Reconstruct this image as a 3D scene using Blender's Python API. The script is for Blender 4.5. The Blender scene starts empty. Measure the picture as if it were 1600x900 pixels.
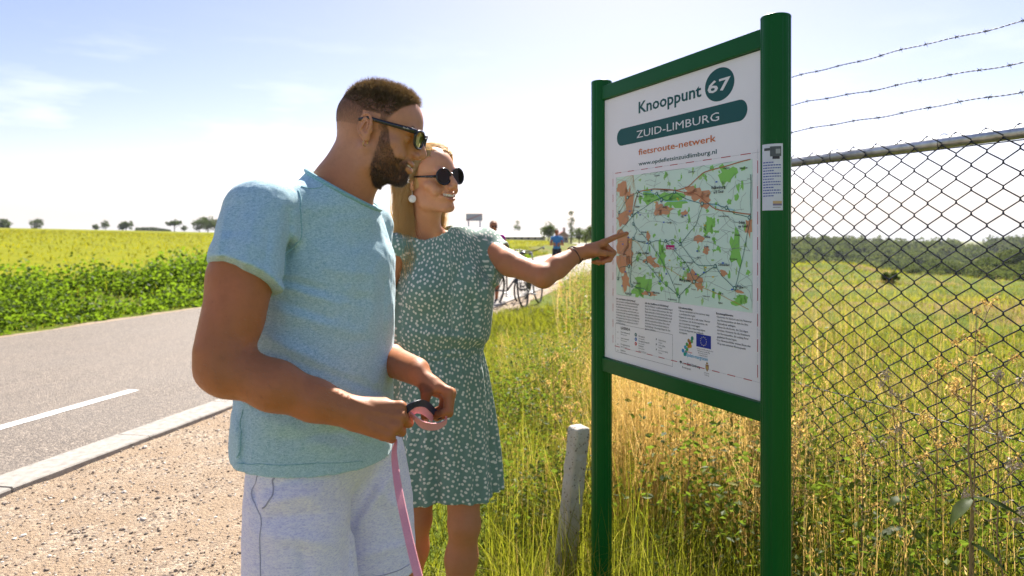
import bpy, math, random
import numpy as np
from mathutils import Vector, Matrix

# ------------------------------------------------------------------ camera, world, sun, exposure
SC = bpy.context.scene
COL = SC.collection
F, CX, HY, HC = 1067.0, 800.0, 370.0, 1.42      # focal length in photo pixels, centre column, horizon row, eye height
cam_data = bpy.data.cameras.new('camera')
cam_data.sensor_width = 36.0
cam_data.lens = 36.0 * F / 1600.0
cam_data.shift_y = -(450.0 - HY) / 1600.0
cam_data.clip_start = 0.05
cam_data.clip_end = 5000.0
cam_data.dof.use_dof = True
cam_data.dof.focus_distance = 1.85
cam_data.dof.aperture_fstop = 4.2
cam = bpy.data.objects.new('camera', cam_data)
COL.objects.link(cam)
cam.location = (0, 0, HC)
cam.rotation_euler = (math.radians(90), 0, 0)
SC.camera = cam

SUN_EL, SUN_AZ = math.radians(45), math.radians(11)      # azimuth measured from +Y towards +X
world = bpy.data.worlds.new('World')
SC.world = world
world.use_nodes = True
wt = world.node_tree
wt.nodes.clear()
wout = wt.nodes.new('ShaderNodeOutputWorld')
wbg = wt.nodes.new('ShaderNodeBackground')
sky = wt.nodes.new('ShaderNodeTexSky')
sky.sky_type = 'NISHITA'
sky.sun_disc = False
sky.sun_elevation = SUN_EL
sky.sun_rotation = SUN_AZ
sky.air_density = 1.0
sky.dust_density = 0.6
sky.ozone_density = 2.5
wbg.inputs['Strength'].default_value = 0.072
# thin clouds low over the horizon
tc = wt.nodes.new('ShaderNodeTexCoord')
mp = wt.nodes.new('ShaderNodeMapping')
mp.inputs['Scale'].default_value = (2.2, 2.2, 11.0)
mp.inputs['Location'].default_value = (0.35, 0.2, 0.4)
nz = wt.nodes.new('ShaderNodeTexNoise')
nz.inputs['Scale'].default_value = 2.4
nz.inputs['Detail'].default_value = 8
nz.inputs['Roughness'].default_value = 0.55
cr = wt.nodes.new('ShaderNodeMapRange')
cr.inputs['From Min'].default_value = 0.53
cr.inputs['From Max'].default_value = 0.72
sep = wt.nodes.new('ShaderNodeSeparateXYZ')
hz = wt.nodes.new('ShaderNodeMapRange')
hz.inputs['From Min'].default_value = 0.02
hz.inputs['From Max'].default_value = 0.30
hz.inputs['To Min'].default_value = 0.75
hz.inputs['To Max'].default_value = 0.0
mul = wt.nodes.new('ShaderNodeMath'); mul.operation = 'MULTIPLY'
mx = wt.nodes.new('ShaderNodeMix'); mx.data_type = 'RGBA'
mx.inputs[7].default_value = (7.5, 7.6, 7.8, 1)
L = wt.links.new
L(tc.outputs['Generated'], mp.inputs['Vector']); L(mp.outputs['Vector'], nz.inputs['Vector'])
L(nz.outputs['Fac'], cr.inputs['Value']); L(tc.outputs['Generated'], sep.inputs['Vector'])
L(sep.outputs['Z'], hz.inputs['Value'])
L(cr.outputs['Result'], mul.inputs[0]); L(hz.outputs['Result'], mul.inputs[1])
hsv = wt.nodes.new('ShaderNodeHueSaturation'); hsv.inputs['Saturation'].default_value = 1.05
tint = wt.nodes.new('ShaderNodeMix'); tint.data_type = 'RGBA'; tint.blend_type = 'MULTIPLY'; tint.inputs[0].default_value = 1.0
tint.inputs[7].default_value = (1.05, 0.84, 0.86, 1)
L(sky.outputs['Color'], hsv.inputs['Color']); L(hsv.outputs['Color'], tint.inputs[6])
L(mul.outputs[0], mx.inputs[0]); L(tint.outputs[2], mx.inputs[6])
hz2 = wt.nodes.new('ShaderNodeMapRange'); hz2.interpolation_type = 'SMOOTHSTEP'
for k_, v_ in zip(('From Min', 'From Max', 'To Min', 'To Max'), (-0.01, 0.10, 0.92, 0.0)): hz2.inputs[k_].default_value = v_
L(sep.outputs['Z'], hz2.inputs['Value'])
mh = wt.nodes.new('ShaderNodeMix'); mh.data_type = 'RGBA'; mh.inputs[7].default_value = (4.7, 4.8, 4.95, 1)
L(hz2.outputs['Result'], mh.inputs[0]); L(mx.outputs[2], mh.inputs[6])
L(mh.outputs[2], wbg.inputs['Color']); L(wbg.outputs['Background'], wout.inputs['Surface'])

sun_data = bpy.data.lights.new('sun', 'SUN')
sun_data.energy = 5.0
sun_data.angle = math.radians(0.53)
sun_data.color = (1.0, 0.94, 0.85)
sun = bpy.data.objects.new('sun', sun_data)
COL.objects.link(sun)
sun_dir = Vector((math.sin(SUN_AZ) * math.cos(SUN_EL), math.cos(SUN_AZ) * math.cos(SUN_EL), math.sin(SUN_EL)))
sun.rotation_euler = sun_dir.to_track_quat('Z', 'Y').to_euler()
sun.location = (0, 0, 20)

SC.view_settings.view_transform = 'Standard'
SC.view_settings.look = 'None'
SC.view_settings.exposure = 1.42
SC.view_settings.gamma = 1.0
SC.view_settings.use_curve_mapping = False
SC.cycles.use_denoising = True
SC.cycles.max_bounces = 8
SC.cycles.transparent_max_bounces = 12
SC.cycles.sample_clamp_indirect = 6.0

# ------------------------------------------------------------------ small helpers
rng = np.random.default_rng(7)
random.seed(7)

def P(px, py, Y):
    """world point seen at photo pixel (px, py) at distance Y in front of the camera"""
    return np.array([(px - CX) / F * Y, Y, HC + (HY - py) / F * Y])

def GY(py):
    return F * HC / (py - HY)

def nrm(v):
    v = np.asarray(v, float)
    return v / (np.linalg.norm(v) + 1e-12)

def frame(fwd, up):
    """rotation with the columns right, forward, up"""
    f = nrm(fwd); u = np.asarray(up, float); u = nrm(u - f * np.dot(u, f)); r = np.cross(f, u)
    return np.stack([r, f, u], 1)

def rotx(a):
    c, s = math.cos(a), math.sin(a); return np.array([[1, 0, 0], [0, c, -s], [0, s, c]])
def roty(a):
    c, s = math.cos(a), math.sin(a); return np.array([[c, 0, s], [0, 1, 0], [-s, 0, c]])
def rotz(a):
    c, s = math.cos(a), math.sin(a); return np.array([[c, -s, 0], [s, c, 0], [0, 0, 1]])

def tag(o, label=None, cat=None, group=None, kind=None):
    if label: o['label'] = label
    if cat: o['category'] = cat
    if group: o['group'] = group
    if kind: o['kind'] = kind
    return o

def empty(name, loc=(0, 0, 0), rz=0.0, **k):
    o = bpy.data.objects.new(name, None)
    o.empty_display_size = 0.1
    COL.objects.link(o)
    o.location = loc
    o.rotation_euler = (0, 0, rz)
    return tag(o, **k)

def link(name, me, parent=None, mats=None, **k):
    """links a mesh object; world-space vertices are kept when there is a parent"""
    o = bpy.data.objects.new(name, me)
    COL.objects.link(o)
    if mats is not None:
        for m in (mats if isinstance(mats, (list, tuple)) else [mats]):
            me.materials.append(m)
    if parent is not None:
        o.parent = parent
        if parent.type == 'EMPTY' or True:
            mw = Matrix.Identity(4)
            p = parent
            while p is not None:
                mw = Matrix.LocRotScale(p.location, p.rotation_euler, p.scale) @ mw
                p = p.parent
            # vertices given in world space -> parent space
            inv = np.array(mw.inverted())
            n = len(me.vertices)
            co = np.empty(n * 3, np.float32); me.vertices.foreach_get('co', co)
            co = co.reshape(-1, 3) @ inv[:3, :3].T.astype(np.float32) + inv[:3, 3].astype(np.float32)
            me.vertices.foreach_set('co', co.ravel())
            if k.pop('_cn', None) is not None:
                pass
    k.pop('_cn', None)
    return tag(o, **k)

def copy_tree(o, parent=None):
    c = o.copy(); COL.objects.link(c)
    if parent is not None: c.parent = parent
    for ch in o.children: copy_tree(ch, c)
    return c

def np_mesh(name, v, f, smooth=True, mi=None, normals=None, attrs=None, uv=None):
    """v (n,3); f (m,k) int array with constant k (3 or 4), or list of such arrays"""
    fs = f if (isinstance(f, list) and len(f) and isinstance(f[0], np.ndarray) and f[0].ndim == 2) else [np.asarray(f)]
    fs = [np.asarray(a, np.int32) for a in fs if len(a)]
    me = bpy.data.meshes.new(name)
    v = np.asarray(v, np.float32)
    me.vertices.add(len(v)); me.vertices.foreach_set('co', v.ravel())
    loops = np.concatenate([a.ravel() for a in fs])
    counts = np.concatenate([np.full(len(a), a.shape[1], np.int32) for a in fs])
    me.loops.add(len(loops)); me.loops.foreach_set('vertex_index', loops)
    me.polygons.add(len(counts))
    starts = np.concatenate([[0], np.cumsum(counts)[:-1]]).astype(np.int32)
    me.polygons.foreach_set('loop_start', starts)
    me.polygons.foreach_set('loop_total', counts)
    me.polygons.foreach_set('use_smooth', np.full(len(counts), smooth))
    if mi is not None: me.polygons.foreach_set('material_index', np.asarray(mi, np.int32))
    me.update(calc_edges=True)
    if attrs:
        for an, av in attrs.items():
            av = np.asarray(av, np.float32)
            if av.ndim == 1:
                at = me.attributes.new(an, 'FLOAT', 'POINT'); at.data.foreach_set('value', av)
            else:
                at = me.attributes.new(an, 'FLOAT_VECTOR', 'POINT'); at.data.foreach_set('vector', av.ravel())
    if normals is not None:
        me.normals_split_custom_set_from_vertices(np.asarray(normals, np.float64).tolist())
    return me

class MB:
    """collects primitive shapes into one mesh"""
    def __init__(s): s.v = []; s.f = {}; s.n = 0; s.m = {}
    def add(s, v, f, mi=0):
        v = np.asarray(v, float); s.v.append(v)
        f = np.asarray(f, int) + s.n
        k = f.shape[1]
        s.f.setdefault(k, []).append(f); s.m.setdefault(k, []).append(np.full(len(f), mi))
        s.n += len(v); return s
    def box(s, c, size, R=None, mi=0, taper=1.0):
        x, y, z = np.asarray(size) / 2
        v = np.array([[i * x * (taper if k > 0 else 1), j * y * (taper if k > 0 else 1), k * z] for k in (-1, 1) for j in (-1, 1) for i in (-1, 1)])
        if R is not None: v = v @ np.asarray(R).T
        return s.add(v + np.asarray(c), [[0, 2, 3, 1], [4, 5, 7, 6], [0, 1, 5, 4], [2, 6, 7, 3], [0, 4, 6, 2], [1, 3, 7, 5]], mi)
    def tube(s, pts, r, n=8, mi=0, cap=True, closed=False, up=None, sx=1.0):
        pts = np.asarray(pts, float); m = len(pts)
        r = np.broadcast_to(np.asarray(r, float), (m,))
        t = np.gradient(pts, axis=0)
        if closed: t = np.roll(pts, -1, 0) - np.roll(pts, 1, 0)
        t /= np.linalg.norm(t, axis=1)[:, None] + 1e-12
        u = np.array(up if up is not None else ([0, 0, 1] if abs(t[0][2]) < 0.9 else [1, 0, 0]), float)
        rings = []
        for i in range(m):
            u = u - t[i] * np.dot(u, t[i]); u /= np.linalg.norm(u) + 1e-12
            w = np.cross(t[i], u)
            a = np.arange(n) / n * 2 * math.pi
            rings.append(pts[i] + r[i] * (np.cos(a)[:, None] * u * sx + np.sin(a)[:, None] * w))
        v = np.concatenate(rings)
        i = np.arange(m if closed else m - 1)[:, None]; j = np.arange(n)[None]
        i2 = (i + 1) % m; j2 = (j + 1) % n
        f = np.stack([i * n + j, i * n + j2, i2 * n + j2, i2 * n + j], -1).reshape(-1, 4)
        s.add(v, f, mi)
        if cap and not closed:
            base = s.n - len(v)
            for e, sg in ((0, -1), (m - 1, 1)):
                c = pts[e][None]
                s.add(c, np.zeros((0, 3), int), mi)
                ci = s.n - 1
                jj = np.arange(n)
                tri = np.stack([np.full(n, ci), base + e * n + (jj if sg > 0 else (jj + 1) % n), base + e * n + ((jj + 1) % n if sg > 0 else jj)], -1)
                s.f.setdefault(3, []).append(tri); s.m.setdefault(3, []).append(np.full(n, mi))
        return s
    def sphere(s, c, r, R=None, nu=12, nv=8, mi=0):
        r = np.broadcast_to(np.asarray(r, float), (3,))
        th = np.linspace(0, math.pi, nv + 1); ph = np.arange(nu) / nu * 2 * math.pi
        v = np.stack([np.sin(th)[:, None] * np.cos(ph), np.sin(th)[:, None] * np.sin(ph), np.cos(th)[:, None] * np.ones(nu)], -1).reshape(-1, 3) * r
        if R is not None: v = v @ np.asarray(R).T
        i = np.arange(nv)[:, None]; j = np.arange(nu)[None]
        f = np.stack([i * nu + j, (i + 1) * nu + j, (i + 1) * nu + (j + 1) % nu, i * nu + (j + 1) % nu], -1).reshape(-1, 4)
        return s.add(v + np.asarray(c), f, mi)
    def poly(s, pts, mi=0):
        """one planar n-gon fan"""
        pts = np.asarray(pts, float); n = len(pts)
        c = pts.mean(0)
        v = np.vstack([pts, c]); j = np.arange(n)
        return s.add(v, np.stack([j, (j + 1) % n, np.full(n, n)], -1), mi)
    def mesh(s, name, smooth=False):
        v = np.concatenate(s.v)
        fs = []; mi = []
        for k in s.f:
            fs.append(np.concatenate(s.f[k])); mi.append(np.concatenate(s.m[k]))
        return np_mesh(name, v, fs, smooth, np.concatenate(mi))
    def build(s, name, mats, parent=None, smooth=False, bevel=0, **k):
        o = link(name, s.mesh(name, smooth), parent, mats, **k)
        if bevel:
            b = o.modifiers.new('bevel', 'BEVEL'); b.width = bevel; b.segments = 2; b.limit_method = 'ANGLE'
        return o

# ------------------------------------------------------------------ value noise in numpy
_PT = np.random.default_rng(3).random((64, 64, 64)).astype(np.float32)
def vnoise(p):
    p = np.asarray(p, np.float32)
    i = np.floor(p).astype(np.int32); f = p - i
    f = f * f * (3 - 2 * f)
    i0 = i & 63; i1 = (i + 1) & 63
    def g(a, b, c): return _PT[a, b, c]
    x0, y0, z0 = i0[..., 0], i0[..., 1], i0[..., 2]; x1, y1, z1 = i1[..., 0], i1[..., 1], i1[..., 2]
    fx, fy, fz = f[..., 0], f[..., 1], f[..., 2]
    a = g(x0, y0, z0) * (1 - fx) + g(x1, y0, z0) * fx
    b = g(x0, y1, z0) * (1 - fx) + g(x1, y1, z0) * fx
    c = g(x0, y0, z1) * (1 - fx) + g(x1, y0, z1) * fx
    d = g(x0, y1, z1) * (1 - fx) + g(x1, y1, z1) * fx
    return ((a * (1 - fy) + b * fy) * (1 - fz) + (c * (1 - fy) + d * fy) * fz) * 2 - 1
def fbm(p, o=3):
    p = np.asarray(p, np.float32); r = 0; a = 1.0; t = 0
    for k in range(o):
        r = r + a * vnoise(p * (2 ** k) + 17.3 * k); t += a; a *= 0.5
    return r / t
def n2(x, y, s, o=3, z=0.0):
    x, y = np.broadcast_arrays(np.asarray(x, np.float32), np.asarray(y, np.float32))
    return fbm(np.stack([x * s, y * s, np.full_like(x, z)], -1), o)

# ------------------------------------------------------------------ signed distance modelling + surface nets
class Sdf:
    def __init__(s, M=None, T=None):
        s.ops = []; s.R = np.eye(3) if M is None else np.asarray(M); s.T = np.zeros(3) if T is None else np.asarray(T, float)
        s.disp = []; s.pts = []; s.post = []
    def at(s, R, T): s.R = np.asarray(R, float); s.T = np.asarray(T, float); return s
    def w(s, p): return s.R @ np.asarray(p, float) + s.T
    def _op(s, kind, fn, k): s.ops.append((kind, fn, k)); return s
    def ell(s, c, r, R=None, k=0.01, op='u'):
        c = s.w(c); RR = s.R @ (np.eye(3) if R is None else np.asarray(R)); r = np.broadcast_to(np.asarray(r, float), (3,)).astype(np.float32)
        A = RR.astype(np.float32); c = c.astype(np.float32)
        s.pts += [c - r.max(), c + r.max()] if op == 'u' else []
        def fn(p):
            q = (p - c) @ A
            k0 = np.sqrt((q / r * (q / r)).sum(-1)); q2 = q / (r * r)
            k1 = np.sqrt((q2 * q2).sum(-1)) + 1e-9
            return k0 * (k0 - 1) / k1
        return s._op(op, fn, k)
    def cone(s, a, b, ra, rb=None, k=0.01, op='u'):
        rb = ra if rb is None else rb
        a = s.w(a).astype(np.float32); b = s.w(b).astype(np.float32)
        s.pts += [a - ra, a + ra, b - rb, b + rb] if op == 'u' else []
        ba = b - a; l2 = float(ba @ ba) + 1e-12
        def fn(p):
            t = np.clip(((p - a) @ ba) / l2, 0, 1)
            q = p - a - t[..., None] * ba
            return np.sqrt((q * q).sum(-1)) - (ra + (rb - ra) * t)
        return s._op(op, fn, k)
    def chain(s, pts, rs, k=0.01, op='u'):
        for i in range(len(pts) - 1): s.cone(pts[i], pts[i + 1], rs[i], rs[i + 1], k, op)
        return s
    def box(s, c, size, R=None, rad=0.005, k=0.01, op='u'):
        c = s.w(c).astype(np.float32); A = (s.R @ (np.eye(3) if R is None else np.asarray(R))).astype(np.float32)
        h = (np.asarray(size) / 2 - rad).astype(np.float32)
        m = float(np.linalg.norm(size)) / 2
        s.pts += [c - m, c + m] if op == 'u' else []
        def fn(p):
            q = np.abs((p - c) @ A) - h
            return np.sqrt((np.maximum(q, 0) ** 2).sum(-1)) + np.minimum(q.max(-1), 0) - rad
        return s._op(op, fn, k)
    def loft(s, R, T, zs, r0, f0, a, b, k=0.01, op='u', ex=2.0):
        """stacked ellipses along the local z of frame R at T"""
        R = np.asarray(R, np.float32); T = np.asarray(T, np.float32)
        zz = np.linspace(zs[0], zs[-1], 200)
        sm = np.ones(15) / 15
        def dense(q):
            y = np.interp(zz, zs, q); yp = np.pad(y, 7, mode='reflect', reflect_type='odd')
            return np.convolve(yp, sm, 'valid').astype(np.float32)
        r0, f0, a, b = [dense(q) for q in (r0, f0, a, b)]
        for z in (zs[0], zs[-1]):
            for sx in (-1, 1):
                for sy in (-1, 1): s.pts.append(T + R @ np.array([r0[100] + sx * a.max(), f0[100] + sy * b.max(), z]))
        def fn(p):
            q = (p - T) @ R
            u = np.clip((q[..., 2] - zs[0]) / (zs[-1] - zs[0]) * 199, 0, 199)
            i = np.minimum(u.astype(np.int32), 198); t = u - i
            g = lambda arr: arr[i] * (1 - t) + arr[i + 1] * t
            x = q[..., 0] - g(r0); y = q[..., 1] - g(f0); A = g(a); B = g(b)
            if ex == 2.0: k0 = np.sqrt((x / A) ** 2 + (y / B) ** 2) + 1e-6
            else: k0 = (np.abs(x / A) ** ex + np.abs(y / B) ** ex) ** (1 / ex) + 1e-6
            k1 = np.sqrt((x / A ** 2) ** 2 + (y / B ** 2) ** 2) + 1e-6
            d = k0 * (k0 - 1) / k1 if ex == 2.0 else (k0 - 1) * np.minimum(A, B)
            dz = np.maximum(zs[0] - q[..., 2], q[..., 2] - zs[-1])
            return np.where(dz > 0, np.sqrt(np.maximum(d, 0) ** 2 + dz ** 2), np.maximum(d, dz))
        return s._op(op, fn, k)
    def plane(s, p0, n, k=0.004):
        """keep the side the normal points away from"""
        p0 = s.w(p0).astype(np.float32); n = nrm(s.R @ np.asarray(n, float)).astype(np.float32)
        return s._op('i', lambda p: (p - p0) @ n, k)
    def custom(s, fn, op='u', k=0.01): return s._op(op, fn, k)
    def warp(s, fn, amp): s.disp.append((fn, amp)); return s
    @staticmethod
    def _comb(d, e, kind, k):
        if kind == 'u':
            h = np.maximum(k - np.abs(d - e), 0) / k if k > 0 else 0
            return np.minimum(d, e) - h * h * k * 0.25
        if kind == 's': e = -e
        h = np.maximum(k - np.abs(d - e), 0) / k if k > 0 else 0
        return np.maximum(d, e) + h * h * k * 0.25
    def eval(s, p):
        p = np.asarray(p, np.float32)
        d = np.full(p.shape[:-1], 1e3, np.float32)
        for kind, fn, k in s.ops: d = s._comb(d, fn(p), kind, k)
        for fn, a in s.disp: d = d + fn(p)
        for fn in s.post: d = np.maximum(d, fn(p))
        return d
    def mesh(s, h, lo=None, hi=None, B=8, clip=None):
        """surface nets on the blocks that hold the surface; returns verts, quads, normals"""
        allp = np.array(s.pts)
        lo = allp.min(0) - 0.02 if lo is None else np.asarray(lo, float)
        hi = allp.max(0) + 0.02 if hi is None else np.asarray(hi, float)
        lo = np.floor(lo / h) * h
        nb = np.maximum(np.ceil((hi - lo) / (h * B)).astype(int), 1)
        g = np.stack(np.meshgrid(*[np.arange(k) for k in nb], indexing='ij'), -1).reshape(-1, 3)
        cen = (lo + (g + 0.5) * h * B).astype(np.float32)
        rad = h * B * 0.87
        amp = sum(a for _, a in s.disp)
        dc = np.full(len(g), 1e3, np.float32); de = []
        for kind, fn, k in s.ops:
            e = fn(cen); de.append(e); dc = s._comb(dc, e, kind, k)
        keep = np.abs(dc) < rad * 1.5 + amp + 0.012
        g = g[keep]; cen = cen[keep]; dcn = dc[keep]
        if len(g) == 0: return np.zeros((0, 3)), np.zeros((0, 4), int), np.zeros((0, 3))
        off = np.stack(np.meshgrid(*[np.arange(B + 1)] * 3, indexing='ij'), -1).reshape(-1, 3)
        pts = (lo + (g[:, None] * B + off[None]) * h).astype(np.float32)
        D = np.full(pts.shape[:2], 1e3, np.float32)
        for (kind, fn, k), e in zip(s.ops, de):
            e = e[keep]
            if kind == 'u': m = e < dcn + (3.4 if k != 0.028 and k != 0.02 else 9.0) * rad + k + 0.004
            elif kind == 's': m = e < 1.5 * rad + k + 0.01
            else: m = np.ones(len(g), bool)
            if m.any(): D[m] = s._comb(D[m], fn(pts[m]), kind, k)
        if s.disp:
            nr = np.abs(D) < 2.0 * h + amp
            pn = pts[nr]; Dn = D[nr]
            for fn, a in s.disp: Dn = Dn + fn(pn)
            D[nr] = Dn
        for fn in s.post: D = np.maximum(D, fn(pts))
        D = np.where(np.abs(D) < 1e-7, 1e-7, D)
        S = D.reshape(-1, B + 1, B + 1, B + 1)
        NX, NY, NZ = [int(x) * B + 2 for x in nb]
        gi = g[:, None] * B
        # cells
        c = [S[:, a:B + a, b:B + b, e:B + e] for a in (0, 1) for b in (0, 1) for e in (0, 1)]
        neg = sum((x < 0).astype(np.int8) for x in c)
        act = (neg > 0) & (neg < 8)
        bi, ci, cj, ck = np.nonzero(act)
        cv = np.stack([x[bi, ci, cj, ck] for x in c], 1)      # index a*4+b*2+e
        corner = np.array([[a, b, e] for a in (0, 1) for b in (0, 1) for e in (0, 1)], np.float32)
        acc = np.zeros((len(bi), 3), np.float32); cnt = np.zeros(len(bi), np.float32)
        for i in range(8):
            for j in range(i + 1, 8):
                dd = np.abs(corner[i] - corner[j]).sum()
                if dd != 1: continue
                a, b = cv[:, i], cv[:, j]
                x = (a < 0) != (b < 0)
                t = np.where(x, a / np.where(x, a - b, 1), 0)
                acc += np.where(x[:, None], corner[i] + t[:, None] * (corner[j] - corner[i]), 0); cnt += x
        loc = acc / cnt[:, None]
        gx = (cv[:, 4:].sum(1) - cv[:, :4].sum(1)); gy = (cv[:, [2, 3, 6, 7]].sum(1) - cv[:, [0, 1, 4, 5]].sum(1)); gz = (cv[:, 1::2].sum(1) - cv[:, 0::2].sum(1))
        N = np.stack([gx, gy, gz], 1); N /= np.linalg.norm(N, axis=1)[:, None] + 1e-12
        cell = g[bi] * B + np.stack([ci, cj, ck], 1)
        V = lo + (cell + loc) * h
        key = (cell[:, 0].astype(np.int64) * NY + cell[:, 1]) * NZ + cell[:, 2]
        o = np.argsort(key); key = key[o]; V = V[o]; N = N[o]
        quads = []
        for ax in range(3):
            sl0 = [slice(None), slice(0, B), slice(0, B), slice(0, B)]
            sl1 = list(sl0); sl1[ax + 1] = slice(1, B + 1)
            A0 = S[tuple(sl0)]; A1 = S[tuple(sl1)]
            x = (A0 < 0) != (A1 < 0)
            bb, i, j, k2 = np.nonzero(x)
            inside = A0[bb, i, j, k2] < 0
            c0 = g[bb] * B + np.stack([i, j, k2], 1)
            u, w = [(1, 2), (2, 0), (0, 1)][ax]
            du = np.zeros(3, int); du[u] = 1; dw = np.zeros(3, int); dw[w] = 1
            q = [c0 - du - dw, c0 - dw, c0, c0 - du]
            ks = [(a[:, 0].astype(np.int64) * NY + a[:, 1]) * NZ + a[:, 2] for a in q]
            idx = [np.clip(np.searchsorted(key, z), 0, len(key) - 1) for z in ks]
            ok = np.all([key[a] == z for a, z in zip(idx, ks)], 0)
            Q = np.stack(idx, 1)[ok]; ins = inside[ok]
            Q = np.where(ins[:, None], Q, Q[:, ::-1])
            quads.append(Q)
        Q = np.concatenate(quads)
        if clip is not None:
            Q = Q[clip(V[Q].mean(1))]
            used = np.unique(Q); mp_ = -np.ones(len(V), int); mp_[used] = np.arange(len(used))
            Q = mp_[Q]; V = V[used]; N = N[used]
        return V, Q, N

def join_parts(parts):
    V = []; Q = []; N = []; n = 0
    for v, q, nn in parts:
        V.append(v); Q.append(q + n); N.append(nn); n += len(v)
    return np.concatenate(V), np.concatenate(Q), np.concatenate(N)

def smooth01(x, a, b):
    t = np.clip((x - a) / (b - a), 0, 1); return t * t * (3 - 2 * t)
# ------------------------------------------------------------------ materials
class NT:
    """tiny node-tree writer"""
    def __init__(s, name):
        s.m = bpy.data.materials.new(name); s.m.use_nodes = True
        s.t = s.m.node_tree; s.b = s.t.nodes['Principled BSDF']; s.o = s.t.nodes['Material Output']
    def n(s, kind, **k):
        nd = s.t.nodes.new(kind)
        for a, v in k.items():
            if a.startswith('_'): nd.inputs[a[1:].replace('__', ' ')].default_value = v
            else: setattr(nd, a, v)
        return nd
    def l(s, a, b): s.t.links.new(a, b)
    def coord(s, kind='Object'): return s.n('ShaderNodeTexCoord').outputs[kind]
    def geo(s, what='Position'): return s.n('ShaderNodeNewGeometry').outputs[what]
    def attr(s, name, out='Fac'): return s.n('ShaderNodeAttribute', attribute_name=name).outputs[out]
    def noise(s, vec, scale, detail=4, rough=0.55, stretch=None, dist=0.0):
        if stretch is not None:
            mp = s.n('ShaderNodeMapping'); mp.inputs['Scale'].default_value = stretch; s.l(vec, mp.inputs['Vector']); vec = mp.outputs['Vector']
        nd = s.n('ShaderNodeTexNoise'); nd.inputs['Scale'].default_value = scale; nd.inputs['Detail'].default_value = detail
        nd.inputs['Roughness'].default_value = rough; nd.inputs['Distortion'].default_value = dist
        s.l(vec, nd.inputs['Vector']); return nd.outputs['Fac']
    def ramp(s, fac, stops):
        r = s.n('ShaderNodeValToRGB'); e = r.color_ramp.elements
        while len(e) > 1: e.remove(e[-1])
        for i, (p, c) in enumerate(stops):
            x = e[0] if i == 0 else e.new(p)
            x.position = p; x.color = (*c, 1) if len(c) == 3 else c
        s.l(fac, r.inputs['Fac']); return r.outputs['Color']
    def mixc(s, fac, a, b, mode='MIX'):
        m = s.n('ShaderNodeMix', data_type='RGBA', blend_type=mode)
        for v, i in ((fac, 0), (a, 6), (b, 7)):
            if hasattr(v, 'links'): s.l(v, m.inputs[i])
            else: m.inputs[i].default_value = v if i == 0 else (*v, 1)
        return m.outputs[2]
    def math(s, op, a, b=0.0):
        m = s.n('ShaderNodeMath', operation=op)
        for v, i in ((a, 0), (b, 1)):
            if hasattr(v, 'links'): s.l(v, m.inputs[i])
            else: m.inputs[i].default_value = v
        return m.outputs[0]
    def remap(s, v, a, b, c=0.0, d=1.0):
        m = s.n('ShaderNodeMapRange'); s.l(v, m.inputs['Value'])
        for k, x in zip(('From Min', 'From Max', 'To Min', 'To Max'), (a, b, c, d)): m.inputs[k].default_value = x
        return m.outputs['Result']
    def bump(s, h, strength=0.3, dist=0.01):
        b = s.n('ShaderNodeBump'); b.inputs['Strength'].default_value = strength; b.inputs['Distance'].default_value = dist
        s.l(h, b.inputs['Height']); s.l(b.outputs['Normal'], s.b.inputs['Normal']); return b.outputs['Normal']
    def set(s, color=None, **k):
        if color is not None:
            if hasattr(color, 'links'): s.l(color, s.b.inputs['Base Color'])
            else: s.b.inputs['Base Color'].default_value = (*color, 1)
        for a, v in k.items():
            i = s.b.inputs[a.replace('_', ' ')]
            if hasattr(v, 'links'): s.l(v, i)
            else: i.default_value = v
        return s.m
    def translucent(s, color, fac=0.4):
        tr = s.n('ShaderNodeBsdfTranslucent')
        if hasattr(color, 'links'): s.l(color, tr.inputs['Color'])
        else: tr.inputs['Color'].default_value = (*color, 1)
        mx = s.n('ShaderNodeMixShader'); mx.inputs[0].default_value = fac
        s.l(s.b.outputs[0], mx.inputs[1]); s.l(tr.outputs[0], mx.inputs[2]); s.l(mx.outputs[0], s.o.inputs['Surface']); return s.m

def flat(name, col, rough=0.5, metal=0.0, var=0.12, scale=30, bump=0.0, spec=0.5, coat=0.0):
    t = NT(name); c = t.coord()
    f = t.noise(c, scale, 5)
    k = [max(0, x * (1 - var)) for x in col]; k2 = [min(1, x * (1 + var)) for x in col]
    t.set(t.ramp(f, [(0.3, k), (0.7, k2)]), Roughness=rough, Metallic=metal)
    t.b.inputs['Specular IOR Level'].default_value = spec
    t.b.inputs['Coat Weight'].default_value = coat
    if bump: t.bump(f, bump, 0.005)
    return t.m

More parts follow.
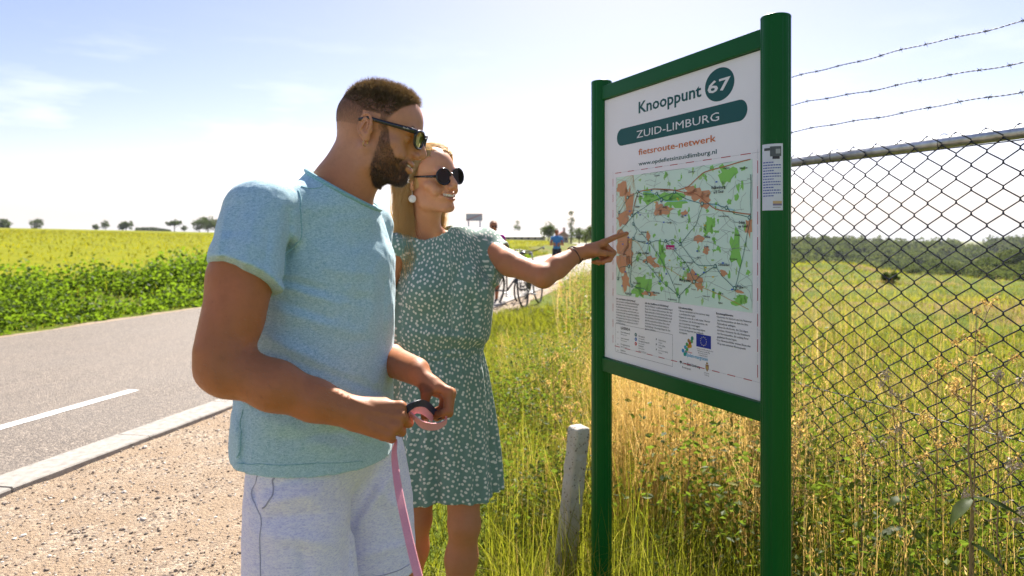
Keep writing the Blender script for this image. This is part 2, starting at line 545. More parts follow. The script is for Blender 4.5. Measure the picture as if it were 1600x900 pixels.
M = {}
def skin(name, base, red, dark, beard=None, face=None, lip=(0.42, 0.13, 0.10)):
    t = NT(name); c = t.coord()
    n1 = t.noise(c, 9, 4); n2_ = t.noise(c, 160, 5, 0.7); n3 = t.noise(c, 420, 3, 0.7)
    col = t.ramp(n1, [(0.3, base), (0.7, red)])
    if face is not None: col = t.mixc(t.attr('face'), col, face)
    col = t.mixc(t.remap(t.noise(c, 42, 5, 0.7), 0.45, 0.75, 0, 0.20), col, dark)
    col = t.mixc(t.remap(n2_, 0.60, 0.78, 0, 0.45), col, dark)
    col = t.mixc(t.attr('lip'), col, lip)
    if beard is not None:
        h = t.noise(c, 260, 4, 0.8, (1, 1, 0.5))
        hm = t.remap(h, 0.35, 0.6)
        b = t.attr('beard')
        col = t.mixc(t.math('MULTIPLY', b, t.remap(h, 0.3, 0.62, 0.35, 1.0)), col, beard)
    t.set(col, Roughness=t.remap(t.noise(c, 60, 3), 0.3, 0.7, 0.42, 0.60))
    t.b.inputs['Subsurface Weight'].default_value = 0.12
    t.b.inputs['Subsurface Radius'].default_value = (1.0, 0.35, 0.2)
    t.b.inputs['Subsurface Scale'].default_value = 0.006
    t.b.inputs['Specular IOR Level'].default_value = 0.28
    hgt = t.math('ADD', t.math('MULTIPLY', n3, 0.5), t.noise(c, 1100, 2, 0.6))
    t.bump(hgt, 0.22, 0.0012)
    return t.m
M['skin_man'] = skin('tanned_skin', (0.42, 0.165, 0.066), (0.49, 0.180, 0.078), (0.22, 0.080, 0.038), (0.10, 0.05, 0.03), (0.62, 0.305, 0.185), (0.42, 0.15, 0.12))
M['skin_woman'] = skin('light_tanned_skin', (0.50, 0.215, 0.095), (0.56, 0.225, 0.11), (0.36, 0.14, 0.06), None, (0.68, 0.335, 0.19))

def heather(name, c0, c1, c2, scale=420, stretch=(1, 1, 2.2), bump=0.25, wr=0.0):
    t = NT(name); c = t.coord()
    a = t.noise(c, scale, 3, 0.6, stretch); b = t.noise(c, scale * 0.35, 3, 0.6, stretch); w = t.noise(c, 900, 2)
    f = t.math('ADD', t.math('MULTIPLY', a, 0.6), t.math('MULTIPLY', b, 0.4))
    t.set(t.ramp(f, [(0.38, c0), (0.5, c1), (0.63, c2)]), Roughness=0.9)
    t.b.inputs['Specular IOR Level'].default_value = 0.2
    t.b.inputs['Sheen Weight'].default_value = 0.25
    h = t.math('ADD', t.math('MULTIPLY', w, 0.35), t.math('MULTIPLY', t.noise(c, 26, 3, 0.5, (1, 1, 0.6), 0.6), wr))
    t.bump(h, bump, 0.004)
    return t.m
M['tee'] = heather('heathered_blue_jersey', (0.24, 0.44, 0.52), (0.40, 0.61, 0.70), (0.60, 0.79, 0.86), wr=1.2, bump=0.35)
M['tee_seam'] = heather('heathered_blue_rib', (0.16, 0.36, 0.42), (0.24, 0.48, 0.54), (0.36, 0.60, 0.64))
M['shorts'] = heather('heathered_grey_fleece', (0.58, 0.57, 0.78), (0.80, 0.79, 0.93), (0.94, 0.92, 0.97), scale=230, stretch=(1.0, 1.0, 3.2), wr=0.8)
M['shorts_seam'] = flat('grey_fleece_seam', (0.40, 0.40, 0.52), 0.95)

def dress_mat():
    t = NT('dotted_green_viscose')
    uv = t.attr('uvm', 'Vector'); c = t.coord()
    wob = t.n('ShaderNodeTexNoise'); wob.inputs['Scale'].default_value = 60; t.l(uv, wob.inputs['Vector'])
    def dots(scale, thr, shift, st):
        mp = t.n('ShaderNodeMapping'); mp.inputs['Location'].default_value = (shift, shift * 0.7, 0); mp.inputs['Scale'].default_value = st; mp.inputs['Rotation'].default_value = (0, 0, shift)
        t.l(uv, mp.inputs['Vector'])
        v = t.n('ShaderNodeTexVoronoi', feature='F1', voronoi_dimensions='2D'); v.inputs['Scale'].default_value = scale; v.inputs['Randomness'].default_value = 0.72
        t.l(mp.outputs['Vector'], v.inputs['Vector'])
        return t.remap(v.outputs['Distance'], thr, thr - 0.06)
    d = dots(70, 0.285, 0.4, (1, 0.85, 1))
    f = t.noise(c, 300, 3)
    ground = t.ramp(f, [(0.3, (0.19, 0.32, 0.265)), (0.7, (0.24, 0.38, 0.32))])
    t.set(t.mixc(d, ground, (0.92, 0.92, 0.82)), Roughness=0.75)
    t.b.inputs['Specular IOR Level'].default_value = 0.3
    t.b.inputs['Sheen Weight'].default_value = 0.2
    h = t.math('ADD', t.math('MULTIPLY', t.noise(c, 900, 2), 0.2), t.math('MULTIPLY', t.noise(c, 30, 3, 0.5, (1, 1, 0.35), 0.5), 1.0))
    t.bump(h, 0.35, 0.004)
    return t.translucent(t.mixc(d, (0.20, 0.42, 0.30), (0.7, 0.7, 0.5)), 0.18)
M['dress'] = dress_mat()

def hair_mat(name, c0, c1, tr, fac=0.35, rough=0.38):
    t = NT(name)
    r = t.n('ShaderNodeObjectInfo'); i = t.attr('tone')
    t.set(t.ramp(i, [(0.0, c0), (1.0, c1)]), Roughness=rough)
    t.b.inputs['Specular IOR Level'].default_value = 0.6
    return t.translucent(tr, fac)
M['hair_man'] = hair_mat('brown_hair', (0.050, 0.040, 0.031), (0.31, 0.235, 0.155), (0.68, 0.52, 0.30), 0.42)
M['beard'] = hair_mat('dark_beard_hair', (0.042, 0.028, 0.020), (0.22, 0.145, 0.095), (0.32, 0.20, 0.11), 0.15)
M['hair_woman'] = hair_mat('blonde_hair', (0.80, 0.55, 0.25), (0.99, 0.88, 0.60), (0.99, 0.78, 0.38), 0.6)
M['scalp'] = flat('blonde_hair_base', (0.62, 0.40, 0.18), 0.7)
M['teeth'] = flat('teeth', (0.80, 0.76, 0.68), 0.25, var=0.04)
M['mouth'] = flat('mouth_inside', (0.12, 0.02, 0.02), 0.5)
M['black_plastic'] = flat('black_plastic', (0.012, 0.013, 0.018), 0.22, var=0.05, coat=0.3)
M['mirror_lens'] = flat('gold_green_mirror_lens', (0.50, 0.46, 0.10), 0.10, 0.85, 0.1)
M['dark_lens'] = flat('dark_brown_lens', (0.022, 0.012, 0.014), 0.08, 0, 0.1, spec=0.35)
M['gold'] = flat('gold', (0.85, 0.60, 0.25), 0.22, 1.0, 0.05)
M['pearl'] = flat('white_shell', (0.80, 0.78, 0.74), 0.3, 0, 0.15, 90)
M['white_print'] = flat('white_print', (0.8, 0.8, 0.8), 0.6, var=0.02)
M['pink_web'] = flat('pink_webbing', (0.82, 0.34, 0.37), 0.7, var=0.1, scale=500, bump=0.2)
M['navy_web'] = flat('navy_patterned_webbing', (0.02, 0.025, 0.06), 0.5, var=0.5, scale=300)
M['bracelet'] = flat('dark_leather_cord', (0.05, 0.02, 0.015), 0.5)
M['shoe'] = flat('white_canvas', (0.65, 0.65, 0.63), 0.8)
M['nail'] = flat('nail', (0.62, 0.34, 0.26), 0.25, var=0.03)
# ------------------------------------------------------------------ body building kit
def add_head(s, R, T, g):
    """head in local frame: x right, y forward, z up; g = shape numbers"""
    k = g.get('scale', 1.0)
    s.at(np.asarray(R) * k, T)          # uniform scale folded into the frame for points; radii scaled below
    Rn = np.asarray(R)
    def E(c, r, Rl=None, kk=0.01, op='u'):
        s.R = Rn * k; cw = s.w(c); s.R = Rn; Tl = s.T; s.T = cw
        s.ell((0, 0, 0), np.asarray(r) * k, Rl, kk * k, op); s.T = Tl; s.R = Rn * k
    def C(a, b, ra, rb=None, kk=0.01, op='u'):
        s.cone(a, b, ra * k, (ra if rb is None else rb) * k, kk * k, op)
    ch = g.get('chin', 0.0)
    jaw = g.get('jaw', 1.0); fem = g.get('fem', 0.0)
    E((0, -0.014, 0.030 - 0.003 * fem), (0.075 - 0.002 * fem, 0.097 - 0.003 * fem, 0.083 - 0.006 * fem), kk=0)
    bw = g.get('brow', 0.0)
    E((0, 0.030 + bw, 0.034), (0.063, 0.064, 0.066), kk=0.03)
    E((0, 0.030, -0.030), (0.057 * jaw, 0.056, 0.072), kk=0.02)
    E((0, 0.018, -0.066 + ch * 0.7), (0.051 * jaw, 0.060, 0.046), kk=0.02)
    for sx in (-1, 1):
        C((sx * 0.056 * jaw, -0.004, -0.050), (sx * 0.046 * jaw, 0.010, -0.082), 0.015, 0.015, 0.018)     # ramus
        C((sx * 0.046 * jaw, 0.010, -0.082), (sx * 0.014, 0.072, -0.106 + ch), 0.015, 0.013, 0.018)            # jaw line
        E((sx * 0.048, 0.050, -0.024), (0.022, 0.022, 0.016), kk=0.016)                                   # cheekbone
        E((sx * 0.037, 0.069, -0.044), (0.020 + 0.003 * g.get('smile', 0), 0.016, 0.018), kk=0.016)       # cheek
    E((0, 0.076, -0.104 + ch), (0.021 + 0.004 * (1 - fem), 0.018, 0.016), kk=0.012)                            # chin
    C((-0.036, 0.080 + bw * 0.7, 0.018), (0.036, 0.080 + bw * 0.7, 0.018), 0.011, 0.011, 0.014)                                 # brow
    if not fem: C((-0.022, 0.087 + bw * 0.7, 0.017), (0.022, 0.087 + bw * 0.7, 0.017), 0.008, 0.008, 0.010)
    for sx in (-1, 1):
        E((sx * 0.032, 0.096, -0.001), (0.019, 0.014, 0.012), kk=0.014, op='s')                           # socket
        E((sx * 0.031, 0.074, -0.002), (0.0145, 0.0135, 0.012), kk=0.003)                                 # lid over eye
    # nose
    nl = g.get('nose', 1.0)
    nf = bw * 0.7
    E((0, 0.080 + nf, -0.012), (0.0150, 0.0210, 0.0300), kk=0.012)
    E((0, 0.084 + nf, -0.026), (0.0170, 0.0200, 0.0160), kk=0.010)
    C((0, 0.089 + nf, 0.012), (0, 0.104 + 0.008 * nl + nf, -0.020), 0.0095, 0.0095, 0.010)
    E((0, 0.106 + 0.009 * nl + nf * 0.8, -0.0300), (0.0105, 0.0120, 0.0095), kk=0.009)
    for sx in (-1, 1):
        E((sx * 0.0125, 0.101 + 0.003 * nl, -0.0355), (0.0075, 0.0115, 0.0075), kk=0.006)
        E((sx * 0.0065, 0.108, -0.0420), (0.0034, 0.0055, 0.0034), kk=0.002, op='s')
    # muzzle and mouth
    E((0, 0.072, -0.062), (0.031, 0.026, 0.024), kk=0.018)
    sm = g.get('smile', 0.0); w = 0.023 + 0.006 * sm
    xs = np.linspace(-1, 1, 9)
    up = [(w * x, 0.0990 - 0.026 * abs(x) ** 2, -0.0575 + 0.0070 * sm * x * x - 0.0010 * (abs(x) < 0.1)) for x in xs]
    lo = [(w * 0.96 * x, 0.0985 - 0.027 * abs(x) ** 2, -0.0700 - 0.004 * sm + (0.0105 + 0.007 * sm) * x * x) for x in xs]
    if fem:
        up = [(a, b + 0.002, c + 0.0018) for a, b, c in up]; lo = [(a, b + 0.002, c - 0.0028) for a, b, c in lo]
    rr = lambda m, q: [m * (1 - 0.55 * abs(x) ** 1.5) + q * 0 for x in xs]
    mo = 0.0062 + 0.0014 * fem
    if sm:
        for i in range(8):
            a = (np.array(up[i]) + np.array(lo[i])) / 2; b = (np.array(up[i + 1]) + np.array(lo[i + 1])) / 2
            a[1] -= 0.000; b[1] -= 0.000
            C(a, b, mo * (1 - 0.85 * abs(xs[i]) ** 2) * sm ** 0.5 + 0.0006, mo * (1 - 0.85 * abs(xs[i + 1]) ** 2) * sm ** 0.5 + 0.0006, 0.003, 's')
    ru = rr(0.0046 - 0.0014 * fem, 0); rl = rr(0.0058 - 0.0014 * fem, 0); 
    for i in range(8):
        C(up[i], up[i + 1], ru[i], ru[i + 1], 0.004)
        C(lo[i], lo[i + 1], rl[i], rl[i + 1], 0.004)
    if sm:
        for sx in (-1, 1):       # smile folds
            C((sx * 0.020, 0.098, -0.040), (sx * 0.0385, 0.078, -0.060), 0.0015, 0.0018, 0.012, 's')
    # ears
    for sx in (-1, 1):
        Re = rotz(-sx * 0.35) @ rotx(0.16)
        E((sx * 0.078, -0.012, -0.001), (0.0085, 0.0185, 0.0305), Re, 0.004)
        E((sx * 0.077, -0.004, -0.026), (0.0060, 0.0095, 0.0100), Re, 0.005)
        E((sx * 0.0865, -0.008, 0.002), (0.0060, 0.0105, 0.0190), Re, 0.004, 's')
        C((sx * 0.085, -0.020, -0.010), (sx * 0.083, -0.012, 0.016), 0.0028, 0.0028, 0.003)
        E((sx * 0.081, 0.003, -0.008), (0.0045, 0.0045, 0.0065), kk=0.004)
    for sx in (-1, 1):
        an = np.radians(np.linspace(-70, 205, 11)); hx = [(sx * (0.0835 - 0.0035 * math.cos(a)), -0.013 - 0.0155 * math.cos(a) * -1 * -1, 0.002 + 0.0265 * math.sin(a)) for a in an]
        for p_, q_ in zip(hx[:-1], hx[1:]): C(p_, q_, 0.0030, 0.0030, 0.0025)
        an = np.radians(np.linspace(-30, 150, 7)); hx = [(sx * 0.0845, -0.014 + 0.0085 * math.cos(a), 0.001 + 0.0165 * math.sin(a)) for a in an]
        for p_, q_ in zip(hx[:-1], hx[1:]): C(p_, q_, 0.0020, 0.0020, 0.003)
    s.R = Rn; s.T = np.asarray(T, float)
    return dict(up=np.array(up), lo=np.array(lo), ru=ru, rl=rl)

def lip_mask(q, L, grow=1.18):
    m = np.zeros(len(q)); near = (np.abs(q[:, 2] + 0.064) < 0.025) & (q[:, 1] > 0.06) & (np.abs(q[:, 0]) < 0.04)
    p = q[near]; d = np.full(len(p), 9.0)
    for pts, rr in ((L['up'], L['ru']), (L['lo'], L['rl'])):
        for i in range(8):
            a, b = pts[i], pts[i + 1]; ba = b - a; t = np.clip(((p - a) @ ba) / (ba @ ba), 0, 1)
            d = np.minimum(d, np.linalg.norm(p - a - t[:, None] * ba, axis=1) - grow * (rr[i] + (rr[i + 1] - rr[i]) * t))
    m[near] = smooth01(-d, -0.0006, 0.0006); return m

def teeth_mesh(R, T, k, sm, drop=0.0, big=1.0):
    mb = MB(); w = 0.023 + 0.006 * sm
    for i in range(-5, 6):
        x = i / 5.6 * 0.86
        c = np.array([w * x, 0.0958 + 0.003 * (big - 1) * 3 - 0.024 * x * x, -0.0612 + 0.006 * sm * x * x]) * k
        wd = (w * 0.86 / 5.6) * (1.0 if abs(i) < 3 else 0.85)
        mb.sphere(R @ c + T, np.array([wd * 0.78, 0.0030, 0.0048 * big]) * k, R @ rotz(-x * 1.2), 10, 8)
    return mb

def add_hand(s, wrist, a, n, side, curls, thumb, k=1.0, splay=(0.10, 0.02, -0.06, -0.14), palm_z=0.0):
    """a = along the hand, n = out of its back; side +1 right hand, -1 left; curls = 4 triples of degrees; thumb = 3 local points"""
    a = nrm(a); n = nrm(np.asarray(n, float) - a * np.dot(n, a)); t = np.cross(n, a) * side
    R = np.stack([t, a, n], 1); W = np.asarray(wrist, float)
    s.at(np.eye(3), (0, 0, 0))
    w = lambda p: W + R @ (np.asarray(p, float) * k)
    mcp = [(0.031, 0.090, 0.003), (0.011, 0.095, 0.006), (-0.0095, 0.090, 0.004), (-0.0275, 0.081, -0.002)]
    for m, x0 in zip(mcp, (0.015, 0.006, -0.006, -0.015)):
        s.cone(w((x0, 0.004, 0.0)), w((m[0], m[1], m[2] - 0.003)), 0.0170 * k, 0.0118 * k, 0.012 * k)
    s.cone(w((0.016, 0.016, -0.009)), w((0.034, 0.056, -0.012)), 0.0165 * k, 0.0120 * k, 0.012 * k)
    s.cone(w((-0.016, 0.012, -0.008)), w((-0.026, 0.062, -0.010)), 0.0135 * k, 0.0110 * k, 0.012 * k)
    L_ = [(0.044, 0.026, 0.021), (0.048, 0.030, 0.022), (0.045, 0.028, 0.021), (0.036, 0.021, 0.019)]
    RR = [(0.0102, 0.0092, 0.0082, 0.0068)] * 3 + [(0.0090, 0.0080, 0.0072, 0.0060)]
    tips = []
    for i in range(4):
        p = np.array(mcp[i]); ang = 0.0; pts = [p.copy()]; dirs = []
        for c, l in zip(curls[i], L_[i]):
            ang += math.radians(c)
            sp = splay[i]
            d = np.array([math.sin(sp) * math.cos(ang), math.cos(sp) * math.cos(ang), -math.sin(ang)])
            p = p + d * l; pts.append(p.copy()); dirs.append(d)
        P_ = [w(q) for q in pts]
        r = RR[i]
        s.cone(P_[0], P_[1], r[0] * k * 1.05, r[1] * k, 0.007 * k)
        s.cone(P_[1], P_[2], r[1] * k * 1.03, r[2] * k, 0.0035 * k)
        s.cone(P_[2], P_[3], r[2] * k * 1.02, r[3] * k, 0.0035 * k)
        for q in (0,): pass
        # nail: point, outward direction, along
        d = dirs[-1]; nn = np.array([0, d[2] * -1.0, d[1]]); nn = np.array([0.0, -d[2], d[1]])
        tips.append((w(pts[3] - d * 0.003 + nrm(nn) * 0.0058), R @ nrm(nn), R @ d))
    tp = [w(q) for q in thumb]
    s.cone(w((0.020, 0.026, -0.008)), tp[0], 0.0150 * k, 0.0122 * k, 0.010 * k)
    s.cone(tp[0], tp[1], 0.0118 * k, 0.0102 * k, 0.005 * k)
    s.cone(tp[1], tp[2], 0.0105 * k, 0.0078 * k, 0.004 * k)
    d = nrm(tp[2] - tp[1])
    return R, tips, tp

def add_nails(tips, parent, mat, k=1.0):
    for (p, n, d) in tips:
        t = np.cross(d, n); R = np.stack([t, d, n], 1)
        mb = MB(); mb.sphere(p, np.array([0.0052, 0.0068, 0.0016]) * k, R, 10, 6)
        mb.build('fingernail', mat, parent, True)

def strands(roots, dirs, lens, rad, grav=0.0, bend=None, seg=3, n=3, curl=0.0, seed=1):
    """many thin tapered hairs as one mesh; roots/dirs (N,3)"""
    r = np.random.default_rng(seed)
    N = len(roots); P0 = roots.copy(); d = dirs / np.linalg.norm(dirs, axis=1)[:, None]
    pts = [P0.copy()]; dd = d.copy(); step = (lens / seg)[:, None]
    for k in range(seg):
        if bend is not None: dd = dd + bend(P0, k)
        dd = dd + r.normal(0, curl, (N, 3)); dd[:, 2] -= grav
        dd /= np.linalg.norm(dd, axis=1)[:, None]
        P0 = P0 + dd * step; pts.append(P0.copy())
    pts = np.stack(pts, 1)
    return tubes(pts, rad, n, r.random(N))

def tubes(pts, rad, n=3, tone=None, taper=0.15):
    """pts (N,K,3) -> one mesh of tapered tubes"""
    N, K, _ = pts.shape
    t = np.gradient(pts, axis=1); t /= np.linalg.norm(t, axis=2)[..., None] + 1e-9
    ref = np.where(np.abs(t[..., 2:3]) < 0.9, np.array([0, 0, 1.0]), np.array([1.0, 0, 0]))
    u = np.cross(t, ref); u /= np.linalg.norm(u, axis=2)[..., None] + 1e-9
    w = np.cross(t, u)
    rr = np.broadcast_to(np.asarray(rad, float).reshape(-1, 1) if np.ndim(rad) else np.full((1, 1), rad), (N, 1)) * (1 - (1 - taper) * (np.linspace(0, 1, K) ** 1.5))[None]
    a = np.arange(n) / n * 2 * math.pi
    V = pts[:, :, None] + rr[..., None, None] * (np.cos(a)[None, None, :, None] * u[:, :, None] + np.sin(a)[None, None, :, None] * w[:, :, None])
    V = V.reshape(-1, 3)
    b = (np.arange(N) * K * n)[:, None, None]; k = (np.arange(K - 1) * n)[None, :, None]; j = np.arange(n)[None, None]; j2 = (j + 1) % n
    q = np.stack([b + k + j, b + k + j2, b + k + n + j2, b + k + n + j], -1).reshape(-1, 4)
    at = {'tone': np.repeat(tone if tone is not None else np.zeros(N), K * n)}
    return V, q, at

def local(V, R, T): return (V - np.asarray(T)) @ np.asarray(R)
# ------------------------------------------------------------------ the lie of the land
RD = np.array([0.238, 0.971]); RN = np.array([0.971, -0.238])          # along the road, across it to the right
L0 = np.array([-7.13, 9.89])                                            # a point on the road's far (left) edge
ROADW = 5.60
def road_bend(v): return -0.0009 * np.maximum(v - 18, 0) ** 2
def uv_road(x, y):
    dx = x - L0[0]; dy = y - L0[1]
    v = dx * RD[0] + dy * RD[1]
    return dx * RN[0] + dy * RN[1] - road_bend(v), v
def xy_road(u, v):
    u = u + road_bend(v)
    return L0[0] + u * RN[0] + v * RD[0], L0[1] + u * RN[1] + v * RD[1]
FD = nrm((-0.431, 1.0, 0))[:2]; FN = np.array([FD[1], -FD[0]]); F0 = np.array([1.443, 3.5])   # fence line and its outer side
def fence_w(x, y): return (x - F0[0]) * FN[0] + (y - F0[1]) * FN[1]

WID_V, WID_W = [-13, -8, -4.6, -2, 0, 3.3, 7, 13, 26], [2.9, 2.6, 2.2, 1.5, 1.0, 0.55, 0.42, 0.36, 0.3]
def ground_z(x, y):
    x = np.asarray(x, float); y = np.asarray(y, float)
    u, v = uv_road(x, y)
    left = np.maximum(-u - 0.7, 0)
    z = 0.42 * smooth01(left, 0, 2.6) + 0.0215 * np.minimum(np.maximum(left - 2, 0), 175)
    z = z - 0.16 * smooth01(left, 0.0, 0.5) * (1 - smooth01(left, 0.5, 1.6))
    w = fence_w(x, y)
    wr = np.maximum(w, 0)
    # meadow behind the fence: gentle fall, then the side of the valley
    d = np.maximum(u - ROADW - 2.0, 0)
    an = x / np.maximum(y, 0.5); r_ = np.maximum(y, 0.5)
    crest = np.interp(an, [0.3, 0.41, 0.5, 0.6, 0.75, 0.95, 1.6], [60, 46, 40, 31, 22.5, 18, 14])
    right = smooth01(wr, 0.5, 8) * smooth01(u - ROADW, 3, 10)
    fall = right * 0.30 * np.clip(r_ / crest, 0, 1.2)
    beyond = np.maximum(r_ - crest, 0) * smooth01(x - 0.30 * y, 0, 0.16 * y + 1)
    fall = fall + 22 * (1 - np.exp(-(beyond / 42.0) ** 1.4))
    fall = fall * smooth01(x - 0.22 * y, -1, 3)
    # far side of the valley climbs back
    rise = 7 * smooth01(r_, 240, 520) * smooth01(x - 0.30 * y, 0, 0.16 * y + 1)
    wv = np.interp(v, WID_V, WID_W)
    bank = 0.14 * smooth01(u - ROADW - wv, 0.1, 1.6) * (1 - smooth01(w, -0.2, 1.5)) * smooth01(y, 2.5, 6)
    lump = n2(x, y, 0.22, 3) * 0.42 * right * smooth01(wr, 1, 8) + n2(x, y, 0.8, 3) * 0.15 * right
    small = 0.02 * n2(x, y, 1.7, 2) * (1 - smooth01(-np.abs(u - ROADW / 2) + ROADW / 2, -0.6, -0.15))
    verge = smooth01(u - ROADW, 0.0, 0.2) * (1 - smooth01(u - ROADW - wv, -0.35, 0.05))
    onroad = smooth01(ROADW / 2 + 0.35 - np.abs(u - ROADW / 2), 0.0, 0.3)
    z = (z - fall + rise + bank + lump + small) * (1 - onroad) - 0.03 * onroad - 0.07 * verge
    return z

def grid_sheet(name, xs, ys, mat, zf=ground_z, dz=0.0, keep=None, **k):
    X, Y = np.meshgrid(xs, ys, indexing='ij')
    Z = zf(X, Y) + dz
    V = np.stack([X, Y, Z], -1).reshape(-1, 3)
    i = np.arange(len(xs) - 1)[:, None]; j = np.arange(len(ys) - 1)[None]; n = len(ys)
    Q = np.stack([i * n + j, (i + 1) * n + j, (i + 1) * n + j + 1, i * n + j + 1], -1).reshape(-1, 4)
    return link(name, np_mesh(name, V, Q, True), None, mat, **k)

def ground_mat():
    t = NT('meadow_and_field_soil'); p = t.geo('Position')
    n1 = t.noise(p, 0.35, 5, 0.6); n2_ = t.noise(p, 2.4, 5, 0.65); n3 = t.noise(p, 14, 4, 0.6)
    g = t.ramp(n2_, [(0.25, (0.050, 0.078, 0.006)), (0.5, (0.105, 0.140, 0.008)), (0.72, (0.18, 0.165, 0.022))])
    dry = t.ramp(n3, [(0.3, (0.16, 0.095, 0.03)), (0.7, (0.30, 0.20, 0.07))])
    col = t.mixc(t.remap(n1, 0.50, 0.62), g, dry)
    col = t.mixc(t.remap(n3, 0.35, 0.7, 0.0, 0.35), col, (0.08, 0.10, 0.02))
    t.set(col, Roughness=0.95); t.b.inputs['Specular IOR Level'].default_value = 0.1
    t.bump(t.math('ADD', n3, n2_), 0.8, 0.06)
    return t.m
def asphalt_mat():
    t = NT('weathered_asphalt'); p = t.geo('Position')
    v = t.n('ShaderNodeTexVoronoi'); v.inputs['Scale'].default_value = 95; t.l(p, v.inputs['Vector'])
    a = t.noise(p, 1.2, 5, 0.6); c = t.noise(p, 160, 3, 0.6)
    vc = t.n('ShaderNodeSeparateColor'); t.l(v.outputs['Color'], vc.inputs[0])
    st = t.ramp(vc.outputs[0], [(0.0, (0.070, 0.055, 0.042)), (0.5, (0.140, 0.110, 0.083)), (0.85, (0.23, 0.185, 0.14)), (1.0, (0.38, 0.31, 0.24))])
    col = t.mixc(t.remap(a, 0.35, 0.7, 0.0, 0.35), st, (0.17, 0.145, 0.12))
    band = t.noise(p, 0.9, 4, 0.6, (1.0, 0.12, 1.0)); col = t.mixc(t.remap(band, 0.45, 0.7, 0.0, 0.4), col, (0.21, 0.17, 0.13))
    cw = t.n('ShaderNodeTexVoronoi', feature='DISTANCE_TO_EDGE'); cw.inputs['Scale'].default_value = 0.55; nzv = t.n('ShaderNodeTexNoise'); nzv.inputs['Scale'].default_value = 1.5; nzv.inputs['Detail'].default_value = 6; t.l(p, nzv.inputs['Vector'])
    mixv = t.n('ShaderNodeMix', data_type='VECTOR'); mixv.inputs[0].default_value = 0.35; t.l(p, mixv.inputs[4]); t.l(nzv.outputs['Color'], mixv.inputs[5]); t.l(mixv.outputs[1], cw.inputs['Vector'])
    col = t.mixc(t.remap(cw.outputs['Distance'], 0.008, 0.0, 0.0, 0.12), col, (0.04, 0.035, 0.03))
    t.set(col, Roughness=t.remap(c, 0.3, 0.7, 0.62, 0.85))
    t.bump(t.math('ADD', t.math('MULTIPLY', v.outputs['Distance'], -1.0), t.math('MULTIPLY', c, 0.5)), 0.9, 0.006)
    return t.m
def gravel_mat():
    t = NT('sandy_gravel_ground'); p = t.geo('Position')
    v = t.n('ShaderNodeTexVoronoi'); v.inputs['Scale'].default_value = 62; v.inputs['Randomness'].default_value = 1; t.l(p, v.inputs['Vector'])
    v2 = t.n('ShaderNodeTexVoronoi'); v2.inputs['Scale'].default_value = 150; t.l(p, v2.inputs['Vector'])
    vc = t.n('ShaderNodeSeparateColor'); t.l(v.outputs['Color'], vc.inputs[0])
    a = t.noise(p, 3.0, 5, 0.65)
    sand = t.ramp(t.noise(p, 60, 5, 0.7), [(0.3, (0.26, 0.180, 0.110)), (0.7, (0.40, 0.29, 0.185))])
    st = t.ramp(vc.outputs[1], [(0.0, (0.16, 0.12, 0.09)), (0.5, (0.37, 0.27, 0.175)), (1.0, (0.50, 0.41, 0.30))])
    col = t.mixc(t.remap(a, 0.42, 0.62), sand, st)
    t.set(col, Roughness=0.9)
    h = t.math('ADD', t.math('MULTIPLY', v.outputs['Distance'], -0.9), t.math('ADD', t.math('MULTIPLY', v2.outputs['Distance'], -0.35), t.noise(p, 240, 3)))
    t.bump(h, 0.9, 0.010)
    return t.m
M['ground'] = ground_mat(); M['asphalt'] = asphalt_mat(); M['gravel'] = gravel_mat()
M['kerb'] = flat('pale_concrete_kerb', (0.30, 0.275, 0.24), 0.85, var=0.25, scale=22, bump=0.5)
M['line_paint'] = flat('worn_white_road_paint', (0.78, 0.77, 0.74), 0.7, var=0.12, scale=60, bump=0.25)

def spaced(lo, hi, fine_lo, fine_hi, step, n):
    a = np.arange(fine_lo, fine_hi, step)
    def far(st, en):
        t = np.linspace(0, 1, n + 1)[1:]; d = abs(en - st)
        g = (np.exp(t * math.log(d / step * 0.6)) - 1) / (d / step * 0.6 - 1); return st + np.sign(en - st) * g * d
    return np.concatenate([far(fine_lo, lo)[::-1], a, far(a[-1], hi)])
grid_sheet('ground', spaced(-1800, 1800, -9, 10, 0.22, 70), spaced(-300, 3000, 0.5, 26, 0.24, 100), M['ground'], kind='structure')

def strip(name, u0, u1, v0, v1, nu, nv, z, mat, wob=0.0, **k):
    us = np.linspace(0, 1, nu); vs = v0 + (v1 - v0) * np.linspace(0, 1, nv) ** 1.6
    U, Vv = np.meshgrid(us, vs, indexing='ij')
    wl = wob * fbm(np.stack([Vv * 1.3, 0 * Vv, 0 * Vv], -1), 4); wr_ = wob * fbm(np.stack([Vv * 1.3, 0 * Vv + 9, 0 * Vv], -1), 4)
    uu = (u0 + (wl if wob else 0)) * (1 - U) + (u1 + (wr_ if wob else 0)) * U
    X, Y = xy_road(uu, Vv)
    Z = np.full_like(X, z) if not callable(z) else z(X, Y)
    V = np.stack([X, Y, Z], -1).reshape(-1, 3)
    i = np.arange(nu - 1)[:, None]; j = np.arange(nv - 1)[None]
    Q = np.stack([i * nv + j, (i + 1) * nv + j, (i + 1) * nv + j + 1, i * nv + j + 1], -1).reshape(-1, 4)
    return link(name, np_mesh(name, V, Q, True), None, mat, **k)
strip('road', 0.0, ROADW, -14, 150, 8, 260, 0.0, M['asphalt'], 0.0, kind='structure')
strip('road_shoulder', -0.42, 0.10, -14, 120, 6, 260, lambda x, y: -0.012 + 0 * x + 0.012 * n2(x, y, 5), M['gravel'], 0.10, kind='structure')
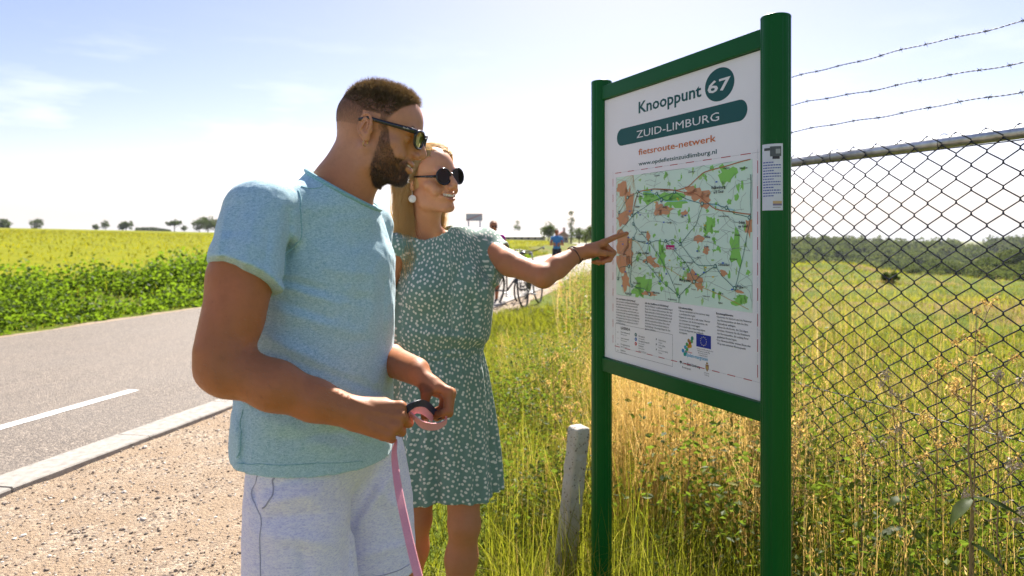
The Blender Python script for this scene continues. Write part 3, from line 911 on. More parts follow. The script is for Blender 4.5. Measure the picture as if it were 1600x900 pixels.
def field_mat():
    t = NT('ripening_field'); p = t.geo('Position')
    a = t.noise(p, 0.10, 4, 0.6); b = t.noise(p, 1.6, 5, 0.65); c = t.noise(p, 9, 4, 0.6)
    col = t.ramp(b, [(0.3, (0.14, 0.16, 0.006)), (0.6, (0.22, 0.22, 0.008)), (0.8, (0.27, 0.23, 0.03))])
    col = t.mixc(t.remap(c, 0.3, 0.7, 0.0, 0.25), col, (0.13, 0.14, 0.012))
    t.set(col, Roughness=1.0); t.b.inputs['Specular IOR Level'].default_value = 0.05; t.bump(t.math('ADD', b, c), 0.5, 0.08); return t.m
M['field_ground'] = field_mat()
fu = np.concatenate([np.linspace(-175, -14, 60), np.linspace(-13.5, -3.3, 24)]); fv = np.concatenate([np.linspace(-12, 60, 110), np.linspace(62, 185, 60)])
UU, VV_ = np.meshgrid(fu, fv, indexing='ij'); UU = UU + 0.3 * fbm(np.stack([VV_ * 0.6, 0 * VV_, 0 * VV_], -1), 3) * (UU > -4)
FX, FY = xy_road(UU, VV_); i = np.arange(len(fu) - 1)[:, None]; j = np.arange(len(fv) - 1)[None]; nv_ = len(fv)
link('field', np_mesh('field', np.stack([FX, FY, ground_z(FX, FY) + 0.03], -1).reshape(-1, 3), np.stack([i * nv_ + j, (i + 1) * nv_ + j, (i + 1) * nv_ + j + 1, i * nv_ + j + 1], -1).reshape(-1, 4), True), None, M['field_ground'], kind='structure')
# the gravel strip on the near side: from the kerb to the grass
def gr_z(x, y): return -0.006 + 0.020 * n2(x, y, 2.2, 3) + 0.006 * n2(x, y, 11, 2)
V = []; nvv = 420; nuu = 46
vs = np.linspace(-13, 26, nvv)
wid = np.interp(vs, WID_V, WID_W)
U, Vv = np.meshgrid(np.linspace(0, 1, nuu), vs, indexing='ij')
edge = wid[None] + 0.10 * fbm(np.stack([Vv * 1.6, 0 * Vv, 0 * Vv], -1), 3)
X, Y = xy_road(ROADW + 0.12 + U * edge, Vv)
Z = gr_z(X, Y) * 1.0 + 0.018 - 0.05 * smooth01(U, 0.93, 1.0)
i = np.arange(nuu - 1)[:, None]; j = np.arange(nvv - 1)[None]
Q = np.stack([i * nvv + j, (i + 1) * nvv + j, (i + 1) * nvv + j + 1, i * nvv + j + 1], -1).reshape(-1, 4)
link('gravel_verge', np_mesh('gravel_verge', np.stack([X, Y, Z], -1).reshape(-1, 3), Q, True), None, M['gravel'], kind='structure')
def on_gravel(x, y):
    u, v = uv_road(x, y); return (u > ROADW) & (u < ROADW + np.interp(v, vs, wid) * 0.97)

# kerb: one structure, every kerb stone a part
kerb_root = empty('kerb', (*xy_road(ROADW + 0.04, -8.0), 0.0), kind='structure')
kst = None; v = -12.9; r = np.random.default_rng(4); kn = 0
while v < 34:
    ln = 0.985
    mb = MB()
    xs_ = np.linspace(0, ln, 5); prof = [(-0.135, -0.08), (-0.135, 0.032), (-0.127, 0.040), (0.127, 0.046), (0.135, 0.038), (0.135, -0.08)]
    pts = []
    for x_ in xs_:
        for (a, b) in prof:
            wob = 0.002 * math.sin(x_ * 9 + v * 5 + a * 40)
            X_, Y_ = xy_road(ROADW + a + wob, v + x_)
            pts.append((X_, Y_, b + r.normal(0, 0.0006)))
    nP = len(prof); fq = [[i * nP + j, i * nP + j + 1, (i + 1) * nP + j + 1, (i + 1) * nP + j] for i in range(4) for j in range(nP - 1)]
    mb.add(pts, fq); mb.add(pts[:nP], [[0, 1, 2, 3], [0, 3, 4, 5]]); mb.add(pts[-nP:], [[3, 2, 1, 0], [5, 4, 3, 0]])
    tilt = r.normal(0, 0.003)
    o = mb.build('kerb_stone', M['kerb'], kerb_root); o.location.z += tilt
    v += 0.985 + 0.012; kn += 1
# centre dashes
for k_, (v0_, v1_) in enumerate(((-11.5, -9.0), (-5.65, -2.60), (3.4, 6.4), (12.4, 15.4), (21.4, 24.4), (30.4, 33.4), (39.4, 42.4))):
    vv = np.linspace(v0_, v1_, 24); pts = []
    for q in vv:
        for du in (-0.055, 0.055):
            X_, Y_ = xy_road(4.38 + du + 0.003 * math.sin(q * 31 + du * 60), q); pts.append((X_, Y_, 0.004))
    f = [[2 * i, 2 * i + 1, 2 * i + 3, 2 * i + 2] for i in range(23)]
    me = np_mesh('road_marking', pts, f, False)
    link('road_marking', me, None, M['line_paint'], kind='structure')
# ------------------------------------------------------------------ plants: blades, leaves, trees
def foliage(name, stops, fac=0.45, rough=0.6, tcol=None):
    t = NT(name); tone = t.attr('tone'); c = t.ramp(tone, stops)
    t.set(c, Roughness=rough); t.b.inputs['Specular IOR Level'].default_value = 0.08
    tr = t.mixc(0.5, c, tcol or (0.5, 0.6, 0.05))
    t.translucent(tr, fac); return t.m
M['grass'] = foliage('green_grass_blades', [(0.0, (0.018, 0.030, 0.004)), (0.45, (0.065, 0.095, 0.008)), (0.8, (0.18, 0.18, 0.018)), (1.0, (0.40, 0.31, 0.09))], 0.5, 0.55, (0.50, 0.52, 0.03))
M['dry'] = foliage('dry_golden_grass', [(0.0, (0.20, 0.11, 0.03)), (0.5, (0.50, 0.33, 0.10)), (1.0, (0.72, 0.57, 0.30))], 0.5, 0.6, (0.85, 0.55, 0.14))
M['leaf'] = foliage('weed_leaves', [(0.0, (0.020, 0.034, 0.008)), (0.5, (0.065, 0.095, 0.014)), (0.8, (0.14, 0.165, 0.028)), (1.0, (0.33, 0.27, 0.08))], 0.42, 0.5, (0.35, 0.50, 0.04))
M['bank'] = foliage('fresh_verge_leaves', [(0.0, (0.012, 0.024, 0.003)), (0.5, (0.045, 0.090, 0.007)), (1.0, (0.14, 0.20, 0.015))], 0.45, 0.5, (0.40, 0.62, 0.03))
M['field'] = foliage('yellow_green_crop', [(0.0, (0.13, 0.15, 0.005)), (0.5, (0.21, 0.21, 0.008)), (1.0, (0.33, 0.27, 0.03))], 0.45, 0.6, (0.55, 0.52, 0.02))
M['tree_leaf'] = foliage('tree_leaves', [(0.0, (0.018, 0.034, 0.010)), (0.5, (0.045, 0.075, 0.016)), (1.0, (0.095, 0.125, 0.028))], 0.3, 0.6, (0.22, 0.30, 0.04))
M['far_leaf'] = foliage('far_wood_leaves', [(0.0, (0.035, 0.055, 0.018)), (0.5, (0.090, 0.120, 0.030)), (1.0, (0.19, 0.19, 0.050))], 0.38, 0.7, (0.16, 0.20, 0.04))
M['far_leaf'].node_tree.nodes['Principled BSDF'].inputs['Specular IOR Level'].default_value = 0.0
M['bark'] = flat('grey_brown_bark', (0.11, 0.085, 0.06), 0.9, var=0.35, scale=8, bump=0.5)
M['stem'] = flat('dry_stem', (0.30, 0.19, 0.085), 0.8, var=0.3, scale=40)
M['flower'] = flat('dried_flower_head', (0.34, 0.17, 0.07), 0.9, var=0.4, scale=90)
M['fluff'] = flat('white_seed_fluff', (0.46, 0.37, 0.26), 0.95, var=0.15, scale=90)

def blade_mesh(x, y, z, h, w, lean, az, tone, bend=0.5, rows=4):
    """ribbons that rise from (x,y,z), lean and taper; all inputs arrays of n"""
    n = len(x); t = np.linspace(0, 1, rows)[None]
    dx, dy = np.cos(az)[:, None], np.sin(az)[:, None]
    hor = lean[:, None] * h[:, None] * (t * (1 - bend) + bend * t * t)
    up = h[:, None] * (t - 0.30 * lean[:, None] * t * t)
    cx = x[:, None] + dx * hor; cy = y[:, None] + dy * hor; cz = z[:, None] + up
    a2 = az + 1.57 + 0.5 * np.sin(az * 7)
    ww = (w[:, None] * 0.5) * (1 - t ** 1.6 * 0.92)
    ox, oy = np.cos(a2)[:, None] * ww, np.sin(a2)[:, None] * ww
    A = np.stack([cx + ox, cy + oy, cz], -1); B_ = np.stack([cx - ox, cy - oy, cz], -1)
    V = np.stack([A, B_], 2).reshape(-1, 3)
    b = (np.arange(n) * rows * 2)[:, None]; k = (np.arange(rows - 1) * 2)[None]
    Q = np.stack([b + k, b + k + 1, b + k + 3, b + k + 2], -1).reshape(-1, 4)
    return V, Q, np.repeat(tone, rows * 2)

def leaf_mesh(c, d, s, tone, r, asp=0.45, fold=0.25):
    """pointed leaves folded on the midrib: centres c, directions d, lengths s"""
    n = len(c); d = d / (np.linalg.norm(d, axis=1)[:, None] + 1e-9)
    q = r.normal(size=(n, 3)); u = np.cross(d, q); u /= np.linalg.norm(u, axis=1)[:, None] + 1e-9; w = np.cross(u, d)
    s = s[:, None]
    P0 = c - d * s * 0.5; P1 = c + d * s * 0.5; M0 = c + w * s * fold * 0.3
    Lf = c - d * s * 0.08 + u * s * asp * 0.5 - w * s * 0.05; Rt = c - d * s * 0.08 - u * s * asp * 0.5 - w * s * 0.05
    V = np.stack([P0, Lf, P1, Rt], 1).reshape(-1, 3)
    b = (np.arange(n) * 4)[:, None]
    T = np.concatenate([b + np.array([[0, 1, 2]]), b + np.array([[0, 2, 3]])])
    return V, T, np.repeat(tone, 4)

def build_np(name, parts, mat, parent=None, **k):
    V = []; F3 = []; F4 = []; T = []; n = 0
    for v, f, t in parts:
        V.append(v); (F4 if f.shape[1] == 4 else F3).append(f + n); T.append(t); n += len(v)
    fs = ([np.concatenate(F4)] if F4 else []) + ([np.concatenate(F3)] if F3 else [])
    me = np_mesh(name, np.concatenate(V), fs, False, None, None, {'tone': np.concatenate(T)})
    return link(name, me, parent, mat, **k)

def tree(name, px, Y, ytop, wpx, seed, label, kind='round', base=None, tonek=0.0, n=1500, group=None, trunk_show=0.18):
    """a tree whose top reaches photo row ytop and whose crown is wpx photo pixels wide"""
    r = np.random.default_rng(seed); x = (px - CX) / F * Y
    zb = float(ground_z(np.array([x]), np.array([Y]))[0]) if base is None else base
    H = HC + (HY - ytop) / F * Y - zb; W = wpx / F * Y
    root = empty(name, (x, Y, zb), label=label, cat='tree' if name != 'shrub' else 'shrub', group=group)
    cz0 = zb + H * trunk_show; CH = H * (1 - trunk_show)
    mb = MB(); tr = max(0.03 * H, W * 0.03)
    ks = np.linspace(0, 1, 7); wig = np.cumsum(r.normal(0, 0.012 * H, (7, 2)), 0)
    tp = np.stack([x + wig[:, 0], Y + wig[:, 1], zb - 0.2 + ks * H * 0.8], 1)
    mb.tube(tp, tr * (1 - 0.8 * ks), 8)
    for k in range(9):
        i = 2 + k % 4; a = r.uniform(0, 6.28); L_ = W * 0.36 * r.uniform(0.6, 1); st = tp[i]
        e = st + np.array([math.cos(a) * L_, math.sin(a) * L_, H * 0.16]); m = (st + e) / 2 + (0, 0, -0.01 * H)
        mb.tube([st, m, e], [tr * 0.4, tr * 0.26, tr * 0.08], 5)
    mb.build('trunk', M['bark'], root, True)
    # crown: clumps of leaves spread through the volume
    C = []; S = []
    if kind == 'poplar':
        nc = 46; zz = r.uniform(0.0, 1, nc); rad = 0.5 * W * np.sin(np.clip(zz * 0.93 + 0.07, 0, 1) * math.pi) ** 0.6
        a = r.uniform(0, 6.28, nc); C = np.stack([x + np.cos(a) * rad * 0.55, Y + np.sin(a) * rad * 0.55, cz0 + zz * CH], 1); S = 0.26 * W * r.uniform(0.6, 1.2, nc)
    elif kind == 'cone':
        nc = 40; zz = r.uniform(0, 1, nc) ** 1.3; rad = 0.5 * W * (1 - zz) ** 0.8
        a = r.uniform(0, 6.28, nc); C = np.stack([x + np.cos(a) * rad * 0.7, Y + np.sin(a) * rad * 0.7, cz0 + zz * CH * 0.95], 1); S = W * 0.15 * r.uniform(0.6, 1.2, nc)
    else:
        nc = 34; q = r.normal(size=(nc, 3)); q /= np.linalg.norm(q, axis=1)[:, None]; q *= r.uniform(0.25, 0.82, (nc, 1))
        q[:, 2] = np.maximum(q[:, 2], -0.55)
        C = np.stack([x + q[:, 0] * W * 0.5, Y + q[:, 1] * W * 0.5, cz0 + CH * (0.46 + q[:, 2] * 0.5)], 1); S = min(W, CH * 1.2) * r.uniform(0.10, 0.24, nc)
    ci = r.integers(0, nc, n); q = r.normal(size=(n, 3)); q /= np.linalg.norm(q, axis=1)[:, None]
    pos = C[ci] + q * S[ci][:, None] * (r.uniform(0.5, 1.05, (n, 1))) * np.array([1, 1, 0.8])
    sz = np.full(n, max(W, H * 0.4) * 0.062) * r.uniform(0.6, 1.5, n)
    tone = np.clip(r.normal(0.45 + tonek, 0.13, n) + r.normal(0, 0.14, nc)[ci], 0, 1)
    build_np('crown', [leaf_mesh(pos, r.normal(size=(n, 3)) + q * 0.6, sz, tone, r, 0.75)], M['tree_leaf'], root)
    return root
# ------------------------------------------------------------------ the man with the leash
def px_creases(cr):
    """folds given as (x0,y0,x1,y1,width px,height m): returns a displacement of the signed distance"""
    def fn(p):
        Y = np.maximum(p[..., 1], 0.3)
        u = p[..., 0] / Y * F + CX; v = HY - (p[..., 2] - HC) / Y * F
        d = np.zeros(p.shape[:-1], np.float32)
        for x0, y0, x1, y1, w, h in cr:
            dx, dy = x1 - x0, y1 - y0; l2 = dx * dx + dy * dy
            t = np.clip(((u - x0) * dx + (v - y0) * dy) / l2, 0, 1)
            r2 = (u - x0 - t * dx) ** 2 + (v - y0 - t * dy) ** 2
            d -= h * np.exp(-r2 / (w * w)) * (0.35 + 0.65 * np.sin(math.pi * np.clip(t * 0.92 + 0.04, 0, 1)))
        return d
    return fn

def build_man():
    root = empty('person', (-0.46, 1.64, 0.0), label='bearded man in blue t-shirt and grey shorts holding a pink leash', cat='person')
    HT = P(592, 207, 1.655); HR = frame((0.996, -0.06, -0.25), (0.20, 0.0, 1.0)); hk = 0.99
    TR = frame((0.80, -0.60, 0), (0, 0, 1)); TT = np.array([0, 0, 0.0])
    s = Sdf()
    g = dict(scale=hk, jaw=1.12, nose=0.75, smile=0.9, brow=0.007, chin=0.010)
    LIP = add_head(s, HR, HT, g)
    s.at(np.eye(3), (0, 0, 0))
    H = lambda p: HR @ (np.asarray(p) * hk) + HT
    # neck, shoulders
    nb = P(529, 302, 1.650)
    s.cone(H((0, -0.036, -0.035)), nb, 0.056, 0.064, 0.03)
    s.cone(H((0, -0.002, -0.075)), nb + np.array([0.016, -0.01, -0.01]), 0.044, 0.052, 0.03)
    shR = P(405, 338, 1.49); shL = P(571, 352, 1.83)
    s.cone(nb + (0, 0, -0.035), shR + (0.03, 0.02, 0.02), 0.050, 0.046, 0.04)
    s.cone(nb + (0, 0, -0.035), shL + (-0.02, -0.02, 0.02), 0.050, 0.044, 0.04)
    s.cone(nb, P(520, 430, 1.67), 0.062, 0.10, 0.05)
    s.cone(P(520, 430, 1.67), P(490, 620, 1.68), 0.10, 0.105, 0.05)
    # right arm (nearest)
    elR = P(346, 566, 1.375); wrR = P(551, 645, 1.40)
    mid = (shR + elR) / 2
    s.cone(shR, mid + (0.0, 0, 0.02), 0.056, 0.0605, 0.03)
    s.cone(mid + (0.0, 0, 0.02), elR + (0.0, 0, 0.025), 0.063, 0.053, 0.03)
    s.ell(P(383, 482, 1.40), (0.038, 0.042, 0.075), k=0.03)                 # biceps
    s.cone(P(331, 583, 1.385), P(352, 590, 1.36), 0.032, 0.036, 0.03)        # elbow
    s.cone(elR + (0.012, -0.005, -0.010), P(430, 603, 1.365), 0.050, 0.0480, 0.03)
    s.cone(P(430, 603, 1.365), P(492, 626, 1.385), 0.0480, 0.0395, 0.02)
    s.cone(P(492, 626, 1.385), wrR, 0.0405, 0.0325, 0.02)
    # left arm
    elL = P(566, 543, 1.86); wrL = P(651, 583, 1.60)
    s.cone(shL, elL, 0.060, 0.045, 0.03)
    s.cone(elL, (elL + wrL) / 2, 0.045, 0.040, 0.02)
    s.cone((elL + wrL) / 2, wrL, 0.040, 0.0275, 0.02)
    s.cone((elL + wrL) / 2, wrL + np.array([0.0, 0.012, 0.006]), 0.030, 0.026, 0.02)
    # hips and legs
    hR = np.array([-0.50, 1.56, 0.93]); hL = np.array([-0.40, 1.78, 0.90])
    kR = np.array([-0.47, 1.50, 0.50]); kL = np.array([-0.335, 1.775, 0.50])
    aR = np.array([-0.50, 1.56, 0.09]); aL = np.array([-0.37, 1.82, 0.09])
    for h, kn, an in ((hR, kR, aR), (hL, kL, aL)):
        s.cone(h, kn, 0.070, 0.055, 0.03); s.cone(kn + (0, 0.0, -0.02), kn * 0.62 + an * 0.38 + (-0.02, 0.01, 0), 0.055, 0.056, 0.03)
        s.cone(kn * 0.62 + an * 0.38 + (-0.02, 0.01, 0), an, 0.056, 0.036, 0.03)
        s.cone(an + (0, 0, -0.03), an + np.array([0.12, -0.08, -0.055]), 0.035, 0.030, 0.03)
    # hands
    n0 = len(s.ops)
    Ra, tipsR, tpR = add_hand(s, wrR + (0.0, 0, 0), (0.955, 0.10, -0.225), (-0.05, -0.86, 0.50), +1,
                     [(58, 88, 50), (66, 92, 50), (72, 92, 50), (78, 90, 50)],
                     [(0.034, 0.062, -0.022), (0.030, 0.088, -0.034), (0.012, 0.102, -0.046)], 1.02, (0.02, 0.0, -0.02, -0.06))
    Rb, tipsL, tpL = add_hand(s, wrL, (0.80, -0.10, -0.50), (0.52, 0.30, 0.80), -1,
                     [(58, 70, 42), (62, 66, 42), (64, 64, 40), (68, 62, 38)],
                     [(0.040, 0.050, -0.030), (0.037, 0.066, -0.060), (0.026, 0.082, -0.082)], 0.98)
    s.at(np.eye(3), (0, 0, 0))
    # veins and fine unevenness
    s.warp(px_creases([(388, 536, 372, 560, 4, -0.003), (397, 545, 380, 572, 3, -0.002), (470, 585, 560, 628, 5, 0.0012), (500, 600, 590, 640, 3.5, 0.0014), (570, 640, 625, 650, 3.5, 0.0013), (575, 655, 622, 678, 3, 0.0012), (700, 594, 676, 588, 3, 0.001), (340, 440, 352, 540, 9, 0.0018), (405, 450, 395, 520, 6, -0.0016)]), 0.004)
    s.warp(lambda p: 0.0011 * fbm(p * 22, 2), 0.002)
    hb = lambda p: local(p, HR, HT) / hk
    inball = lambda p: np.linalg.norm(p - HT, axis=1) < 0.19
    inhead = lambda p: ((hb(p)[:, 2] + 0.35 * hb(p)[:, 1]) > -0.122) & inball(p)
    hdR = lambda p: (p - wrR) @ Ra[:, 1] > -0.01
    hdL = lambda p: ((p - wrL) @ Rb[:, 1] > -0.01)
    nearR = lambda p: np.linalg.norm(p - (wrR + Ra[:, 1] * 0.08), axis=1) < 0.16
    nearL = lambda p: np.linalg.norm(p - (wrL + Rb[:, 1] * 0.08), axis=1) < 0.15
    parts = []
    parts.append(s.mesh(0.0020, HT - 0.2, HT + 0.2, clip=inhead))
    c = wrR + Ra[:, 1] * 0.07
    parts.append(s.mesh(0.0020, c - 0.15, c + 0.15, clip=lambda p: hdR(p) & nearR(p)))
    c = wrL + Rb[:, 1] * 0.07
    parts.append(s.mesh(0.0020, c - 0.15, c + 0.15, clip=lambda p: hdL(p) & nearL(p)))
    inhead2 = lambda p: ((hb(p)[:, 2] + 0.35 * hb(p)[:, 1]) > -0.114) & inball(p)
    hdR2 = lambda p: (p - wrR) @ Ra[:, 1] > 0.0; hdL2 = lambda p: (p - wrL) @ Rb[:, 1] > 0.0
    v_, q_, n_ = s.mesh(0.0060, clip=lambda p: ~inhead2(p) & ~(hdR2(p) & nearR(p)) & ~(hdL2(p) & nearL(p)))
    dd = np.maximum(np.where(inball(v_), smooth01(hb(v_)[:, 2] + 0.35 * hb(v_)[:, 1], -0.123, -0.116), 0), np.maximum(smooth01((v_ - wrR) @ Ra[:, 1], -0.010, -0.002) * nearR(v_), smooth01((v_ - wrL) @ Rb[:, 1], -0.010, -0.002) * nearL(v_)))
    parts.append((v_ - n_ * (0.0001 + 0.0016 * dd[:, None]), q_, n_))
    V, Q, N = join_parts(parts)
    q = hb(V)
    y, z, x = q[:, 1], q[:, 2], np.abs(q[:, 0])
    near = (np.abs(z) < 0.2) & (np.abs(y) < 0.2) & (x < 0.12)
    ear = (np.abs(y + 0.006) < 0.022) & (np.abs(z) < 0.036) & (x > 0.070)
    # hair: behind the hair line seen from the side
    yl = np.interp(z, [-0.08, -0.03, 0.0, 0.03, 0.055, 0.075, 0.10], [-0.03, -0.028, 0.030, 0.036, 0.050, 0.068, 0.085])
    hair = smooth01(yl + 0.004 * fbm(q * 60, 2) - y, -0.002, 0.006) * smooth01(z, -0.060, 0.035) * near * (~ear)
    hair = hair * np.where(z < 0.0, smooth01(0.0 - np.abs(y + 0.0), -1, 1), 1)
    side_burn = smooth01(0.004 - np.abs(y - 0.027), -0.006, 0.004) * smooth01(z, -0.05, -0.04) * smooth01(0.02 - z, 0, 0.01)
    zt = np.interp(y, [0.026, 0.042, 0.056, 0.070, 0.082, 0.092, 0.11], [0.030, 0.002, -0.032, -0.050, -0.050, -0.0485, -0.047])
    yb = np.interp(z, [-0.13, -0.10, -0.06, -0.02], [0.026, 0.018, 0.018, 0.022])
    beard = smooth01(zt + 0.003 * fbm(q * 70, 2) - z, -0.006, 0.009) * smooth01(y - yb, -0.006, 0.010) * near * (~ear) * smooth01(z + 0.35 * y, -0.128, -0.112)
    lipm = lip_mask(q, LIP, 1.05)
    beard = beard * (1 - lip_mask(q, LIP, 1.55))
    soul = (x < 0.030) & (z < -0.078)
    at = {'beard': np.maximum(hair * (0.60 + 0.38 * smooth01(z, 0.0, 0.06)), beard * 0.75), 'lip': lipm * 0.8, 'face': near * smooth01(z + 0.35 * y, -0.20, -0.05) * 0.85}
    me = np_mesh('body', V, Q, True, None, N, at)
    link('body', me, root, M['skin_man'])
    print('man body', len(V))
    add_nails(tipsR[:0] + tipsL[:3], root, M['nail'])
    d = nrm(tpL[2] - tpL[1]); nn = nrm(np.array([0.3, -0.8, 0.4]) - d * np.dot([0.3, -0.8, 0.4], d))
    add_nails([(tpL[2] - d * 0.002 + nn * 0.0062, nn, d)], root, M['nail'], 1.2)
    teeth_mesh(HR, HT, hk, 0.85).build('teeth', M['teeth'], root, True)
    # ---- hair strands on top
    r = np.random.default_rng(5)
    def scatter(mask, cnt):
        idx = np.nonzero(mask)[0]
        w = np.clip(hair[idx], 0.02, 1) ** 1.3 if cnt == 17000 else np.ones(len(idx)); sel = r.choice(idx, cnt, p=w / w.sum())
        return sel
    tallv = smooth01(z - (0.044 + 0.30 * np.maximum(-y - 0.02, 0)) + 0.002 * fbm(q * 50, 2), -0.012, 0.040) * smooth01(hair, 0.3, 0.9)
    for nm, msk, cnt, sg, rad in (('hair', (hair > 0.35) & (tallv > 0.08), 11000, 3, 0.00050), ('side_hair', (hair > 0.04) & (tallv <= 0.16), 17000, 1, 0.00024)):
        sel = scatter(msk, cnt)
        tl = tallv[sel][:, None]
        up = N[sel] * 0.75 + (HR @ np.array([0, 0.42, 0.55])); dn = N[sel] * 0.5 + (HR @ np.array([0, -0.25, -0.6]))
        clump = np.stack([fbm(V[sel] * 100 + o, 1) for o in (0, 31, 67)], 1)
        dirs = up * tl + dn * (1 - tl) + r.normal(0, 0.24, (cnt, 3)) + clump * 0.75 * tl
        ln = (0.003 + 0.018 * tl[:, 0] - 0.002 * smooth01(y[sel], 0.03, 0.08) * tl[:, 0]) * r.uniform(0.6, 1.2, cnt)
        v, f, a = strands(V[sel] - N[sel] * 0.001, dirs, ln, rad, 0.02, None, sg, 3, 0.16, 2)
        o = link(nm, np_mesh(nm, v, f, True, None, None, a), root, M['hair_man']); o['kind'] = 'stuff'
    # ---- beard
    sel = scatter(beard > 0.45, 9000)
    dirs = N[sel] * 0.45 + (HR @ np.array([0, 0.10, -0.75])) + r.normal(0, 0.25, (len(sel), 3))
    ln = (0.0035 + 0.0055 * smooth01(-z[sel], 0.05, 0.11)) * r.uniform(0.6, 1.25, len(sel)) * np.where((z[sel] > -0.056) & (y[sel] > 0.08), 0.6, 1)
    v, f, a = strands(V[sel], dirs, ln, 0.00036, 0.0, None, 2, 3, 0.18, 4)
    o = link('beard', np_mesh('beard', v, f, True, None, None, a), root, M['beard']); o['kind'] = 'stuff'
    # fine hairs on the forearms
    fa_ = elR + (wrR - elR) * 0.5; fl_ = elL + (wrL - elL) * 0.5
    arm = (np.linalg.norm(V - fa_, axis=1) < 0.17) & (V[:, 1] < 1.60) & ((V - wrR) @ Ra[:, 1] < -0.015)
    sel = scatter(arm, 1300)
    dirs = N[sel] * 0.5 + nrm(wrR - elR) * 0.8 + (0, 0, -0.25) + r.normal(0, 0.25, (1300, 3))
    v, f, a = strands(V[sel], dirs, r.uniform(0.004, 0.010, 1300), 0.00015, 0.0, None, 2, 3, 0.15, 9)
    link('arm_hair', np_mesh('arm_hair', v, f, True, None, None, a), root, M['hair_man'])['kind'] = 'stuff'
    # eyebrow
    xs = r.uniform(0.012, 0.050, 500) * r.choice([-1, 1], 500)
    br = np.stack([xs, 0.0975 - 0.35 * np.maximum(np.abs(xs) - 0.02, 0) , 0.0215 + 0.08 * np.abs(xs) + r.normal(0, 0.0016, 500)], 1)
    dirs = np.stack([np.sign(xs) * 0.8, np.full(500, 0.25), r.normal(0.15, 0.2, 500)], 1)
    v, f, a = strands((br * hk) @ HR.T + HT, dirs @ HR.T, np.full(500, 0.008), 0.0003, 0, None, 2, 3, 0.05, 6)
    link('eyebrows', np_mesh('eyebrows', v, f, True, None, None, a), root, M['beard'])['kind'] = 'stuff'

    # ---- t-shirt
    t = Sdf()
    SR = frame((0.80, -0.60, 0), (0, 0, 1))
    zt_ = lambda py: HC + (HY - py) / F * 1.64
    rows = [(760, 491, 110), (738, 492, 111), (690, 492, 113), (640, 493, 113), (560, 499, 107), (480, 509, 100), (400, 519, 93), (350, 517, 80), (318, 520, 62), (300, 525, 36)]
    zs = np.array([zt_(a) for a, b, c in rows]); cx_ = np.array([(b - CX) / F * 1.64 for a, b, c in rows]); w = np.array([c / F * 1.64 for a, b, c in rows])
    c0 = np.stack([cx_, 1.655 - 0.012 * (zs < 1.1)], 1)
    rr = c0 @ SR[:2, 0]; ff = c0 @ SR[:2, 1]
    a_ = 1.178 * w; b_ = 0.76 * a_
    b_[-4:] = a_[-4:] * np.array([0.72, 0.66, 0.66, 0.8])
    t.loft(SR, (0, 0, 0), zs, rr, ff, a_, b_, k=0)
    t.cone(nb + (-0.005, 0.0, -0.03), shR + (0.012, 0.02, 0.012), 0.066, 0.062, 0.05)
    t.cone(nb + (-0.005, 0.0, -0.03), shL + (-0.01, -0.015, 0.012), 0.066, 0.058, 0.05)
    t.cone(nb + (-0.004, 0.0, 0.035), nb + (-0.012, 0.0, -0.055), 0.0665, 0.088, 0.05)
    seR = P(381, 452, 1.395)
    seL = shL * 0.4 + elL * 0.6
    # bottom hem cut
    hz0 = zt_(737) + 0.006
    t.post.append(lambda p: 0.914 - 0.096 * (p[..., 0] + 0.60) - p[..., 2])
    # sleeves, cut and hollow before they join
    for S0, S1, r0_, r1_, n_, hp, cutk in ((shR, seR, 0.0785, 0.0760, (-0.30, 0, 0.05), P(383, 431, 1.40), 0.0745), (shL, seL, 0.072, 0.074, (0, 0, 0), seL, 0.066)):
        ax = nrm(S1 - S0); hemn = nrm(ax + np.array(n_))
        q = Sdf()
        q.cone(S0, S0 * 0.35 + S1 * 0.65 + (-0.004, 0, 0), r0_, (r0_ + r1_) / 2, 0.03)
        q.cone(S0 * 0.35 + S1 * 0.65 + (-0.004, 0, 0), S1 + ax * 0.09, (r0_ + r1_) / 2, r1_ + 0.004, 0.01)
        q.plane(hp, hemn, 0.003)
        t.pts += [S0 - 0.15, S0 + 0.15, S1 - 0.15, S1 + 0.15]
        t.custom(q.eval, 'u', 0.028)
    # neck opening
    ncen = P(529, 291, 1.645)
    nn_ = nrm(np.array([0.49, 0.0, 0.87]))
    t0 = Sdf(); t0.ops = list(t.ops); t0.pts = list(t.pts)
    nc32, nn32 = ncen.astype(np.float32), nn_.astype(np.float32)
    def scoop(p):
        q = p - nc32; hgt = q @ nn32
        rad = np.linalg.norm(q - hgt[..., None] * nn32, axis=-1)
        return np.maximum(rad - 0.125, -hgt)
    sc = Sdf(); sc.custom(lambda p: (p - nc32) @ nn32)
    t.custom(scoop, 's', 0.002)
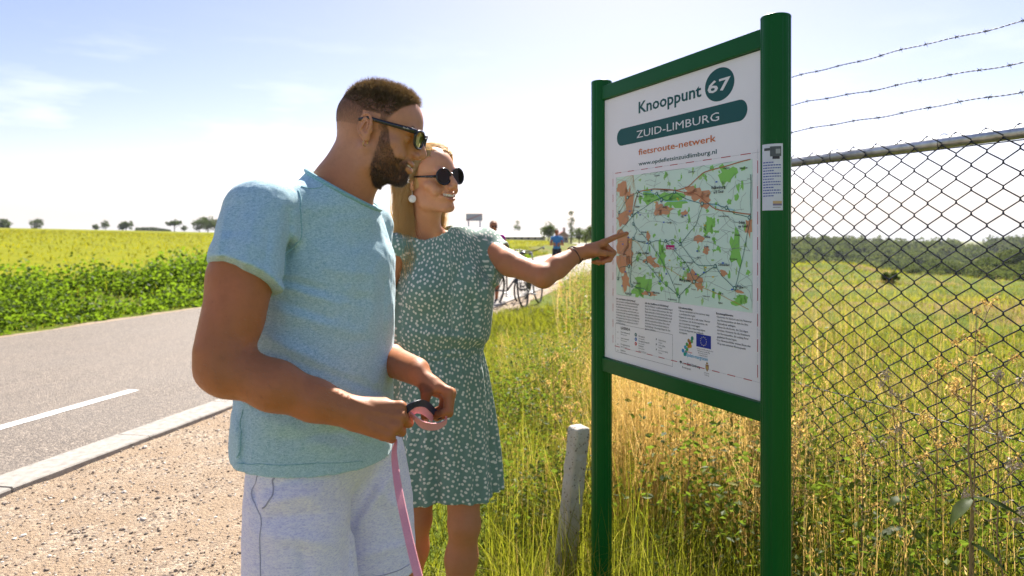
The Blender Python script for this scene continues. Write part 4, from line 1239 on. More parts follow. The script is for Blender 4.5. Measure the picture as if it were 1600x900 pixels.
    cr = [(437, 436, 505, 452, 7, -0.006), (440, 448, 530, 474, 8, 0.006), (430, 468, 520, 500, 8, -0.006), (425, 484, 560, 520, 12, 0.006),
          (405, 520, 540, 590, 12, 0.009), (420, 545, 600, 615, 9, -0.006), (400, 560, 470, 600, 7, 0.005), (452, 330, 446, 420, 8, -0.008), (462, 340, 470, 400, 9, 0.005),
          (352, 330, 338, 400, 6, 0.004), (375, 320, 350, 410, 6, -0.004), (398, 330, 380, 420, 8, 0.005), (420, 350, 412, 430, 7, -0.004),
          (585, 420, 578, 520, 9, 0.006), (600, 440, 596, 560, 6, -0.005), (560, 400, 545, 470, 10, 0.004), (520, 460, 600, 470, 9, -0.003), (500, 420, 590, 430, 10, 0.003),
          (366, 650, 372, 735, 7, 0.006), (385, 640, 382, 735, 7, -0.005), (410, 650, 520, 700, 14, 0.007), (430, 690, 560, 670, 11, -0.006), (470, 640, 600, 690, 8, 0.005), (560, 640, 605, 620, 8, 0.006),
          (450, 360, 520, 400, 12, 0.003), (490, 340, 560, 330, 9, -0.003)]
    cf = px_creases(cr)
    t.warp(cf, 0.012)
    t.warp(lambda p: 0.0045 * fbm(p * np.array([9, 9, 13], np.float32), 3) + 0.0018 * fbm(p * 38 + 5, 2), 0.006)
    V, Q, N = t.mesh(0.0042)
    link('t_shirt', np_mesh('t_shirt', V, Q, True, None, N), root, M['tee'])
    print('tee', len(V))
    # seams: collar, shoulder yoke, sleeve seam, side seam as thin raised tubes hugging the cloth
    def hug(pts, n=40, off=0.0005, sdf=t, it=8):
        pts = np.array([np.asarray(p, float) for p in pts])
        k = np.linspace(0, len(pts) - 1, n)
        c = np.stack([np.interp(k, np.arange(len(pts)), pts[:, i]) for i in range(3)], 1)
        for _ in range(2): c[1:-1] = (c[:-2] + c[1:-1] * 2 + c[2:]) / 4
        for _ in range(it):
            d = sdf.eval(c[None])[0]; e = 0.002
            gr = np.stack([(sdf.eval((c + np.eye(3)[i] * e)[None])[0] - sdf.eval((c - np.eye(3)[i] * e)[None])[0]) / (2 * e) for i in range(3)], 1)
            gr /= np.linalg.norm(gr, axis=1)[:, None] + 1e-6
            c = c - gr * (d - off)[:, None] * 0.8
        return c
    def seam(pts, r, name='seam', mat='tee_seam', sdf=t, n=40, off=0.0004):
        MB().tube(hug(pts, n, off, sdf), r, 6).build(name, M[mat], root, True)
    u_ = nrm(np.cross(nn_, [0, 1, 0])); w2 = np.cross(nn_, u_)
    ang = np.linspace(0, 2 * math.pi, 73)[:-1]
    c = ncen + np.cos(ang)[:, None] * u_ * 0.084 + np.sin(ang)[:, None] * w2 * 0.084
    for _ in range(14):
        for q, o_ in ((t0, 0.001), (sc, -0.003)):
            d = q.eval(c[None])[0]
            gr = np.stack([(q.eval((c + np.eye(3)[i] * 0.002)[None])[0] - q.eval((c - np.eye(3)[i] * 0.002)[None])[0]) for i in range(3)], 1)
            gr /= np.linalg.norm(gr, axis=1)[:, None] + 1e-6
            c = c - gr * (d - o_)[:, None] * 0.8
    c = (np.roll(c, 1, 0) + c * 2 + np.roll(c, -1, 0)) / 4
    MB().tube(c, 0.0052, 8, closed=True, up=nn_, sx=1.0).build('collar', M['tee_seam'], root, True)
    seam([P(463, 303, 1.52), P(462, 330, 1.50), P(467, 370, 1.50), P(456, 415, 1.47), P(438, 446, 1.45)], 0.0013)
    seam([P(523, 290, 1.60), P(500, 300, 1.56), P(466, 306, 1.54)], 0.0011)
    seam([P(362, 727, 1.46), P(400, 729, 1.44), P(450, 729, 1.45), P(500, 727, 1.47), P(550, 719, 1.55), P(592, 704, 1.66)], 0.0009, n=70)
    seam([P(393, 640, 1.50), P(392, 690, 1.50), P(390, 733, 1.50)], 0.0011)
    # ---- shorts
    sh = Sdf()
    zz = lambda py, Y: HC + (HY - py) / F * Y
    def leg(h, kn, cxs, Y, fl):
        zs = np.array([0.555, 0.65, 0.75, 0.85, 0.95, 1.02]); 
    def legloft(cx_px, w_px, Y, zs):
        c0 = np.stack([(np.array(cx_px) - CX) / F * Y, np.full(len(zs), Y)], 1)
        w = np.array(w_px) / F * Y
        a = w * 1.06; b = w * 1.02
        sh.loft(SR, (0, 0, 0), np.array(zs), c0 @ SR[:2, 0], c0 @ SR[:2, 1], a, b, k=0.035, ex=2.0)
    legloft([478, 470, 466, 460, 452], [84, 82, 79, 70, 46], 1.57, [0.54, 0.64, 0.76, 0.88, 0.97])
    legloft([588, 585, 577, 562, 546], [61, 60, 62, 64, 60], 1.79, [0.50, 0.64, 0.76, 0.88, 0.97])
    sh.ell((-0.450, 1.66, 0.91), (0.130, 0.112, 0.12), SR, k=0.04)
    sh.post.append(lambda p: 0.552 - p[..., 2])
    cr = [(400, 790, 500, 770, 10, 0.006), (400, 770, 470, 745, 8, -0.006), (405, 810, 520, 800, 11, -0.006), (410, 835, 520, 850, 12, 0.007), (395, 750, 402, 800, 6, -0.007),
          (545, 830, 600, 720, 9, -0.012), (560, 820, 615, 740, 8, 0.007), (540, 840, 545, 900, 8, -0.010), (585, 760, 628, 800, 10, 0.006), (600, 800, 635, 870, 9, -0.005), (470, 760, 530, 830, 12, 0.006), (470, 850, 480, 900, 10, -0.005), (560, 870, 640, 850, 8, 0.004)]
    sh.warp(px_creases(cr), 0.012)
    sh.warp(lambda p: 0.004 * fbm(p * np.array([11, 11, 8], np.float32) + 3, 3) + 0.0018 * fbm(p * 34, 2), 0.006)
    V, Q, N = sh.mesh(0.0045)
    link('shorts', np_mesh('shorts', V, Q, True, None, N), root, M['shorts'])
    seam([P(424, 742, 1.44), P(418, 765, 1.44), P(410, 785, 1.44), P(402, 800, 1.44)], 0.0018, 'pocket_edge', 'shorts_seam', sh)
    seam([P(391, 742, 1.46), P(393, 790, 1.46), P(402, 810, 1.45), P(404, 880, 1.45), P(410, 930, 1.45)], 0.0012, 'seam', 'shorts_seam', sh)
    seam([P(545, 845, 1.72), P(556, 870, 1.72), P(560, 896, 1.72)], 0.0010, 'seam', 'shorts_seam', sh)
    seam([P(540, 893, 1.72), P(585, 896, 1.70), P(640, 882, 1.75)], 0.0012, 'hem_stitch', 'shorts_seam', sh)
    # ---- sunglasses
    def Gp(x, y, z): return HR @ (np.array([x, y + 0.009 * (y > 0.09) + 0.004 * (0.04 < y < 0.09), z]) * hk) + HT
    sg = MB()
    for sx in (-1, 1):       # rims: rounded trapezoids wrapped slightly
        th = np.linspace(0, 2 * math.pi, 37)[:-1]
        cx0 = 0.0315
        lx = 0.0265 * np.sign(np.cos(th)) * np.abs(np.cos(th)) ** 0.75; lz = 0.0205 * np.sign(np.sin(th)) * np.abs(np.sin(th)) ** 0.75
        lx = lx * (1 + 0.10 * (lz > 0) * (lx > 0))
        rim = np.array([Gp(sx * (cx0 + a), 0.1030 - 3.4 * (cx0 + a - 0.01) ** 2 + 0.000, b + 0.002) for a, b in zip(lx, lz)])
        MBr = sg.tube(rim, 0.0030, 6, closed=True, sx=1.2)
        sp = [Gp(sx * (cx0 + a * 0.92), 0.1022 - 3.4 * (cx0 + a * 0.92 - 0.01) ** 2, b * 0.92 + 0.002) for a, b in zip(lx, lz)]
        lens = MB(); lens.poly(sp)
        if sx == 1: lens1 = lens
        else: lens2 = lens
    sg.tube([Gp(-0.008, 0.107, 0.010), Gp(0, 0.1085, 0.011), Gp(0.008, 0.107, 0.010)], 0.0032, 6)
    fr_ = sg.build('sunglasses', M['black_plastic'], root, True)
    for l_ in (lens1, lens2):
        o = l_.build('lens', M['mirror_lens'], fr_, True)
    for sx in (-1, 1):
        pts = [Gp(sx * 0.0600, 0.0955, 0.0160), Gp(sx * 0.0700, 0.086, 0.0165), Gp(sx * 0.0765, 0.055, 0.0172), Gp(sx * 0.0805, 0.02, 0.0180), Gp(sx * 0.0845, -0.008, 0.0195), Gp(sx * 0.084, -0.030, 0.010)]
        tb = MB(); tb.tube(np.array(pts), [0.0062, 0.0062, 0.0050, 0.0044, 0.0042, 0.0036], 8, up=HR[:, 0], sx=0.42)
        tb.build('temple', M['black_plastic'], fr_, True)
    # script logo on the near temple
    txt = text_mesh('Ray-Ban', 0.0046, shear=0.5)
    A = nrm(Gp(0.0765, 0.055, 0.0172) - Gp(0.0700, 0.086, 0.0165))     # runs back along the temple
    ex = -A; nrm_ = nrm(np.cross(ex, HR[:, 2]) * 1.0); 
    if np.dot(nrm_, HR[:, 0]) < 0: nrm_ = -nrm_
    ez = np.cross(nrm_, ex)
    base = Gp(0.0775, 0.070, 0.0160)
    place_flat('temple_lettering', txt, base, ex, ez, nrm_ * 1.0, M['white_print'], fr_, off=0.0018)
    # earring, ring
    th = np.linspace(0, 2 * math.pi, 25)[:-1]
    c = Gp(0.079, -0.002, -0.040)
    MB().tube(c + np.stack([0 * th, np.cos(th) * 0.0065, np.sin(th) * 0.0065], 1) @ (HR @ rotz(0.9)).T, 0.0009, 6, closed=True).build('hoop_earring', M['gold'], root, True)
    fp = RINGPOS(Ra, wrR)
    MB().tube(fp[0] + (np.cos(th)[:, None] * fp[1] + np.sin(th)[:, None] * fp[2]) * 0.0108, 0.0018, 6, closed=True).build('finger_ring', M['gold'], root, True)
    for an in (aR, aL):
        z = Sdf(); f_ = nrm((0.8, -0.6, 0))
        z.cone(an + f_ * -0.03 + (0, 0, -0.045), an + f_ * 0.15 + (0, 0, -0.058), 0.044, 0.032, 0.03); z.cone(an, an + (0, 0, -0.03), 0.047, 0.046, 0.03)
        z._op('i', lambda p: 0.002 - p[..., 2], 0.003)
        V, Q, N = z.mesh(0.006); link('shoe', np_mesh('shoe', V, Q, True, None, N), root, M['shoe'])
    return dict(root=root, wrR=wrR, Ra=Ra, wrL=wrL, Rb=Rb, tipsR=tipsR, tipsL=tipsL, tpL=tpL)

def RINGPOS(R, W):
    """middle of the first bone of the ring finger of the fist"""
    k = 1.02
    m = np.array((-0.0095, 0.090, 0.004)); a = math.radians(72)
    d = np.array([0, math.cos(a), -math.sin(a)])
    p = W + np.array([-0.008, 0, 0]) + R @ ((m + d * 0.026) * k)
    return p, R @ np.array([1.0, 0, 0]), R @ np.cross(d, [1.0, 0, 0])

def text_mesh(txt, size, bold=0.0, align='LEFT', shear=0.0, res=2, spacing=1.0):
    cu = bpy.data.curves.new('text', 'FONT'); cu.body = txt; cu.size = size; cu.offset = bold * size; cu.align_x = align; cu.shear = shear
    cu.resolution_u = res; cu.space_character = spacing
    o = bpy.data.objects.new('text', cu); COL.objects.link(o)
    dg = bpy.context.evaluated_depsgraph_get(); dg.update()
    me = bpy.data.meshes.new_from_object(o.evaluated_get(dg))
    bpy.data.objects.remove(o); bpy.data.curves.remove(cu)
    return me

def place_flat(name, me, base, ex, ez, n, mat, parent, off=0.0006):
    """lays a flat text mesh into the plane ex, ez at base, off along n"""
    k = len(me.vertices); co = np.empty(k * 3, np.float32); me.vertices.foreach_get('co', co); co = co.reshape(-1, 3)
    w = np.asarray(base) + co[:, :1] * ex + co[:, 1:2] * ez + np.asarray(n) * off
    me.vertices.foreach_set('co', w.astype(np.float32).ravel()); me.update()
    me.materials.clear()
    return link(name, me, parent, mat)

MAN = build_man()
# ------------------------------------------------------------------ the woman who points at the map
def build_woman():
    root = empty('person', (-0.20, 2.30, 0.0), label='blonde woman in green dotted dress pointing at the map board', cat='person')
    HT = P(670, 280, 2.27); HR = frame((0.79, -0.61, 0.04), (-0.15, 0.0, 1.0)); hk = 0.985
    H = lambda p: HR @ (np.asarray(p) * hk) + HT
    BR = frame((0.36, -0.93, 0), (0, 0, 1))
    s = Sdf()
    g = dict(scale=hk, jaw=0.93, nose=0.80, smile=1.0, fem=1.0, chin=0.004)
    LIP = add_head(s, HR, HT, g)
    s.at(np.eye(3), (0, 0, 0))
    nb = P(661, 368, 2.33)
    s.cone(H((0, -0.030, -0.040)), nb, 0.048, 0.052, 0.025)
    s.cone(H((0, -0.005, -0.070)), nb + (0.005, -0.012, 0), 0.040, 0.046, 0.025)
    shR = P(618, 392, 2.24); shL = P(757, 387, 2.40)
    for q, o in ((shR, 1), (shL, -1)):
        s.cone(nb + (0, 0, -0.020), q + (0, 0.0, 0.012), 0.042, 0.038, 0.03)
        s.cone(nb + (0, -0.045, -0.022), q + ((nb - q) * 0.25) + (0, -0.02, 0.008), 0.007, 0.008, 0.016)   # collarbone
    s.cone(nb + (0, 0, -0.02), P(676, 440, 2.33), 0.06, 0.10, 0.04)
    s.cone(P(676, 440, 2.33), P(690, 540, 2.33), 0.10, 0.10, 0.04)
    # sinews of the turned neck
    s.cone(H((-0.040, -0.010, -0.060)), nb + (0.015, -0.050, -0.02), 0.011, 0.008, 0.014)
    s.cone(H((0.040, -0.010, -0.060)), nb + (0.0, -0.050, -0.02), 0.011, 0.008, 0.014)
    # left arm, pointing
    elL = P(849, 432, 2.16); wrL = P(902, 396, 2.235)
    s.cone(shL, P(797, 412, 2.27), 0.047, 0.0400, 0.02)
    s.cone(P(797, 412, 2.27), elL, 0.0400, 0.0345, 0.02)
    s.cone(elL, elL * 0.6 + wrL * 0.4, 0.0345, 0.0350, 0.02)
    s.cone(elL * 0.6 + wrL * 0.4, wrL, 0.0345, 0.0215, 0.02)
    s.cone(elL * 0.4 + wrL * 0.6, wrL + (0, -0.006, -0.002), 0.026, 0.0205, 0.02)
    Rb, tips, tp = add_hand(s, wrL, (0.94, 0.20, 0.25), (-0.26, 0.36, 0.90), -1,
                     [(-9, 5, 4), (62, 78, 40), (74, 82, 44), (80, 80, 44)],
                     [(0.038, 0.054, -0.026), (0.031, 0.080, -0.036), (0.018, 0.106, -0.040)], 0.97, (-0.02, 0.02, 0.0, -0.06))
    s.at(np.eye(3), (0, 0, 0))
    # right arm mostly hidden behind the man
    elR = P(580, 500, 2.26)
    s.cone(shR, elR, 0.045, 0.037, 0.02); s.cone(elR, P(588, 585, 2.18), 0.037, 0.024, 0.02)
    s.cone(P(588, 585, 2.18), P(590, 622, 2.16), 0.024, 0.030, 0.02)
    # legs
    kL = P(725, 815, 2.27); kR = P(650, 806, 2.36)
    for h, kn, an in ((P(718, 600, 2.33), kL, np.array([kL[0] - 0.03, 2.30, 0.08])), (P(672, 600, 2.36), kR, np.array([kR[0] - 0.045, 2.42, 0.08]))):
        s.cone(h, kn, 0.080, 0.052, 0.03); s.ell(kn + (0.004, -0.018, 0.0), (0.036, 0.034, 0.042), k=0.025)
        m = kn * 0.66 + an * 0.34
        s.cone(kn + (0, 0.006, -0.02), m + (0, 0.014, 0), 0.049, 0.051, 0.03); s.cone(m + (0, 0.014, 0), an, 0.051, 0.032, 0.03)
        s.cone(an + (0, 0, -0.03), an + np.array([0.05, -0.12, -0.052]), 0.030, 0.026, 0.03)
    s.warp(lambda p: 0.0006 * fbm(p * 25, 2), 0.0012)
    hb = lambda p: local(p, HR, HT) / hk
    inball = lambda p: np.linalg.norm(p - HT, axis=1) < 0.18
    inhead = lambda p: ((hb(p)[:, 2] + 0.35 * hb(p)[:, 1]) > -0.122) & inball(p)
    inhead2 = lambda p: ((hb(p)[:, 2] + 0.35 * hb(p)[:, 1]) > -0.114) & inball(p)
    nr = lambda p: np.linalg.norm(p - (wrL + Rb[:, 1] * 0.08), axis=1) < 0.15
    hd = lambda p: ((p - wrL) @ Rb[:, 1] > -0.01) & nr(p)
    hd2 = lambda p: ((p - wrL) @ Rb[:, 1] > 0.0) & nr(p)
    parts = [s.mesh(0.0021, HT - 0.19, HT + 0.19, clip=inhead)]
    c = wrL + Rb[:, 1] * 0.07
    parts.append(s.mesh(0.0022, c - 0.15, c + 0.15, clip=hd))
    v_, q_, n_ = s.mesh(0.0065, clip=lambda p: ~inhead2(p) & ~hd2(p))
    dd = np.maximum(np.where(inball(v_), smooth01(hb(v_)[:, 2] + 0.35 * hb(v_)[:, 1], -0.123, -0.116), 0), smooth01((v_ - wrL) @ Rb[:, 1], -0.010, -0.002) * nr(v_))
    parts.append((v_ - n_ * (0.0001 + 0.0016 * dd[:, None]), q_, n_))
    V, Q, N = join_parts(parts)
    q = hb(V); x, y, z = np.abs(q[:, 0]), q[:, 1], q[:, 2]
    lipm = lip_mask(q, LIP)
    link('body', np_mesh('body', V, Q, True, None, N, {'lip': lipm * 0.85, 'face': inball(V) * smooth01(z + 0.35 * y, -0.22, -0.08)}), root, M['skin_woman'])
    print('woman body', len(V))
    add_nails(tips[:1], root, M['nail'], 0.95)
    teeth_mesh(HR, HT, hk, 1.0, big=1.3).build('teeth', M['teeth'], root, True)
    # ---- hair
    cap = Sdf()
    def hp(p): return H(p)
    cap.at(HR * hk, HT)
    cap.ell((0, -0.018, 0.030), np.array((0.077, 0.098, 0.080)) * hk, None, 0)
    cap.ell((0, -0.045, -0.01), np.array((0.066, 0.060, 0.07)) * hk, None, 0.03)
    cap.ell((0, 0.085, -0.045), np.array((0.058, 0.075, 0.112)) * hk, None, 0.01, 's')
    cap.cone((0, 0.04, -0.05), (0, 0.05, -0.25), 0.062, 0.08, 0.01, 's')
    V2, Q2, N2 = cap.mesh(0.004)
    link('hair_base', np_mesh('hair_base', V2, Q2, True, None, N2), root, M['scalp'])
    r = np.random.default_rng(11)
    NS, K = 7500, 10
    # roots along the parting and the scalp, flow down both sides to behind the shoulders
    th = r.uniform(-1, 1, NS); ya = r.uniform(-0.088, 0.080, NS)
    side = np.where(r.random(NS) < 0.5, -1.0, 1.0)
    x0 = side * np.abs(r.normal(0, 0.028, NS)).clip(0, 0.066)
    ex = np.sqrt(np.maximum(1 - (x0 / 0.082) ** 2 - ((ya + 0.018) / 0.102) ** 2, 0.02))
    ok_ = (x0 / 0.082) ** 2 + ((ya + 0.018) / 0.102) ** 2 < 0.84
    ya = np.where(ok_, ya, -0.02 + (ya + 0.02) * 0.6); x0 = np.where(ok_, x0, x0 * 0.6)
    ex = np.sqrt(np.maximum(1 - (x0 / 0.082) ** 2 - ((ya + 0.018) / 0.102) ** 2, 0.02))
    p0 = np.stack([x0, ya, 0.030 + 0.082 * ex], 1)
    tt = np.linspace(0, 1, K)
    pts = np.zeros((NS, K, 3))
    front = smooth01(ya, 0.0, 0.08)
    bx = side * (0.083 + 0.012 * r.random(NS) + 0.012 * (side < 0)); by = ya * 0.42 - 0.034 - 0.014 * r.random(NS) + 0.012 * front
    mid = np.stack([bx, by, np.full(NS, 0.0) + r.normal(0, 0.01, NS)], 1)
    low = np.stack([side * (0.055 + 0.045 * r.random(NS)), -0.050 - 0.04 * r.random(NS) + 0.02 * r.random(NS), np.full(NS, -0.125)], 1)
    fwd_ = (side > 0) * smooth01(ya, -0.06, 0.03)
    end = np.stack([side * (0.050 + 0.055 * r.random(NS)) + 0.01 * fwd_, -0.055 - 0.055 * r.random(NS) + 0.055 * fwd_, -0.20 - 0.12 * r.random(NS) - 0.03 * fwd_], 1)
    c1 = p0 + np.stack([side * 0.045, np.full(NS, 0.0) - 0.030 * front, np.full(NS, 0.006)], 1) * (1 - np.abs(x0)[:, None] / 0.08)
    c1 = c1 + (side < 0)[:, None] * front[:, None] * np.array([-0.002, 0.010, 0.004]) + (r.random((NS, 1)) * 0.006) * np.stack([side, 0 * side, 0 * side + 0.8], 1)
    fr_n = 2600; ph = r.uniform(0.03, 1.18, fr_n) * side[:fr_n]; sd = side[:fr_n]
    rt = np.stack([0.0605 * np.sin(ph), 0.0755 * np.cos(ph) - 0.004 - 0.010 * r.random(fr_n), 0.0775 - 0.046 * (np.abs(ph) / 1.13) ** 2 + 0.004 * r.random(fr_n)], 1)
    p0[:fr_n] = rt
    c1[:fr_n] = rt + np.stack([sd * (0.014 + 0.006 * r.random(fr_n) + 0.012 * (sd < 0)), -0.020 + 0.012 * (sd < 0) - 0.01 * r.random(fr_n), 0.010 * (1 - np.abs(ph) / 1.3) + 0.002], 1)
    mid[:fr_n] = np.stack([sd * (0.083 + 0.007 * r.random(fr_n) + 0.014 * (sd < 0)), -0.014 - 0.030 * r.random(fr_n), r.normal(-0.002, 0.006, fr_n)], 1)
    ctl = np.stack([p0, c1, mid, low, end], 1)
    # catmull-rom through control points
    def cat(ctl, t):
        n = ctl.shape[1] - 1; u = t * n; i = min(int(u), n - 1); f = u - i
        g = lambda k: ctl[:, min(max(k, 0), n)]
        a, b, c, d = g(i - 1), g(i), g(i + 1), g(i + 2)
        return 0.5 * (2 * b + (c - a) * f + (2 * a - 5 * b + 4 * c - d) * f * f + (3 * b - a - 3 * c + d) * f ** 3)
    cl = r.integers(0, 260, NS); phs = r.uniform(0, 6.28, 260)[cl]; amp = r.uniform(0.003, 0.010, 260)[cl]
    dx = r.normal(0, 0.009, (260, 3))[cl] * np.array([1, 1, 0.3])
    for k, t in enumerate(tt):
        w = cat(ctl, t)
        w = w + dx * t + np.stack([np.sin(phs + t * 9) * amp * t, np.cos(phs * 1.7 + t * 8) * amp * t, 0 * phs], 1)
        w = w + r.normal(0, 0.0004, (NS, 3))
        # keep outside the head
        e = np.array([0, -0.016, 0.030]); rad = np.array([0.079, 0.0985, 0.083])
        m = w[:, 2] > -0.05
        qn = np.linalg.norm((w - e) / rad, axis=1)
        push = np.where(m & (qn < 1), 1 / np.maximum(qn, 0.3), 1)
        w = e + (w - e) * push[:, None]
        pts[:, k] = w
    pts = (pts * hk) @ HR.T + HT
    # fall straight down in the world and forward over the shoulder on her right side
    tone = (r.random(260)[cl] * 0.6 + r.random(NS) * 0.4)
    v, f, a = tubes(pts, r.uniform(0.00035, 0.00075, NS), 3, tone, 0.35)
    o = link('hair', np_mesh('hair', v, f, True, None, None, a), root, M['hair_woman']); o['kind'] = 'stuff'
    # ---- dress, top half
    def uv_of(V, cen, rad, N):
        a = np.arctan2((V - cen) @ BR[:, 0], -((V - cen) @ BR[:, 1]))
        uv = np.stack([a * rad, V[:, 2], 0 * a], 1)
        lat = (V - cen) @ BR[:, 0]
        uv = np.where((np.abs(lat) > 0.150)[:, None], np.stack([lat, V[:, 2], 0 * a], 1), uv)
        top = (N[:, 2] > 0.60)[:, None]
        return np.where(top, np.stack([V[:, 0], V[:, 1], 0 * a], 1), uv)
    t = Sdf()
    Yc = 2.325
    rows = [(552, 689, 64), (545, 689, 66), (525, 690, 76), (490, 690, 76), (450, 690, 74), (410, 691, 71), (385, 688, 68), (366, 687, 60), (354, 690, 42)]
    zs = np.array([HC + (HY - a) / F * Yc for a, b, c in rows]); cx_ = np.array([(b - CX) / F * Yc for a, b, c in rows]); w = np.array([c / F * Yc for a, b, c in rows])
    c0 = np.stack([cx_, np.full(len(rows), Yc)], 1)
    a_ = w * 1.0; b_ = a_ * np.array([0.70, 0.70, 0.74, 0.78, 0.80, 0.76, 0.66, 0.58, 0.6])
    t.loft(BR, (0, 0, 0), zs, c0 @ BR[:2, 0], c0 @ BR[:2, 1], a_, b_, k=0)
    for sx in (-1, 1):
        bc = np.array([cx_[4] + BR[0, 0] * 0.075 * sx + BR[0, 1] * 0.085, Yc + BR[1, 0] * 0.075 * sx + BR[1, 1] * 0.085, HC + (HY - 452) / F * 2.24])
        t.ell(bc, (0.060, 0.052, 0.062), BR, 0.05)
    t.cone(nb + (0, 0.0, -0.030), shR + (0, 0, 0.010), 0.050, 0.050, 0.04)
    t.cone(nb + (0, 0.0, -0.030), shL + (0, 0, 0.010), 0.050, 0.052, 0.04)
    t.cone(shL, P(724, 500, 2.32), 0.055, 0.085, 0.05)
    # cap sleeve
    q = Sdf(); sE = P(779, 406, 2.36)
    q.cone(shL + (-0.01, 0, 0.004), sE, 0.058, 0.066, 0.02); q.cone(sE, sE + (sE - shL) * 1.2, 0.066, 0.072, 0.01)
    q.plane(P(786, 402, 2.34), (0.86, -0.25, -0.16), 0.003)
    q.cone(shL, sE + (sE - shL) * 2, 0.056, 0.066, 0.002, 's')
    t.pts += [shL - 0.15, sE + 0.15, sE - 0.15]
    t.custom(q.eval, 'u', 0.02)
    ncen = P(662, 366, 2.325); nn_ = nrm(np.array([0.02, -0.34, 0.92]))
    t0 = Sdf(); t0.ops = list(t.ops)
    nc32 = ncen.astype(np.float32); n32 = nn_.astype(np.float32)
    e1 = nrm(np.cross(nn_, [0, 1, 0])).astype(np.float32); e2 = np.cross(n32, e1)
    def scoop(p):
        qq = p - nc32; hgt = qq @ n32
        rad = np.sqrt((qq @ e1 / 0.098) ** 2 + (qq @ e2 / 0.092) ** 2) * 0.092 - 0.092
        return np.maximum(rad, -hgt - 0.045)
    t.custom(scoop, 's', 0.003)
    zb = HC + (HY - 549) / F * Yc
    t._op('i', lambda p: zb - p[..., 2], 0.003)
    cr = [(632, 460, 618, 540, 6, 0.005), (700, 470, 712, 545, 7, -0.005), (735, 440, 742, 545, 7, -0.008), (748, 450, 752, 545, 5, 0.006), (720, 480, 728, 545, 5, 0.005), (660, 490, 656, 548, 6, -0.004),
          (755, 420, 745, 470, 7, -0.008), (765, 400, 772, 440, 5, 0.005), (740, 380, 770, 430, 8, -0.004), (640, 520, 760, 530, 8, 0.008), (690, 380, 700, 430, 9, 0.003), (730, 400, 700, 460, 9, -0.004), (765, 440, 757, 500, 4, 0.006)]
    t.warp(px_creases(cr), 0.010)
    t.warp(lambda p: 0.0035 * fbm(p * np.array([14, 14, 7], np.float32), 3), 0.004)
    V, Q, N = t.mesh(0.0050)
    cen = np.array([cx_[4], Yc, 0])
    dr = link('dress_top', np_mesh('dress_top', V, Q, True, None, N, {'uvm': uv_of(V, cen, 0.15, N)}), root, M['dress'])
    print('dress', len(V))
    # ---- skirt: a pleated sheet with thickness, gathered at the waist
    nu, nv = 420, 90
    th = np.linspace(0, 2 * math.pi, nu + 1)[:-1]
    pyv = np.linspace(541, 767, nv)
    cxs = np.interp(pyv, [541, 600, 700, 771], [690, 691, 692, 697]); ws = np.interp(pyv, [541, 553, 580, 640, 700, 771], [62, 65, 72, 79, 84, 86])
    Vs = []; UV = []
    for j in range(nv):
        Y = Yc; z = HC + (HY - pyv[j]) / F * Y; c = np.array([(cxs[j] - CX) / F * Y, Y]); w = ws[j] / F * Y; f = (pyv[j] - 541) / 230
        amp = 0.0035 + 0.013 * smooth01(f, 0.0, 0.9)
        gath = 0.0035 * np.exp(-f * 9)
        ph = th * 11 + 2.2 * np.sin(th * 3 + 1.0) + 0.7 * np.sin(f * 3 + th * 2)
        rad = 1 + (amp * np.sin(ph) + 0.6 * amp * np.sin(th * 19 + 1.3 * np.cos(th * 4) + f) + gath * np.sin(th * 46 + 2 * np.sin(th * 7))) / w
        a, b = w, w * 0.74
        l = np.cos(th) * a * rad; g_ = np.sin(th) * b * rad
        hemz = 0.006 * np.sin(th * 5 + 1) * f + 0.012 * np.cos(th) * f
        p = np.stack([c[0] + l * BR[0, 0] + g_ * BR[0, 1], c[1] + l * BR[1, 0] + g_ * BR[1, 1], z + hemz], 1)
        Vs.append(p)
        UV.append(np.stack([th * 0.152 * (1 + 0.35 * f * 0), np.full(nu, z), 0 * th], 1))
    V = np.concatenate(Vs); UV = np.concatenate(UV)
    i = np.arange(nv - 1)[:, None]; j = np.arange(nu)[None]
    Q = np.stack([i * nu + j, (i + 1) * nu + j, (i + 1) * nu + (j + 1) % nu, i * nu + (j + 1) % nu], -1).reshape(-1, 4)
    sk = link('skirt', np_mesh('skirt', V, Q, True, None, None, {'uvm': UV}), root, M['dress'])
    so = sk.modifiers.new('cloth_thickness', 'SOLIDIFY'); so.thickness = 0.0016; so.offset = -1
    # waistband
    wv = []; wu = []
    for j, (pz, gx) in enumerate(((537, 62), (541, 65), (545, 66), (549, 65), (553, 62))):
        z = HC + (HY - pz) / F * Yc; w = gx / F * Yc + 0.0015 * np.sin(th * 52 + j * 0.6 + 2 * np.sin(th * 5))
        l = np.cos(th) * (w + 0.004); g_ = np.sin(th) * (w * 0.72 + 0.006)
        wv.append(np.stack([(690 - CX) / F * Yc + l * BR[0, 0] + g_ * BR[0, 1], Yc + l * BR[1, 0] + g_ * BR[1, 1], np.full(nu, z) + 0.004 * np.sin(th * 9)], 1)); wu.append(np.stack([th * 0.15, np.full(nu, z), 0 * th], 1))
    i = np.arange(4)[:, None]; j = np.arange(nu)[None]
    Q = np.stack([i * nu + j, (i + 1) * nu + j, (i + 1) * nu + (j + 1) % nu, i * nu + (j + 1) % nu], -1).reshape(-1, 4)
    link('waistband', np_mesh('waistband', np.concatenate(wv), Q, True, None, None, {'uvm': np.concatenate(wu)}), root, M['dress'])
    # drawstring
    MB().tube([P(697, 700, 2.20), P(699, 760, 2.20), P(701, 786, 2.205)], 0.0022, 6).build('drawstring', M['dress'], root, True)
    # ---- round sunglasses
    def Gp(x, y, z): return HR @ (np.array([x, y, z]) * hk) + HT
    th = np.linspace(0, 2 * math.pi, 33)[:-1]
    sg = MB(); lens = []
